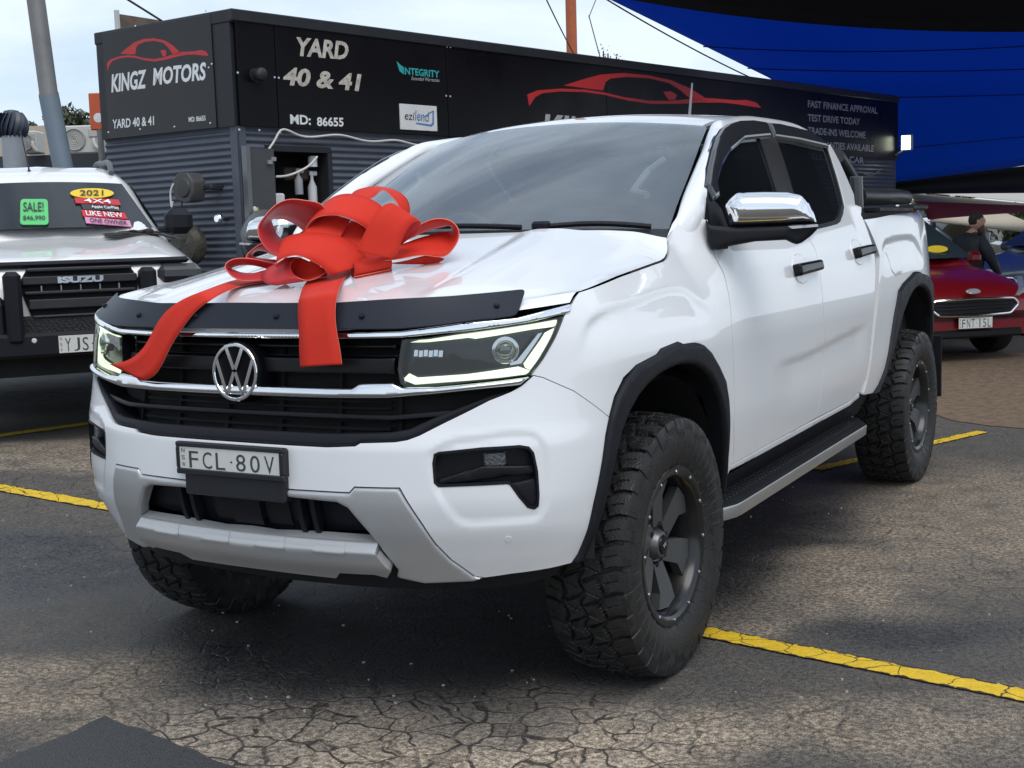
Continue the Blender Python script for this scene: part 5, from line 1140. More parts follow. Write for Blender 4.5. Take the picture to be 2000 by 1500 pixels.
# fascia panels with joints, capping, screws
xj = [0.0, wr((535, 150))[0], wr((869, 180))[0], wr((1180, 190))[0], wr((1480, 200))[0], LR]
for a, b in zip(xj[:-1], xj[1:]): wbox(eR, nR, a+.006, b-.006, ZF, ZT-.12, -.01, .045, 'fascia_panel', FASC, bev=.003)
sgn0, sgn1 = wl((425, 150))[0], wl((212, 150))[0]
wbox(eL, nL, .0, sgn0-.004, ZF, ZT-.12, -.01, .040, 'corner_panel', FLASH); wbox(eL, nL, sgn0, sgn1, ZF, ZT-.02, -.01, .055, 'sign_panel', mat('sign_gloss', (.014, .0145, .017), .14, spec=.32, var=.1), bev=.003); wbox(eL, nL, sgn1+.004, LL, ZF, ZT-.12, -.01, .040, 'corner_panel', FLASH)
wbox(eL, nL, -.05, LL+.02, ZT-.13, ZT, -.1, .050, 'roof_capping', FLASH, bev=.01); wbox(eR, nR, -.05, LR+.03, ZT-.12, ZT, -.1, .060, 'roof_capping', FLASH, bev=.01)
scr = mat('screw_bright', (.75, .75, .75), .3, metal=.6)
scrpx = [(456, 32), (530, 43), (537, 44), (656, 61), (766, 77), (867, 92), (874, 93), (459, 143), (531, 152), (539, 153), (866, 188), (874, 189), (462, 254), (501, 255), (542, 260)]
mb = MB()
for p in scrpx: s, z = wr(p); o = CB+eR*s+UZ*z+nR*.046; MB().lathe([(.013, 0), (.011, .006), (1e-7, .008)], 8, o, (eR, UZ, nR)).build('panel_screw', scr, BLD)
for p in [(410, 22), (273, 52), (422, 126), (416, 133), (419, 241), (349, 248), (282, 253), (220, 259)]: s, z = wl(p); o = CB+eL*s+UZ*z+nL*.056; MB().lathe([(.011, 0), (.009, .006), (1e-7, .008)], 8, o, (eL, UZ, nL)).build('panel_screw', scr, BLD)
# ---------------------------------------------------------------- lettering and logo
WHT = mat('sign_white', (.72, .73, .74), .5, var=.03); SRED = mat('sign_red', (.50, .022, .025), .45, var=.04); GREYL = mat('sign_grey', (.42, .42, .43), .5); SILV = mat('sign_pattern', (.50, .46, .40), .5, var=.35, vscale=14)
TEAL = mat('sign_teal', (.03, .36, .36), .5); BLUEL = mat('sign_blue', (.08, .20, .48), .5)
LOGO = [[(862, 555), (858, 490), (885, 462), (950, 438), (1020, 430), (1075, 435), (1140, 452), (1220, 460), (1290, 448), (1360, 425), (1420, 405), (1530, 400), (1580, 390), (1620, 400), (1642, 435), (1600, 432), (1540, 425), (1480, 425), (1400, 440), (1320, 462), (1230, 478), (1150, 470), (1080, 450), (1020, 445), (950, 455), (900, 475), (880, 500)],
        [(960, 418), (1010, 375), (1070, 330), (1140, 305), (1220, 300), (1300, 315), (1360, 350), (1410, 395), (1425, 412), (1370, 428), (1330, 372), (1290, 334), (1220, 319), (1150, 327), (1100, 347), (1085, 370), (1075, 424)],
        [(1270, 395), (1298, 385), (1318, 405), (1310, 438), (1288, 440)]]
def flat_poly(name, pts, o, m_, par=BLD):
    tri = geometry.tessellate_polygon([[Vector((p[0], p[1], 0)) for p in pts]]); return mesh_obj(name, [tuple(x) for x in o], [tuple(t) for t in tri], m_, par, False)
uL = -eL                                                            # reading direction on the left face
def tL(px, d=.0565): s, z = wl(px); return CB+eL*s+UZ*z+nL*d
def tR(px, d=.0465): s, z = wr(px); return CB+eR*s+UZ*z+nR*d
for pl_ in LOGO: flat_poly('sign_logo', pl_, [tL((x/3.948, y/3.948)) for x, y in pl_], SRED)
def word(name, body, a, b, c_, side, m_, **k):
    """a: lower left pixel, b: lower right pixel, c_: upper left pixel of the word"""
    T = tL if side == 'L' else tR; A, B, C_ = T(a), T(b), T(c_); ex = (B-A); w = np.linalg.norm(ex); ex = (uL if side == 'L' else eR); sk = (B-A)[2]/w
    ex2 = (B-A)/w; ey = UZ; h = (C_-A)[2]
    return put_text(name, body, 1., m_, BLD, (A+B)/2+UZ*h/2, ex2, ey, fit=(w, h), **k)
word('sign_word', 'KINGZ', (226, 182), (296, 173), (232, 145), 'L', WHT, bold=.032, shear=.2); word('sign_word', 'MOTORS', (307, 168), (412, 157), (312, 133), 'L', WHT, bold=.032, shear=.2)
word('sign_word', 'YARD 40 & 41', (229, 252), (310, 245), (230, 234), 'L', WHT, bold=.02, shear=.1); word('sign_word', 'MD: 86655', (377, 239), (410, 236), (377, 229), 'L', WHT, bold=.02)
word('sign_word', 'YARD', (575, 110), (676, 118), (573, 73), 'R', SILV, bold=.035, shear=.2); word('sign_word', '40 & 41', (548, 167), (702, 180), (552, 131), 'R', SILV, bold=.035, shear=.2)
word('sign_word', 'MD:', (562, 243), (602, 245), (562, 224), 'R', WHT, bold=.028); word('sign_word', '86655', (614, 247), (666, 248), (614, 229), 'R', WHT, bold=.028)
word('sign_word', 'INTEGRITY', (782, 146), (853, 153), (784, 132), 'R', TEAL, bold=.028); word('sign_word', 'Extended Warranties', (798, 157), (853, 161), (798, 150), 'R', GREYL, shear=.3)
flat_poly('sign_logo', [(0, 0)]*0 or [(769, 120), (776, 127), (783, 132), (783, 146), (775, 140)], [tR(p) for p in [(769, 120), (776, 127), (783, 132), (783, 146), (775, 140)]], TEAL)
s0, z1 = wr((774, 202)); s1, z0 = wr((848, 257)); bx = wbox(eR, nR, s0, s1, z0, wr((774, 203))[1], .045, .055, 'sponsor_board', mat('board_white', (.70, .70, .69), .5))
word('sign_word', 'ezi', (784, 234), (803, 236), (784, 219), 'R', mat('ink_black', (.03, .03, .04), .5), bold=.0, shear=.15).location += Vector(tuple(nR*.012)); word('sign_word', 'lend', (804, 236), (832, 239), (804, 216), 'R', BLUEL, bold=.0, shear=.15).location += Vector(tuple(nR*.012))
for pts in ([(805, 240), (838, 217), (841, 217), (841, 244), (836, 248), (806, 243), (806, 240), (835, 244), (838, 240), (838, 220)],): 
    o = flat_poly('sign_logo', pts, [tR(p, .0565) for p in pts], BLUEL)
# big red car outline and name on the long wall
mx_s = wr((1025, 205))[0]; ms_s = wr((1304, 205))[0]; k_ = (ms_s-mx_s)/(1294-858); ztop = wr((1215, 142))[1]; zbot = wr((1028, 208))[1]; kz = (ztop-zbot)/(555-300)
for pl_ in LOGO: flat_poly('sign_logo', pl_, [CB+eR*(mx_s+(x-858)*k_)+UZ*(zbot+(555-y)*kz)+nR*.0465 for x, y in pl_], SRED)
sA = wr((1050, 240))[0]; zA = wr((1054, 222))[1]; hK = .50
put_text('sign_word', 'KINGZ', 1., GREYL, BLD, CB+eR*(sA+.95)+UZ*(zA-hK/2)+nR*.047, eR, UZ, fit=(1.9, hK), bold=.03, shear=.25); put_text('sign_word', 'MOTORS', 1., GREYL, BLD, CB+eR*(sA+3.5)+UZ*(zA-hK/2)+nR*.047, eR, UZ, fit=(2.6, hK), bold=.03, shear=.25)
DIM = mat('sign_dim', (.30, .30, .32), .5)
word('sign_word', 'FAST FINANCE APPROVAL', (1573, 210), (1709, 223), (1573, 196), 'R', DIM, bold=.022); word('sign_word', 'TEST DRIVE TODAY', (1573, 237), (1675, 245), (1573, 223), 'R', DIM, bold=.022)
word('sign_word', 'TRADE-INS WELCOME', (1573, 262), (1686, 271), (1573, 248), 'R', DIM, bold=.022); word('sign_word', 'WARRANTIES AVAILABLE', (1573, 288), (1702, 297), (1573, 274), 'R', DIM, bold=.022); word('sign_word', 'SELL YOUR CAR', (1573, 311), (1683, 320), (1573, 298), 'R', DIM, bold=.022)
# ---------------------------------------------------------------- things on the walls
WIRE = mat('cable_white', (.62, .60, .56), .5); BLKT = mat('thing_black', (.02, .02, .022), .5, var=.15)
def wall_tube(name, pxs, r, m_, side, d, label=None, cat=None, par=None):
    T = tR if side == 'R' else tL; P = [T(p, d) for p in pxs]; o = MB().tube(smooth_poly(P, .05), r, 8).build(name, m_, par); return o
o = wall_tube('power_cable', [(517, 292), (530, 272), (541, 255), (570, 263), (610, 268), (658, 265), (700, 275), (730, 277), (766, 275), (800, 283), (850, 285)], .012, WIRE, 'R', .07); tag(o, 'white cable looped along the lower edge of the black sign panels', 'cable')
o = wall_tube('power_cable', [(528, 346), (545, 345), (570, 337), (595, 322), (608, 307)], .012, WIRE, 'R', .10); tag(o, 'white cable hanging across the dark window opening', 'cable')
# speaker horn
h = tR((492, 148), .05); CM = empty('wall_camera', 'small black dome camera on the sign panel left of the word yard', 'camera', tuple(h))
MB().lathe([(.03, 0), (.03, .04), (.062, .06), (.07, .10), (.062, .13), (.03, .15), (1e-7, .152)], 20, h, (eR, UZ, nR)).build('housing', BLKT, CM); MB().lathe([(.07, -.02), (.07, .02), (1e-7, .02)], 16, h, (eR, UZ, nR)).build('mount_plate', BLKT, CM)
# hose reel on a swing bracket
hr = tL((408, 368), .28); HR = empty('hose_reel', 'grey hose reel housing on a wall bracket above a hanging hose', 'hose reel', tuple(hr-UZ*.2))
REEL = mat('reel_grey', (.060, .058, .058), .6, var=.2)
t = np.linspace(0, 2*math.pi, 10)[:-1]
MB().prism([(-.14, .08), (-.05, .15), (.10, .15), (.17, .06), (.17, -.05), (.12, -.14), (.0, -.15), (-.10, -.12), (-.13, -.04)], hr-nL*.09, uL, UZ, nL*.18).build('housing', REEL, HR, bev=.015)
MB().lathe([(.10, 0), (.09, .02), (.05, .025), (1e-7, .025)], 24, hr+nL*.09+uL*.04, (uL, UZ, nL)).build('hub_disc', mat('reel_dark', (.04, .04, .04), .6), HR)
MB().box(hr+uL*.22-nL*.08, (.14, .06, .05), ax=(uL, nL, UZ), bev=.01).build('bracket', BLKT, HR); MB().box(hr+uL*.19-nL*.20, (.06, .25, .05), ax=(uL, nL, UZ), bev=.01).build('bracket', BLKT, HR)
MB().tube(smooth_poly([hr-uL*.11+UZ*.05+nL*.09, hr-uL*.14+UZ*.0+nL*.1, hr-uL*.16-UZ*.10+nL*.1, hr-uL*.15-UZ*.19+nL*.1, hr-uL*.13-UZ*.13+nL*.1], .03), .010, 8).build('hose_end', WIRE, HR)
MB().tube([hr-uL*.11-UZ*.14, hr-uL*.13-UZ*.45, hr-uL*.14-UZ*.75], .008, 8).build('cord', BLKT, HR)
# coiled hose bag hanging under it
hb_ = tL((402, 478), .22); HB = mat('canvas_brown', (.050, .044, .034), .85, var=.4, vscale=9, bump=.6, bscale=30)
V = []; 
mb = MB().lathe([(1e-7, .10), (.10, .105), (.18, .09), (.215, .03), (.21, -.04), (.16, -.09), (.08, -.1), (1e-7, -.1)], 28, hb_, (uL, UZ, nL)); mb.V = [tuple(np.array(v)*1.0+np.array([RNG.normal(0, .004), RNG.normal(0, .004), RNG.normal(0, .005)])) for v in mb.V]
o = mb.build('hose_bag', HB); tag(o, 'round dark brown canvas bag hanging below the hose reel', 'bag')
# spot lamp at the wall corner
sp_ = tL((444, 427), .10); SP = empty('wall_tap', 'small round chrome fitting at the wall corner beside the door leaf', 'wall fitting', tuple(sp_))
MB().lathe([(.05, 0), (.05, .03), (.035, .05), (1e-7, .05)], 20, sp_, (uL, UZ, nL)).build('rim', CHROME, SP); MB().lathe([(.02, -.1), (.02, 0)], 12, sp_, (uL, UZ, nL)).build('stem', BLKT, SP)
# open door leaf beside the window
d0, dz1 = wr((470, 290)); d1, _ = wr((523, 296)); DL = empty('door_leaf', 'plain grey door leaf standing open left of the dark window', 'door', tuple(CB+eR*d0))
DG = mat('door_grey', (.055, .057, .062), .4, var=.12)
wbox(eR, nR, d0, d1, .02, dz1, .06, .10, 'leaf', DG, DL); wbox(eR, nR, d0-.03, d0+.02, .02, dz1+.02, .05, .13, 'edge_strip', mat('edge_alloy', (.16, .165, .175), .35, metal=.5), DL)
s_, z_ = wr((487, 425)); wbox(eR, nR, s_-.045, s_+.045, z_-.10, z_+.10, .10, .104, 'notice', mat('notice_yellow', (.55, .42, .05), .5), DL)
for p in [(486, 409), (482, 449), (484, 462)]: s_, z_ = wr(p); MB().lathe([(.028, 0), (.022, .01), (1e-7, .012)], 12, CB+eR*s_+UZ*z_+nR*.10, (eR, UZ, nR)).build('sticker_dot', WHT, DL)
for p in [(520, 312), (513, 318)]: s_, z_ = wr(p); wbox(eR, nR, s_-.03, s_+.03, z_-.02, z_+.02, .10, .13, 'latch', mat('latch_alloy', (.35, .36, .37), .4, metal=.6), DL)
wf_ = tR((497, 450), .17); MB().lathe([(.30, -.02), (.31, .02), (.24, .05), (.22, .02), (1e-7, .0)], 36, wf_-UZ*.1, (eR, UZ, nR)).build('spare_wheel', GUNMETAL); tag(bpy.data.objects['spare_wheel'], 'loose silver wheel rim leaning at the foot of the door leaf', 'wheel rim')
# inside the opening: hung bottles and tools
for px, w, h_, m_, lab in [((597, 355), .09, .26, mat('bottle_grey', (.30, .31, .33), .4), 'grey spray bottle hanging in the dark window, left of the white one'), ((624, 372), .10, .40, mat('bottle_white', (.55, .56, .57), .4), 'tall white spray bottle at the right edge of the dark window')]:
    c = tR(px, -.12); B = empty('spray_bottle', lab, 'bottle', tuple(c-UZ*h_/2))
    MB().lathe([(1e-7, -h_/2), (w*.5, -h_/2), (w*.5, h_*.1), (w*.18, h_*.3), (w*.18, h_*.42), (1e-7, h_*.42)], 16, c, (eR, -nR, UZ)).build('bottle_body', m_, B); MB().box(c+UZ*h_*.47+eR*.02, (.10, .03, .05), ax=(eR, nR, UZ), bev=.008).build('trigger', m_, B)
c = tR((622, 314), -.1); o = MB().lathe([(1e-7, -.06), (.05, -.06), (.05, .05), (.03, .06), (1e-7, .06)], 16, c, (eR, -nR, UZ)).build('small_lamp', WHT); tag(o, 'small white lamp at the top right of the dark window', 'lamp')
c = tR((545, 388), -.15); o = MB().box(c-UZ*.12, (.26, .2, .36), ax=(eR, nR, UZ), bev=.02).build('paper_box', WHT); tag(o, 'white box standing in the lower left of the dark window', 'box')
c = tR((600, 338), -.22); o = MB().box(c, (.34, .12, .14), ax=(eR, nR, UZ), bev=.02).build('tool_case', mat('case_brown', (.05, .035, .025), .7)); tag(o, 'dark tool case on the shelf in the window opening', 'case')
# flood light at the far end
fl = tR((1748, 280), .22)+eR*.03; FL = empty('flood_light', 'lit floodlight on a bracket at the far end of the sign panels', 'floodlight', tuple(fl-UZ*.15))
fn = CPOS-fl; fn = fn/np.linalg.norm(fn); fsx = np.cross(UZ, fn); fsx /= np.linalg.norm(fsx); fsz = np.cross(fn, fsx)
MB().box(fl-fn*.04, (.22, .30, .08), ax=(fsx, fsz, fn), bev=.02).build('lamp_body', mat('lamp_grey', (.3, .32, .28), .5), FL); MB().box(fl+fn*.003-fsx*.02, (.15, .25, .012), ax=(fsx, fsz, fn)).build('lamp_glass', mat('lamp_lit', (.9, 1, .7), .3, emit=(.93, 1., .78), estr=6.), FL); MB().tube([fl-fn*.08-UZ*.1, fl-eR*.3-UZ*.25-nR*.1], .02, 8).build('bracket', BLKT, FL)
o = wall_tube('power_cable', [(1672, 335), (1690, 343), (1705, 338), (1714, 330)], .012, mat('cable_grey', (.2, .2, .2), .6), 'R', .07); tag(o, 'short grey cable sagging under the finance sign lines', 'cable')
# ---------------------------------------------------------------- on and behind the roof
brd = at_d((230, 60), 15.5); c1 = at_d((228, 27), 15.5); c2 = at_d((312, 40), 15.9); BB = empty('roof_board', 'weathered brown board on a pale post behind the building roof', 'board', (brd[0], brd[1], 0))
RB = mat('board_rust', (.12, .085, .06), .85, var=.45, vscale=9, bump=.5)
mb = MB(); v = [c1, c2, c2-UZ*1.2, c1-UZ*1.2]; v2 = [p-np.array([.02, .06, 0])*-1 for p in v]; mb.add([tuple(p) for p in v+v2], [(0, 1, 2, 3), (7, 6, 5, 4), (0, 4, 5, 1), (1, 5, 6, 2), (2, 6, 7, 3), (3, 7, 4, 0)]); mb.build('panel', RB, BB)
MB().box((c1[0], c1[1], c1[2]/2+.02), (.05, .05, c1[2]+.05), bev=.005).build('post', mat('post_pale', (.55, .54, .52), .6), BB); MB().box((c2[0], c2[1], c2[2]/2-.3), (.05, .05, c2[2]-.6)).build('post', mat('post_pale', (.55, .54, .52), .6), BB)
def wire(a, da, b, db, r, label, sag=0., mid=None):
    A, B = at_d(a, da), at_d(b, db); t = np.linspace(0, 1, 24)[:, None]; P = A+(B-A)*t; P[:, 2] -= sag*4*(t*(1-t))[:, 0]; o = MB().tube(P, r, 6).build('overhead_wire', mat('wire_dark', (.06, .06, .06), .6)); return tag(o, label, 'wire')
wire((235, -10), 13.2, (318, 42), 14.4, .012, 'thick dark wire coming down to the roof above the left sign')
wire((1062, -12), 20, (1122, 108), 24, .012, 'thin dark wire left of the orange pole', .02)
wire((1150, 30), 24, (1172, 112), 24, .010, 'thin wire dropping right of the orange pole'); wire((1166, -6), 22, (1150, 34), 24, .008, 'short thin wire near the top edge, right of the orange pole')
wire((1180, -4), 20, (1480, 158), 24, .012, 'dark wire running beside the sloping edge of the blue sail', .05)
# orange pole
op = at_d((1116, 108), 27.); ot = at_d((1114, -40), 27.); OP = MB().tube([(op[0], op[1], 0), (ot[0], ot[1], ot[2]+1)], .115, 16).build('orange_pole', mat('pole_orange', (.42, .10, .03), .5, var=.15)); tag(OP, 'orange painted steel pole rising behind the long building', 'pole')
# ================================================================ other vehicles (local axes: front at y=0, y back, x to the picture's right, z up)
def loft(ys, profs, ny=70, np_=34):
    """profs: for each y a half outline [(x,z)...] from the middle of the top down; returns a full (mirrored) grid mesh"""
    A = np.array(profs, float); K, n, _ = A.shape
    D = np.array([[np.interp(np.linspace(0, 1, np_), np.linspace(0, 1, n), A[k, :, c]) for c in (0, 1)] for k in range(K)])
    Dd = []
    for k in range(K):
        f, tot, _ = spline(A[k]); Dd.append(f(np.linspace(0, tot, np_)))
    Dd = np.array(Dd); fy = [pchip(ys, Dd[:, j, c]) for j in range(np_) for c in (0, 1)]
    Y = np.linspace(ys[0], ys[-1], ny); G_ = np.array([f(Y) for f in fy]).reshape(np_, 2, ny).transpose(2, 0, 1)
    V = []
    for i in range(ny):
        for j in range(np_-1, 0, -1): V.append((-G_[i, j, 0], Y[i], G_[i, j, 1]))
        for j in range(np_): V.append((G_[i, j, 0], Y[i], G_[i, j, 1]))
    m = 2*np_-1; F = [(i*m+j, i*m+j+1, (i+1)*m+j+1, (i+1)*m+j) for i in range(ny-1) for j in range(m-1)]
    F += [tuple(range(m-1, -1, -1)), tuple((ny-1)*m+j for j in range(m))]
    return V, F
def quadgrid(c00, c10, c11, c01, n=10, bulge=0., bd=(0, -1, .3)):
    """curved sheet between four corners"""
    c = [np.array(x, float) for x in (c00, c10, c11, c01)]; bd = np.array(bd, float); V = []
    for i in range(n+1):
        for j in range(n+1):
            u, v = j/n, i/n; p = c[0]*(1-u)*(1-v)+c[1]*u*(1-v)+c[2]*u*v+c[3]*(1-u)*v; V.append(p+bd*bulge*4*u*(1-u))
    return V, [(i*(n+1)+j, i*(n+1)+j+1, (i+1)*(n+1)+j+1, (i+1)*(n+1)+j) for i in range(n) for j in range(n)]
def simple_wheels(par, xs, ys, r, w, rim_m, local=True):
    tp = [(r*.66, w*.42), (r*.70, w*.5), (r*.9, w*.5), (r*.985, w*.4), (r, w*.25), (r, -w*.25), (r*.985, -w*.4), (r*.9, -w*.5), (r*.66, -w*.5)]
    for x in xs:
        for y in ys:
            s = 1 if x > 0 else -1; ax = ((0, 1, 0), (0, 0, 1), (s, 0, 0))
            W = MB().lathe(tp, 40, (x, y, r), ax, closed=True).build('wheel', RUBBER, par, local=True)
            o = MB().lathe([(r*.68, w*.40), (r*.66, w*.46), (r*.6, w*.40), (r*.55, w*.1), (1e-7, w*.1)], 32, (x, y, r), ax).build('rim', rim_m, None); o.parent = W
            for k in range(5):
                a = k*2*math.pi/5; p = lambda rr, da: np.array([x+s*w*.40, y+rr*math.cos(a+da), r+rr*math.sin(a+da)])
                mb = MB(); top = [p(r*.12, -.7), p(r*.12, .7), p(r*.62, .16), p(r*.62, -.16)]; lo = [q-np.array([s*.03, 0, 0]) for q in top]; mb.add(top+lo, [(0, 1, 2, 3), (7, 6, 5, 4)]+[(i, (i+1) % 4, (i+1) % 4+4, i+4) for i in range(4)]); o = mb.build('spoke', rim_m, None); o.parent = W
def lmesh(name, VF, m_, par, **k): return mesh_obj(name, VF[0], VF[1], m_, par, local=True, **k)
def lsub(o, par): o.parent = par; o.matrix_parent_inverse = Matrix(); return o
# ---------------------------------------------------------------- white ute with bull bar at the left
IZ = at_d((166, 668), 8.0); IRZ = R(55)
ISU = empty('parked_ute', 'white ute with black bull bar and sale stickers on its windscreen', 'ute', (IZ[0], IZ[1], .13), IRZ)
IPAINT = mat('ute_white', (.82, .82, .81), .35, coat=1., var=.015)
iex, iey = np.array([math.cos(IRZ), math.sin(IRZ), 0]), np.array([-math.sin(IRZ), math.cos(IRZ), 0]); ILOC = np.array([IZ[0], IZ[1], .13])
def ip(px, y): P = at_plane(px, ILOC+iey*y, iey); q = P-ILOC; return np.array([q@iex, y, q[2]])
def iplane(px, p0, n): """pixel onto a plane given in the ute's own axes"""; p0w = ILOC+iex*p0[0]+iey*p0[1]+UZ*p0[2]; nw = iex*n[0]+iey*n[1]+UZ*n[2]; q = at_plane(px, p0w, nw)-ILOC; return np.array([q@iex, q@iey, q[2]])
def pr(w, zt, zs, zb):
    w = w*.92; return [(0, zt), (w*.5, zt-.006), (w*.82, zt-.03), (w*.95, zs), (w, zs-.16), (w*1.0, .75), (w*.97, zb)]
lmesh('body', loft([.06, .12, .35, .8, 1.2, 2.2, 3.3, 3.4, 5.1, 5.2], [pr(.80, 1.08, 1.0, .62), pr(.84, 1.13, 1.03, .6), pr(.90, 1.18, 1.07, .55), pr(.93, 1.25, 1.11, .5), pr(.935, 1.30, 1.14, .5), pr(.935, 1.30, 1.14, .5), pr(.935, 1.28, 1.14, .5), pr(.93, 1.25, 1.14, .5), pr(.93, 1.25, 1.14, .5), pr(.90, 1.2, 1.1, .55)]), IPAINT, ISU)
def cab(w0, w1, zt, zb): return [(0, zt), (w1*.5, zt-.01), (w1*.86, zt-.035), (w1, zt-.10), (w1+(w0-w1)*.5, (zt+zb)/2-.03), (w0, zb)]
lmesh('cab', loft([1.05, 1.25, 1.5, 1.75, 1.95, 2.3, 3.0, 3.2, 3.3], [cab(.76, .74, 1.29, 1.22), cab(.78, .70, 1.42, 1.22), cab(.80, .66, 1.56, 1.22), cab(.81, .63, 1.70, 1.22), cab(.82, .62, 1.79, 1.22), cab(.82, .62, 1.845, 1.22), cab(.82, .62, 1.83, 1.22), cab(.82, .62, 1.76, 1.22), cab(.82, .64, 1.70, 1.22)]), IPAINT, ISU)
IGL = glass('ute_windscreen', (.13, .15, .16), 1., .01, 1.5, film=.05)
wb, wt_ = (1.13, 1.335), (1.74, 1.675)
def isw(a, t): """point on the ute's windscreen: a -1..1 across, t 0..1 up"""; hw = .665+(.545-.665)*t; y = wb[0]+(wt_[0]-wb[0])*t+.20*a*a*(1-.45*t)-.1; z = wb[1]+(wt_[1]-wb[1])*t-.012*a*a; return np.array([hw*a, y-.02, z+.02])
N_ = 14; V = [isw(2*j/N_-1, i/N_) for i in range(N_+1) for j in range(N_+1)]
lmesh('windscreen', (V, [(i*(N_+1)+j, i*(N_+1)+j+1, (i+1)*(N_+1)+j+1, (i+1)*(N_+1)+j) for i in range(N_) for j in range(N_)]), mat('ute_glass', (.018, .022, .027), .06, spec=.28, var=.1), ISU)
def iswv(q): a = q[:, 0]; t = q[:, 1]; P = np.array([isw(x, y) for x, y in zip(a, t)]); return ILOC+P[:, :1]*iex+P[:, 1:2]*iey+P[:, 2:3]*UZ
def on_isw(px, lift=.0):
    px = np.atleast_2d(np.array(px, float)); q = solve_on(iswv, px, np.tile([.3, .6], (len(px), 1)), 30); P = np.array([isw(x, y) for x, y in q]); return P+np.array([0, -.8, .6])*lift
def sticker(name, quad, m_, words=(), shape='rect'):
    """quad: pixels TL, TR, BR, BL; the sheet lies on the glass"""
    TL, TR, BR, BL = np.array(quad, float)
    def uv(u, v): return (TL*(1-u)+TR*u)*(1-v)+(BL*(1-u)+BR*u)*v
    if shape == 'oval': t = np.linspace(0, 2*math.pi, 33)[:-1]; pts = np.stack([.5+.5*np.cos(t), .5+.5*np.sin(t)], -1)
    elif shape == 'round': pts = rounded(np.array([(0, 0), (1, 0), (1, 1), (0, 1)]), .14)
    else: pts = np.array([(0, 0), (.25, 0), (.5, 0), (.75, 0), (1, 0), (1, 1), (.75, 1), (.5, 1), (.25, 1), (0, 1)])
    P = on_isw([uv(*p) for p in pts], .014); n = len(P); B_ = P+np.array([0, .006, -.005]); o = mesh_obj(name, list(P)+list(B_), [tuple(range(n))]+[(i, i+n, (i+1) % n+n, (i+1) % n) for i in range(n)], m_, ISU, False, local=True)
    for body, u0, u1, v0, v1, mm in words:
        V, F = text_mesh(body, 1., bold=.012); lo, hi = V.min(0), V.max(0); W = [uv(u0+(u1-u0)*(x-lo[0])/(hi[0]-lo[0]), v1+(v0-v1)*(y-lo[1])/(hi[1]-lo[1])) for x, y, _ in V]; lsub(mesh_obj('sticker_word', on_isw(W, .020), F, mm, None, False), o)
    return o
SG, SY, SR, SP_, SW, SK = mat('stk_green', (.10, .52, .16), .5), mat('stk_yellow', (.80, .55, .02), .5), mat('stk_red', (.55, .02, .03), .5), mat('stk_pink', (.62, .25, .42), .5), mat('stk_white', (.78, .78, .78), .5), mat('stk_ink', (.03, .03, .03), .5)
s_ = 8.0/CF
sticker('price_sticker', [(40, 391), (93, 391), (95, 441), (39, 441)], SG, [('SALE!', .10, .84, .14, .50, SK), ('$46,990', .10, .88, .66, .86, SK)], 'round')
sticker('year_sticker', [(137, 370), (222, 370), (222, 389), (137, 389)], SY, [('2021', .22, .76, .22, .80, SK)], 'oval')
sticker('drive_sticker', [(145, 388), (231, 392), (236, 403), (148, 399)], SR, [('4X4', .20, .80, .12, .88, SW)])
sticker('phone_sticker', [(158, 401), (230, 404), (236, 415), (162, 411)], mat('stk_black', (.03, .03, .03), .4), [('Apple CarPlay', .25, .98, .2, .85, SW)])
sticker('state_sticker', [(159, 412), (243, 418), (249, 430), (162, 425)], SR, [('LIKE NEW', .08, .92, .12, .88, SW)])
sticker('owner_sticker', [(165, 426), (253, 433), (257, 445), (168, 438)], SP_, [('ONE OWNER', .10, .92, .16, .84, SK)])
MB().box(isw(0, .93)+np.array([0, .06, -.05]), (.30, .08, .10), bev=.03).build('camera_pod', BLKT, ISU, local=True)
for s in (-1, 1):
    V = [np.array(v) for v in [(s*.82, 1.80, 1.34), (s*.67, 2.1, 1.69), (s*.665, 2.25, 1.70), (s*.82, 2.25, 1.33)]]; lmesh('side_window', (V, [(0, 1, 2, 3)]), mat('ute_glass', (.022, .026, .03), .05), ISU); V = [np.array(v)+np.array([0, .98, 0]) for v in [(s*.825, 1.33, 1.34), (s*.665, 1.33, 1.70), (s*.67, 2.0, 1.68), (s*.825, 2.1, 1.34)]]; lmesh('side_window', (V, [(0, 1, 2, 3)]), mat('ute_glass', (.022, .026, .03), .05), ISU)
    MB().tube(smooth_poly([(s*.50, 1.90, 1.77), (s*.51, 2.02, 1.835), (s*.515, 2.4, 1.875), (s*.515, 2.9, 1.87), (s*.51, 3.1, 1.79)], .06), .022, 8).build('roof_rail', mat('rail_grey', (.09, .09, .095), .4), ISU, local=True)
    MB().box((s*.90, 1.48, 1.39), (.20, .16, .19), bev=.05).build('door_mirror', PLASTIC, ISU, local=True); MB().box((s*.79, 1.50, 1.33), (.14, .08, .05), bev=.015).build('mirror_arm', PLASTIC, ISU, local=True)
    MB().box((s*.615, .10, 1.035), (.28, .16, .12), bev=.04).build('headlight', mat('ute_lamp', (.06, .062, .066), .1, spec=.8), ISU, local=True)
MB().tube([(ip((58, 352), 2.0)[0], 2.0, 1.76), (ip((58, 352), 2.0)[0]+.0, 1.985, 1.80)], [.035, .012], 10).build('aerial_base', BLKT, ISU, local=True); a0 = ip((58, 350), 2.0); MB().tube([(a0[0], 1.99, 1.80), (a0[0]-.03, 2.12, 2.10)], [.007, .004], 6).build('aerial', BLKT, ISU, local=True)
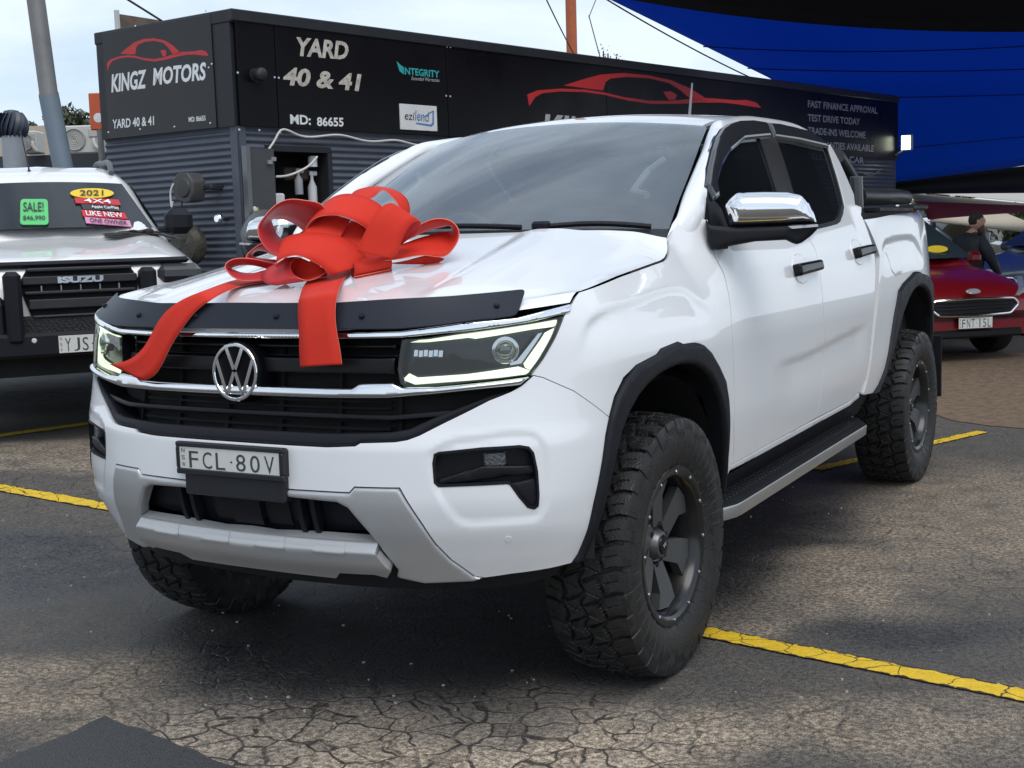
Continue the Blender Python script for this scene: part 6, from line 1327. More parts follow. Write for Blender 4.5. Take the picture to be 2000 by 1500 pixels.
# nose: guard, grille, bull bar
MB().box((0, .09, 1.118), (1.36, .10, .04), bev=.018).build('bonnet_guard', PLASTIC, ISU, local=True)
DGR = mat('grille_grey', (.035, .035, .038), .4, metal=.3, var=.1)
hexo = [(-.36, 1.00), (-.30, 1.10), (.30, 1.10), (.36, 1.00), (.29, .78), (-.29, .78)]
MB().prism([(x, z) for x, z in hexo], (0, .05, 0), (1, 0, 0), (0, 0, 1), (0, .04, 0)).build('grille', DARK, ISU, local=True)
for z, w, h_ in ((1.085, .62, .022), (1.02, .68, .05), (.945, .66, .02), (.875, .62, .06), (.80, .58, .016)): MB().box((0, .03, z), (w, .05, h_), bev=.006).build('grille_bar', DGR, ISU, local=True)
for k in range(-2, 3): MB().box((k*.115, .034, .965), (.008, .03, .045)).build('grille_stud', mat('stud_bright', (.4, .4, .4), .3, metal=.8), ISU, local=True)
lsub(put_text('badge_word', 'ISUZU', .1, CHROME, None, (0, -.002, 1.02), (1, 0, 0), (0, 0, 1), fit=(.27, .040), bold=.006), ISU)
for s in (-1, 1): MB().box((s*.40, -.01, .86), (.10, .14, .44), bev=.025).build('bull_bar_post', PLASTIC, ISU, local=True); MB().box((s*.63, .08, .78), (.42, .22, .30), bev=.05).build('bull_bar_wing', PLASTIC, ISU, local=True); MB().lathe([(.016, 0), (.012, .006), (1e-7, .007)], 12, (s*.30, -.061, .66), ((1, 0, 0), (0, 0, 1), (0, -1, 0))).build('parking_sensor', mat('sensor_pale', (.6, .6, .58), .4), ISU, local=True)
mesh_m = mat('bar_mesh', (.016, .016, .017), .6, var=.3, vscale=60, bump=1., bscale=90); MB().box((0, .05, .755), (.74, .06, .10)).build('mesh_panel', mesh_m, ISU, local=True)
for k in range(22): MB().box((-.35+k*.0333, .018, .755), (.004, .004, .10), ax=((.8, 0, .6), (0, 1, 0), (-.6, 0, .8))).build('mesh_wire', DGR, ISU, local=True)
MB().box((0, .02, .63), (1.4, .16, .15), bev=.02).build('bull_bar_beam', PLASTIC, ISU, local=True); MB().box((0, .15, .50), (1.4, .1, .14)).build('bash_plate', DARK, ISU, local=True)
ipl = (ip((115, 672), -.066)[0], ip((166, 670), -.066)[2]); P_ = plate_parts(ISU, (ipl[0]+.186, -.064, ipl[1]), XA, ZA, [('Y', .145), ('J', .285), ('S', .42), ('.', .53), ('6', .625), ('2', .765), ('K', .905)], w=.372, h=.105, local=True)
simple_wheels(ISU, (-.80, .80), (.85, 3.98), .39, .26, GUNMETAL)
MB().box((0, 2.4, .55), (1.3, 4.4, .2)).build('chassis', DARK, ISU, local=True)
# cloth left on its bonnet
RAG = mat('rag_dark', (.035, .033, .030), .9, var=.3, bump=.5, bscale=60); Rg = []
iw = lambda p: ILOC+iex*p[0]+iey*p[1]+UZ*p[2]
n = 16; V = []
for i in range(n+1):
    for j in range(n+1):
        x = .36+.42*j/n-.08*math.sin(i*.5); y = .88+.16*math.sin(j/n*2.2)+.20*i/n*(.6+.4*math.sin(j*.7)); z = 1.285+(.75-x)*.01+.012+.028*abs(math.sin(i*.9+j*.55))*math.sin(math.pi*i/n)*math.sin(math.pi*j/n)+(y-.95)*.06-max(0, x-.62)*.25
        V.append(iw((x, y, z)))
o = mesh_obj('cloth_rag', V, [(i*(n+1)+j, i*(n+1)+j+1, (i+1)*(n+1)+j+1, (i+1)*(n+1)+j) for i in range(n) for j in range(n)], RAG); o.modifiers.new('thickness', 'SOLIDIFY').thickness = .006; tag(o, 'crumpled dark cloth lying on the white bonnet below the windscreen stickers', 'cloth')
# ---------------------------------------------------------------- hatchbacks at the right
def hatch(name, label, loc, rz, paint, s=.95, lamps=True, plate=None, kind=0):
    T = empty(name, label, 'car', loc, rz); T.scale = (s, s, s)
    def q(w, zt, zs, zb): return [(0, zt), (w*.45, zt-.008), (w*.78, zt-.035), (w*.93, zs), (w, zs-.14), (w*1.0, .48), (w*.95, zb)]
    lmesh('body', loft([.0, .06, .2, .5, 1.0, 1.3, 2.4, 3.6, 4.15, 4.3], [q(.66, .60, .55, .26), q(.74, .68, .60, .22), q(.82, .76, .67, .2), q(.88, .85, .74, .2), q(.905, .93, .80, .2), q(.91, .96, .83, .2), q(.91, .98, .86, .2), q(.90, .99, .88, .22), q(.86, .96, .86, .26), q(.80, .90, .80, .32)]), paint, T)
    def g(w0, w1, zt, zb): return [(0, zt), (w1*.5, zt-.01), (w1*.85, zt-.04), (w1, zt-.11), (w1+(w0-w1)*.5, (zt+zb)/2-.02), (w0, zb)]
    lmesh('roof', loft([1.0, 1.3, 1.65, 2.0, 2.5, 3.2, 3.8, 4.15], [g(.78, .76, .94, .86), g(.80, .72, 1.12, .86), g(.82, .66, 1.32, .86), g(.83, .62, 1.42, .86), g(.83, .61, 1.47, .86), g(.83, .60, 1.44, .86), g(.82, .60, 1.30, .86), g(.78, .66, 1.0, .86)]), paint, T)
    gl = mat('hatch_glass', (.035, .05, .06), .04, spec=.6, var=.05)
    wv, wf = quadgrid((-.70, 1.06, .985), (.70, 1.06, .985), (.57, 1.86, 1.405), (-.57, 1.86, 1.405), 12, .0); wv = [np.array(v)+np.array([0, -.10*(1-(v[0]/.7)**2)-.01, .02]) for v in wv]; WS = lmesh('windscreen', (wv, wf), gl, T)
    t = np.linspace(0, 2*math.pi, 25)[:-1]
    if plate: MB().prism(np.stack([.13*np.cos(t), .045*np.sin(t)], -1), (.30, 1.10, 1.10), (1, 0, 0), (0, .55, .83), (0, -.004, .003)).build('windscreen_sticker', SY, T, local=True)
    for sx in (-1, 1):
        for o_ in ([(1.30, .90), (1.42, .98), (1.95, 1.335), (2.45, 1.375), (2.45, .90)], [(2.52, .90), (2.52, 1.375), (3.2, 1.335), (3.62, 1.17), (3.70, .97), (3.5, .91)]):
            def sx_(y, z): return sx*(.838-.30*max(0, z-.86)*(1.15))
            V = [(sx_(y, z)+sx*.015, y, z) for y, z in o_]; lmesh('side_window', (V, [tuple(range(len(V)))]), gl, T, smooth=False)
            tb = [(sx_(y, z)+sx*.018, y, z) for y, z in o_]; MB().tube(tb+tb[:1], .010, 6).build('window_trim', CHROME, T, local=True)
        MB().box((sx*.95, 1.42, .99), (.18, .12, .13), bev=.04).build('door_mirror', paint, T, local=True)
        hv = [(sx*.50, .045, .63), (sx*.62, .10, .70), (sx*.84, .42, .80), (sx*.88, .55, .80), (sx*.865, .40, .70), (sx*.76, .16, .60)]; hv = [np.array(p)+np.array([sx*.012, -.014, .012]) for p in hv]; H = lmesh('headlight', (hv+[p+np.array([-sx*.03, .05, -.02]) for p in hv], [(0, 1, 2, 3, 4, 5)]+[(i, (i+1) % 6, (i+1) % 6+6, i+6) for i in range(6)]), mat('hatch_lamp', (.35, .37, .40), .08, spec=.8, metal=.3), T, smooth=False)
        o = MB().lathe([(.05, 0), (.045, .02), (1e-7, .025)], 16, (sx*.72, .17, .675), ((1, 0, 0), (0, 0, 1), (sx*.3, -.9, .2))).build('lamp_bulb', CHROME, None); lsub(o, H)
        MB().box((sx*.70, .09, .36), (.20, .08, .12), bev=.03).build('fog_recess', GRB, T, local=True); MB().lathe([(.04, 0), (.03, .015), (1e-7, .016)], 14, (sx*.70, .045, .36), ((1, 0, 0), (0, 0, 1), (0, -1, 0))).build('fog_lamp', mat('fog_pale', (.6, .6, .6), .2), T, local=True)
    gr = [(-.50, .56), (-.44, .62), (0, .635), (.44, .62), (.50, .56), (.40, .475), (0, .462), (-.40, .475)]
    def nose(x): return .045*(abs(x)/.5)**2-.062
    G0 = lmesh('grille', ([(x, nose(x)-.004, z) for x, z in gr], [tuple(range(8))]), GRB, T, smooth=False); o = MB().tube([(x, nose(x)-.008, z) for x, z in rounded(np.array(gr), .03)], .012, 6, closed=True).build('grille_rim', CHROME, None); lsub(o, G0)
    for k in range(4): o = MB().tube([(x, nose(x)-.004, .495+k*.035) for x in np.linspace(-.42, .42, 9)], .006, 5).build('grille_bar', GRB, None); lsub(o, G0)
    MB().lathe([(.001, .012), (.07, .010), (.08, 0)], 24, (0, -.012, .70), ((1, 0, 0), (0, .45*.6, .55*.6), (0, -.8, .5))).build('badge', mat('badge_pale', (.5, .52, .55), .3, metal=.6), T, local=True)
    MB().box((0, .025, .285), (1.10, .12, .085), bev=.02).build('bumper_grille', GRB, T, local=True)
    if plate: P_ = plate_parts(T, (0, -.055, .395), XA, ZA, plate, w=.372, h=.105, local=True)
    simple_wheels(T, (-.80, .80), (.88, 3.52), .32, .21, mat('alloy', (.42, .43, .44), .3, metal=.8)); MB().box((0, 2.15, .30), (1.3, 3.9, .12)).build('floor_pan', DARK, T, local=True)
    return T
RP = at_d((1899, 637), 12.3)
hatch('parked_car', 'dark red hatchback parked nose first behind the white pickup', (RP[0], RP[1], 0), R(44), mat('car_red', (.16, .004, .008), .3, coat=.35, var=.03), .97, plate=[('F', .145), ('N', .285), ('T', .42), ('.', .53), ('1', .625), ('5', .765), ('L', .905)])
GPt = at_d((1930, 600), 16.6)
hatch('parked_car', 'grey blue car half hidden behind the man in black', (GPt[0], GPt[1], 0), R(-32), mat('car_grey', (.13, .16, .18), .3, metal=.4, coat=1., var=.03), 1.0)
far = [((1788, 470), 24, R(30), (.22, .012, .02), 'small red car far behind the pickup tail'), ((1985, 470), 27, R(60), (.45, .46, .47), 'pale silver car in the far row at the right edge')]
for px, d, rz, c, lab in far:
    p = at_d(px, d); hatch('parked_car', lab, (p[0], p[1], 0), rz, mat('car_far_%d' % d, c, .3, coat=1.), 1.)
# ================================================================ the man in black at the right
PD = 14.6; ph_ = at_d((1908, 440), PD); pz = 0.
PBASE = np.array([ph_[0], ph_[1], 0.])
PEX = np.array([CR[0], CR[1], 0]); PEX /= np.linalg.norm(PEX); PEF = -np.array([CFW[0], CFW[1], 0]); PEF /= np.linalg.norm(PEF)
htop = at_d((1905, 417), PD)[2]; HS = htop/1.76                      # stature from his head's height above the ground
MAN = empty('person', 'bearded man in a black jacket and white shirt looking to the right', 'person', tuple(PBASE))
def pv(r_, u_, f_): return PBASE+PEX*(r_*HS)+UZ*(u_*HS)+PEF*(f_*HS)
SKIN = mat('skin', (.42, .24, .17), .55, var=.08); JACK = mat('jacket_black', (.012, .013, .018), .75, var=.2, bump=.4, bscale=40); TROU = mat('trousers_dark', (.02, .02, .024), .8); HAIR = mat('hair_dark', (.018, .012, .009), .7, var=.3, bump=.8, bscale=120); BEARD = mat('beard_brown', (.075, .030, .018), .75, var=.3, bump=.8, bscale=120)
J = {'pel': (-.12, .93, 0, .22, .20), 'bel': (-.13, 1.10, .0, .25, .24), 'chest': (-.13, 1.28, .0, .27, .26), 'sh': (-.10, 1.41, 0, .17, .17), 'neck': (-.055, 1.50, 0, .062, .062), 'nk2': (-.035, 1.56, .0, .055, .055),
     'sR': (-.02, 1.37, .20, .115, .115), 'eR': (.11, 1.14, .25, .085, .085), 'wR': (.23, .92, .23, .050, .050), 'hR': (.235, .88, .215, .03, .03),
     'sL': (-.20, 1.37, -.20, .115, .115), 'eL': (-.14, 1.12, -.24, .058, .058), 'wL': (-.08, .90, -.22, .040, .040), 'hL': (-.07, .86, -.215, .03, .03),
     'hpR': (-.10, .88, .10, .10, .10), 'kR': (-.07, .50, .11, .065, .065), 'aR': (-.11, .10, .11, .045, .045), 'tR': (.04, .035, .13, .04, .03),
     'hpL': (-.10, .88, -.10, .10, .10), 'kL': (-.07, .50, -.11, .065, .065), 'aL': (-.11, .10, -.11, .045, .045), 'tL': (.04, .035, -.13, .04, .03)}
E_ = [('pel', 'bel'), ('bel', 'chest'), ('chest', 'sh'), ('sh', 'neck'), ('neck', 'nk2'), ('chest', 'sR'), ('sR', 'eR'), ('eR', 'wR'), ('wR', 'hR'), ('chest', 'sL'), ('sL', 'eL'), ('eL', 'wL'), ('wL', 'hL'), ('pel', 'hpR'), ('hpR', 'kR'), ('kR', 'aR'), ('aR', 'tR'), ('pel', 'hpL'), ('hpL', 'kL'), ('kL', 'aL'), ('aL', 'tL')]
keys = list(J); edges = [(keys.index(a), keys.index(b)) for a, b in E_]; hv = [np.array(J[k][:3]) for k in keys]; rad = [J[k][3:] for k in keys]
def finger_chain(root, base, dirv, ln, r0):
    i0 = root
    for k in range(3):
        base = base+dirv*ln/3+np.array([.0, -.006*k, -.004*k]); hv.append(base.copy()); rad.append((r0*(1-.12*k),)*2); edges.append((i0, len(hv)-1)); i0 = len(hv)-1
for hk, sd in (('hR', 1), ('hL', -1)):
    hb = np.array(J[hk][:3]); ri = keys.index(hk)
    pal = hb+np.array([.012, -.045, 0]); hv.append(pal); rad.append((.032, .018)); edges.append((ri, len(hv)-1)); pi_ = len(hv)-1
    for k, ln in enumerate((.062, .075, .072, .055)): finger_chain(pi_, pal+np.array([(k-1.5)*.020, -.02, 0]), np.array([.12, -1, 0]), ln, .0085)
    finger_chain(ri, hb+np.array([.03, -.02, 0]), np.array([.7, -.7, 0]), .05, .0095)
me = bpy.data.meshes.new('body'); me.from_pydata([tuple(pv(*p)) for p in hv], edges, []); ob = bpy.data.objects.new('body', me); COL.objects.link(ob)
sk = ob.modifiers.new('skin', 'SKIN'); sk.use_smooth_shade = True
if not me.skin_vertices: 
    bpy.context.view_layer.objects.active = ob
for i, v in enumerate(me.skin_vertices[0].data): v.radius = (rad[i][0]*HS, rad[i][1]*HS); v.use_root = (i == 0)
sb = ob.modifiers.new('sub', 'SUBSURF'); sb.levels = sb.render_levels = 2
dg = bpy.context.evaluated_depsgraph_get(); m2 = bpy.data.meshes.new_from_object(ob.evaluated_get(dg)); bpy.data.objects.remove(ob)
m2.materials.clear()
for mm in (JACK, TROU, SKIN): m2.materials.append(mm)
for p in m2.polygons:
    c = np.array(p.center[:])-PBASE; u_ = c[2]/HS; r_ = c@PEX/HS; f_ = abs(c@PEF)/HS
    p.material_index = 1 if (u_ < .86 and f_ < .19) else (2 if (u_ > 1.50 or (u_ < .905 and f_ > .175)) else 0); p.use_smooth = True
BODY = bpy.data.objects.new('body', m2); COL.objects.link(BODY); BODY.parent = MAN; BODY.matrix_parent_inverse = Matrix.Translation(MAN.location).inverted()
# head in profile, looking to the right of the picture
HC = np.array([.0, 1.655, 0.])
def ell(name, c, r3, m_, n=20, fn=None):
    V = []; F = []
    for i in range(n+1):
        th = math.pi*i/n
        for k in range(2*n):
            a = math.pi*k/n; p = np.array([math.sin(th)*math.cos(a), math.cos(th), math.sin(th)*math.sin(a)]); q = p*np.array(r3)
            if fn: q = fn(p, q)
            V.append(pv(*(np.array(c)+q)))
    F = [(i*2*n+k, i*2*n+(k+1) % (2*n), (i+1)*2*n+(k+1) % (2*n), (i+1)*2*n+k) for i in range(n) for k in range(2*n)]; return MB().add(V, F).build(name, m_, MAN, angle=None)
def face(p, q):
    r_, u_, f_ = q; r_ = r_ - .012*(u_ < -.05)*(p[0] < 0) + (.022*math.exp(-((u_+.012)/.022)**2-(f_/.014)**2) + .006*math.exp(-((u_-.032)/.012)**2) - .008*math.exp(-((u_-.012)/.014)**2-((abs(f_)-.032)/.018)**2) + .006*math.exp(-((u_+.055)/.010)**2-(f_/.025)**2))*(p[0] > .3); return np.array([r_, u_*(1.0), f_])
ell('head', HC, (.104, .122, .080), SKIN, 26, face)
ell('hair', HC+np.array([-.010, .014, 0]), (.107, .117, .086), HAIR, 22, lambda p, q: q if (p[1] > .22 or p[0] < -.25) else q*.93)
def brd(p, q): return np.array([q[0]+.0, q[1]*(1.25 if p[1] < 0 else .9), q[2]])
ell('beard', HC+np.array([.050, -.095, 0]), (.060, .085, .060), BEARD, 18, brd)
for s in (-1, 1):
    ell('ear', HC+np.array([-.012, -.008, s*.076]), (.020, .032, .010), SKIN, 10); ell('eye', HC+np.array([.082, .010, s*.032]), (.010, .010, .012), mat('eye_white', (.7, .7, .68), .3), 8)
    t = np.linspace(0, 2*math.pi, 13)[:-1]; MB().tube([pv(*(HC+np.array([.098, .010+.020*math.sin(x), s*.034+.024*math.cos(x)]))) for x in t], .0022*HS, 6, closed=True).build('spectacles', BLKT, MAN)
    MB().tube([pv(*(HC+np.array([.095, .014, s*.058]))), pv(*(HC+np.array([.03, .014, s*.080]))), pv(*(HC+np.array([-.015, .008, s*.082])))], .0022*HS, 6).build('spectacle_arm', BLKT, MAN)
ell('mouth', HC+np.array([.094, -.058, 0]), (.010, .006, .022), mat('lip', (.25, .09, .08), .5), 8)
V = [pv(*p) for p in [(-.015, 1.52, .06), (.055, 1.50, .03), (.085, 1.36, .035), (.075, 1.24, .06), (.045, 1.34, .11), (.0, 1.46, .10)]]
shirt = []
for a in (-.5, -.2, .1, .4): pass
def chest_pt(u, a): w = .25; cx = -.115+(u-1.2)*.1; return pv(cx+(.262)*math.cos(a), u, w*math.sin(a))
NS_ = 8; V = [chest_pt(1.22+.27*i/NS_, (.0+(1-2*j/NS_)*(.10+.45*i/NS_))+.15) for i in range(NS_+1) for j in range(NS_+1)]
mesh_obj('shirt_front', V, [(i*(NS_+1)+j, i*(NS_+1)+j+1, (i+1)*(NS_+1)+j+1, (i+1)*(NS_+1)+j) for i in range(NS_) for j in range(NS_)], mat('shirt_white', (.70, .70, .70), .7), MAN)
# ================================================================ sails, poles, roofs and trees around
def sail(name, label, corners, m_, n=22, edge=.10, sag=.25, cat='shade sail'):
    """stretched cloth between four points; edges curve inwards, middle sags"""
    c = [np.array(x, float) for x in corners]; mid = sum(c)/4; V = []
    for i in range(n+1):
        for j in range(n+1):
            u, v = j/n, i/n; p = c[0]*(1-u)*(1-v)+c[1]*u*(1-v)+c[2]*u*v+c[3]*(1-u)*v; k = edge*(4*u*(1-u)*abs(2*v-1)**3+4*v*(1-v)*abs(2*u-1)**3); p = p+(mid-p)*k; p[2] -= sag*16*u*(1-u)*v*(1-v); V.append(p)
    o = mesh_obj(name, V, [(i*(n+1)+j, i*(n+1)+j+1, (i+1)*(n+1)+j+1, (i+1)*(n+1)+j) for i in range(n) for j in range(n)], m_); o.modifiers.new('thickness', 'SOLIDIFY').thickness = .01; return tag(o, label, cat)
def cloth(name, col, tr=.25, seams=False):
    m = mat(name, col, .85, var=.08, vscale=1.5); nt = m.node_tree; N = nt.nodes; L = nt.links; b = N['Principled BSDF']; out = N['Material Output']; t = N.new('ShaderNodeBsdfTranslucent'); t.inputs[0].default_value = (*col, 1); mx = N.new('ShaderNodeMixShader'); mx.inputs[0].default_value = tr; L.new(b.outputs[0], mx.inputs[1]); L.new(t.outputs[0], mx.inputs[2]); L.new(mx.outputs[0], out.inputs[0]); return m
BLUE = cloth('sail_blue', (.004, .135, .50), .64); BLACKS = cloth('sail_black', (.010, .010, .016), .15); WHITES = cloth('sail_white', (.62, .60, .56), .4); CREAM = cloth('sail_cream', (.62, .54, .42), .35); REDS = cloth('sail_red', (.26, .012, .014), .3); TAN = cloth('sail_tan', (.42, .32, .20), .3)
# blue sail: far low edge behind the building, rising towards the viewer; black one nearer, sagging between its corners
def sail_fn(name, label, fn, m_, nu=36, nv=20, seams=()):
    V = [fn(j/nu, i/nv) for i in range(nv+1) for j in range(nu+1)]; o = mesh_obj(name, V, [(i*(nu+1)+j, i*(nu+1)+j+1, (i+1)*(nu+1)+j+1, (i+1)*(nu+1)+j) for i in range(nv) for j in range(nu)], m_); o.modifiers.new('thickness', 'SOLIDIFY').thickness = .012; tag(o, label, 'shade sail')
    for v in seams: lsub(MB().tube([fn(u, v)-UZ*.02 for u in np.linspace(0, 1, 40)], .012, 6).build('seam', mat('seam_navy', (.003, .03, .15), .8), None), o)
    return o
def quadp(c, u, v): return c[0]*(1-u)*(1-v)+c[1]*u*(1-v)+c[2]*u*v+c[3]*(1-u)*v
BQ = [at_d((1736, 372), 27.), at_d((2600, 252), 26.), at_d((2600, -200), 17.), at_d((1120, -36), 20.)]
B2 = at_d((1514, 158), 25.6); B3 = at_d((1736, 368), 27.)
def blue_fn(u, v):
    """v 0: far low edge, v 1: near high edge; the left border runs straight up from behind the building"""
    lft = B3*(1-v/.35)+B2*(v/.35) if v < .35 else B2+(BQ[3]-B2)*((v-.35)/.65); rgt = BQ[1]+(BQ[2]-BQ[1])*v; p = lft+(rgt-lft)*u; p = p.copy(); p[2] -= .55*4*u*(1-u)*(.25+.75*v)-.25*4*u*(1-u)*(1-v); return p
sail_fn('shade_sail', 'big blue shade sail sloping down behind the building on the right', blue_fn, BLUE, 40, 26, (.12, .3, .46, .62))
KQ = [at_d((1190, -8), 19.), at_d((2900, -20), 15.), at_d((4200, -1400), 7.5), at_d((2000, -1000), 9.)]  # near part extended out of view to darken reflections in the side glass
def black_fn(u, v): p = quadp(KQ, u, v).copy(); p[2] -= .50*4*u*(1-u)*(1-v)**2+.25*4*v*(1-v); return p
sail_fn('shade_sail', 'black shade sail overhead in the upper right corner', black_fn, BLACKS, 40, 20)
DQ = [at_d((1738, 378), 25.), at_d((2500, 372), 23.5), at_d((2500, 262), 23.5), at_d((1738, 358), 25.)]
sail_fn('shade_sail', 'dark strip of sail under the blue one at the right edge', lambda u, v: quadp(DQ, u, v)+CFW*.25*4*v*(1-v), BLACKS, 20, 6)
sail('shade_sail', 'white peaked shade sail just below the blue sails at the right', [at_d((1828, 378), 30), at_d((2080, 402), 28), at_d((2080, 366), 31), at_d((1932, 361), 32)], WHITES, 16, .05, .1)
sail('shade_sail', 'tan edged shade sail above the red one at the right', [at_d((1788, 397), 25), at_d((2060, 408), 25), at_d((2060, 402), 27), at_d((1778, 377), 27)], TAN, 12, .0, .05)
sail('shade_sail', 'dark red shade sail between the tan and cream sails', [at_d((1786, 394), 24.5), at_d((2060, 404), 24.5), at_d((2060, 410), 23.), at_d((1812, 429), 22.)], REDS, 14, .05, .05)
sail('shade_sail', 'cream shade sail behind the head of the man in black', [at_d((1812, 432), 27), at_d((2080, 462), 26), at_d((1955, 412), 29), at_d((1880, 414), 29)], CREAM, 14, .0, .05)
STEEL = mat('post_steel', (.16, .165, .17), .55, metal=.3, var=.2)
def post(name, label, foot_px, d, top_z, r=.06, m_=STEEL, lean=(0, 0)):
    p = at_d(foot_px, d); o = MB().tube([(p[0], p[1], 0), (p[0]+lean[0], p[1]+lean[1], top_z)], r, 12).build(name, m_); return tag(o, label, 'post')
post('sail_post', 'far steel post holding the cream sail left of the man', (1822, 470), 27.5, 2.2); post('sail_post', 'far steel post at the right edge under the white sail', (2010, 470), 29, 2.6)
# leaning two-tone pole at the left
a = at_d((127, 345), 11.5); b = at_d((96, 190), 11.5); c = at_d((96-30*2.6, 190-220*2.6), 11.5); base = a+(a-b)*1.75; PL = empty('light_pole', 'thick leaning grey steel pole behind the white ute', 'pole', (base[0], base[1], .12))
MB().tube([tuple(base), tuple(b)], .088, 20).build('pole_sleeve', mat('pole_bluegrey', (.115, .15, .185), .5, var=.08), PL); MB().tube([tuple(b), tuple(c)], .080, 20).build('pole_tube', mat('pole_galv', (.17, .168, .165), .5, metal=.3, var=.2, vscale=3), PL); MB().lathe([(.092, -.012), (.092, .012)], 20, b, (CR, np.cross(CFW, CR), (b-a)/np.linalg.norm(b-a))).build('collar', mat('pole_collar', (.3, .3, .3), .4), PL)
# low annexe behind, with roof kit
d_ = 19.; A0, A1 = at_d((-60, 318), d_), at_d((215, 318), d_); zr = at_d((100, 304), d_)[2]; ex = (A1-A0)*[1, 1, 0]; Ln = np.linalg.norm(ex); ex /= Ln; nn = np.array([ex[1], -ex[0], 0]); nn *= np.sign(nn@(CPOS-A0))
AN = empty('annexe', 'low dark shed with a flat roof behind the white ute', 'shed', (A0[0], A0[1], 0))
mid = (A0+A1)/2; mid[2] = 0
MB().box(mid-nn*2+UZ*(zr-.32)/2, (Ln+3, 4, zr-.32), ax=(ex, nn, UZ)).build('wall', mat('annexe_dark', (.025, .028, .035), .6), AN); MB().box(mid-nn*1.95+UZ*(zr-.16), (Ln+3.2, 4.2, .32), ax=(ex, nn, UZ)).build('fascia', mat('annexe_fascia', (.032, .036, .048), .45), AN); MB().box(mid+nn*.17+UZ*(zr-.33), (Ln+3.2, .04, .03), ax=(ex, nn, UZ)).build('gutter_lip', mat('gutter_pale', (.25, .26, .28), .5), AN)
# roof turbine
tp = at_d((28, 300), 18.); TB = empty('roof_vent', 'dark blue spinning roof ventilator on a grey collar above the ute', 'roof vent', tuple(tp)); r = 27*18/CF
MB().lathe([(r*.82, -.25), (r*.82, .24)], 24, tp, closed=True).build('collar', mat('vent_grey', (.28, .31, .34), .45), TB)
VN = mat('vent_navy', (.030, .040, .065), .4, var=.1); MB().lathe([(r*.5, .22), (r*.55, .24), (r*.55, .55), (1e-7, .56)], 20, tp).build('vent_core', DARK, TB)
for k in range(18):
    a0_ = k*2*math.pi/18; V = []; 
    for i in range(9):
        t_ = i/8; rr = r*1.05*math.sin(math.pi*(.22+.60*t_))**.7; aa_ = a0_+t_*.55
        for w in (-.13, .17): V.append(tp+np.array([rr*math.cos(aa_+w), rr*math.sin(aa_+w), .22+.34*t_])*np.array([1, 1, 1])+np.array([math.cos(aa_+w), math.sin(aa_+w), 0])*(.02 if w > 0 else -.01))
    mesh_obj('vent_blade', V, [(2*i, 2*i+1, 2*i+3, 2*i+2) for i in range(8)], VN, TB)
MB().lathe([(r*.62, .55), (r*.5, .585), (r*.2, .60), (1e-7, .602)], 24, tp).build('vent_cap', VN, TB)
# air conditioner units on the annexe roof
ACW = mat('ac_cream', (.52, .51, .47), .5, var=.05)
def ac(px0, px1, d, label):
    P0, P1 = at_d(px0, d), at_d(px1, d); c = (P0+P1)/2; w = abs((P1-P0)@CR); h = abs(P1[2]-P0[2]); rt = np.array([CR[0], CR[1], 0]); rt /= np.linalg.norm(rt); fr = -np.array([CFW[0], CFW[1], 0]); fr /= np.linalg.norm(fr)
    T = empty('air_conditioner', label, 'air conditioner', (c[0], c[1], c[2]-h/2), 0, 'air conditioners on the shed roof'); MB().box(c, (w, .35, h), ax=(rt, fr, UZ), bev=.02).build('casing', ACW, T)
    MB().lathe([(h*.40, 0), (h*.40, .02), (h*.37, .025), (h*.34, .01), (1e-7, .0)], 28, c+fr*.176-rt*w*.2, (rt, UZ, fr)).build('fan_guard', mat('ac_grille', (.33, .33, .31), .6), T)
    for k in range(5): MB().lathe([(h*.34*(k+1)/5, 0), (h*.34*(k+1)/5+.006, .008), (h*.34*(k+1)/5+.012, 0)], 24, c+fr*.18-rt*w*.2, (rt, UZ, fr), closed=True).build('guard_ring', ACW, T)
    MB().box(c+fr*.185+rt*w*.28+UZ*h*.22, (w*.22, .02, h*.30), ax=(rt, fr, UZ), bev=.01).build('service_cover', mat('ac_cover', (.45, .44, .41), .5), T)
    MB().tube(smooth_poly([c+fr*.19+rt*w*.3+UZ*h*.02, c+fr*.22+rt*w*.34-UZ*h*.25, c+fr*.2+rt*w*.5-UZ*h*.42], .05), .025, 8).build('pipe', ACW, T)
ac((131, 248), (207, 300), 18.2, 'cream air conditioner with round fan right of the leaning pole'); ac((48, 258), (80, 300), 18.6, 'small cream air conditioner between the roof vent and the pole')
cb = at_d((70, 290), 34); o = MB().box((cb[0], cb[1], cb[2]/2+.1), (9., 5., cb[2]+.5), rz=R(30)).build('far_building', mat('far_cream', (.48, .40, .31), .8)); tag(o, 'pale cream building far behind the roof vent', 'building')
# orange sign post
os_ = at_d((193, 218), 16.4); OS = empty('street_sign', 'narrow orange sign with a white disc beside the building edge', 'sign', (os_[0], os_[1], 0)); rt = np.array([CR[0], CR[1], 0]); rt /= np.linalg.norm(rt); fr = -np.array([CFW[0], CFW[1], 0]); fr /= np.linalg.norm(fr); MB().box(os_, (.22, .08, .46), ax=(rt, fr, UZ), bev=.01).build('panel', mat('sign_orange', (.52, .09, .03), .5), OS); MB().lathe([(.06, 0), (1e-7, .004)], 20, os_+fr*.042-UZ*.08, (rt, UZ, fr)).build('disc', WHT, OS); MB().tube([(os_[0], os_[1], 0), (os_[0], os_[1], os_[2]-.2)], .04, 10).build('post', STEEL, OS)
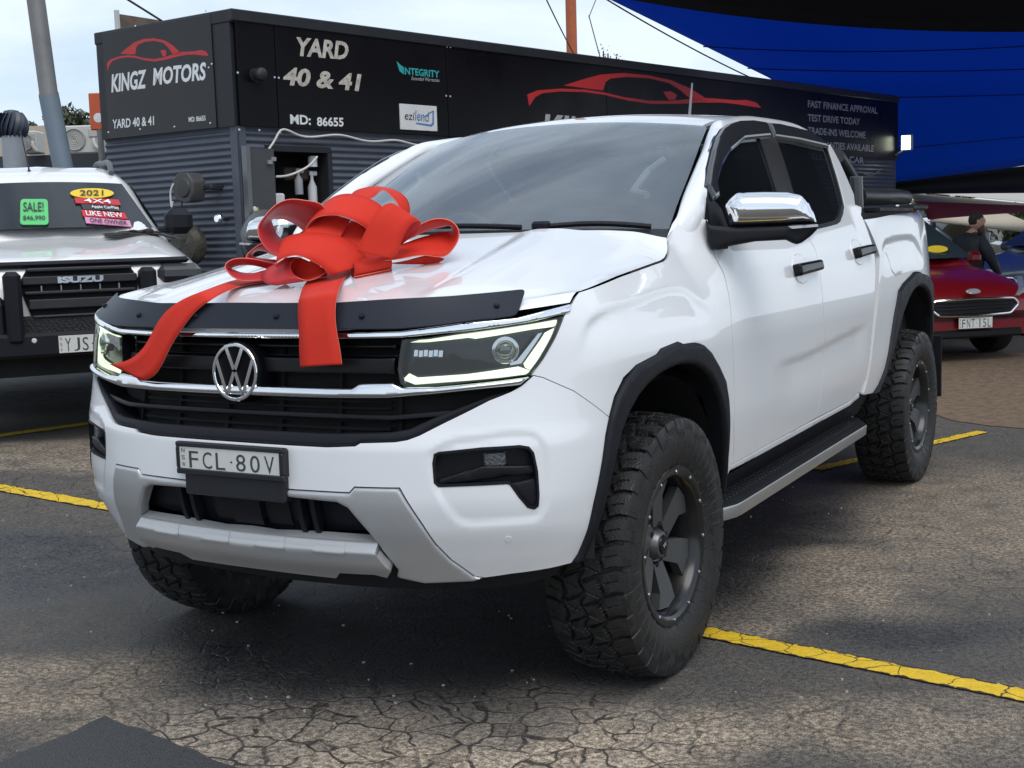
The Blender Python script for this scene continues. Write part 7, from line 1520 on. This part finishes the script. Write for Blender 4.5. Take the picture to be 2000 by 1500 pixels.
# ---------------------------------------------------------------- trees
LEAF = mat('leaf_green', (.055, .085, .035), .6, var=.45, vscale=1.2); LEAF2 = mat('leaf_olive', (.07, .085, .045), .6, var=.4, vscale=1.); BARK = mat('bark', (.09, .07, .055), .9, var=.3)
def tree(label, px, d, height, rw, rh, m_, nleaf=2600, seed=1, ls=.16, group=None):
    g = np.random.default_rng(seed); p = at_d(px, d); b = np.array([p[0], p[1], 0.]); T = empty('tree', label, 'tree', tuple(b), 0, group); zc = height-rh
    mb = MB().tube([b, b+np.array([.1, .05, height*.35]), b+np.array([.0, .1, height*.7])], [height*.028, height*.02, height*.01], 8)
    cl = []
    for k in range(16):
        dv = g.normal(size=3); dv /= np.linalg.norm(dv); c = b+np.array([0, 0, zc])+dv*np.array([rw, rw, rh])*g.uniform(.35, .85); cl.append((c, g.uniform(.28, .5)*min(rw, rh)*1.2)); mb.tube([b+np.array([0, .08, height*.5]), (b+np.array([0, 0, height*.6])+c)/2, c], [height*.012, height*.007, height*.003], 6)
    mb.build('trunk', BARK, T)
    V = []; F = []
    for k in range(nleaf):
        c, r = cl[g.integers(len(cl))]; dv = g.normal(size=3); dv /= np.linalg.norm(dv); q = c+dv*r*g.uniform(.3, 1.)**.6; a = g.normal(size=3); a /= np.linalg.norm(a); e = np.cross(a, g.normal(size=3)); e /= np.linalg.norm(e); s = ls*g.uniform(.6, 1.3); n0 = len(V); V += [q-a*s, q+e*s*.4, q+a*s, q-e*s*.4]; F.append((n0, n0+1, n0+2, n0+3))
    o = mesh_obj('crown', V, F, m_, T, False); return T
GT = 'trees behind the car yard'
tree('small bushy tree right of the leaning pole', (140, 300), 30., at_d((140, 200), 30)[2], .62, .55, LEAF2, 1500, 3, .09, GT); tree('low tree top left of the leaning pole', (68, 300), 32., at_d((70, 240), 32)[2], .35, .35, LEAF2, 700, 4, .08, GT)
tree('green tree beyond the white sail at the right', (1850, 460), 45., at_d((1850, 352), 45)[2], 1.5, .9, LEAF, 2200, 5, .16, GT); tree('dark green tree under the cream sail at the right edge', (1985, 460), 40., at_d((1985, 405), 40)[2], 1.4, .8, LEAF, 2200, 6, .15, GT); tree('small green tree low behind the man in black', (1890, 480), 42., at_d((1890, 448), 42)[2], 1.3, .6, LEAF2, 1800, 7, .14, GT)
tree('sparse bare topped tree behind the long building right of the orange pole', (1190, 200), 40., at_d((1192, 88), 40)[2], .9, .55, LEAF2, 90, 9, .06, GT)
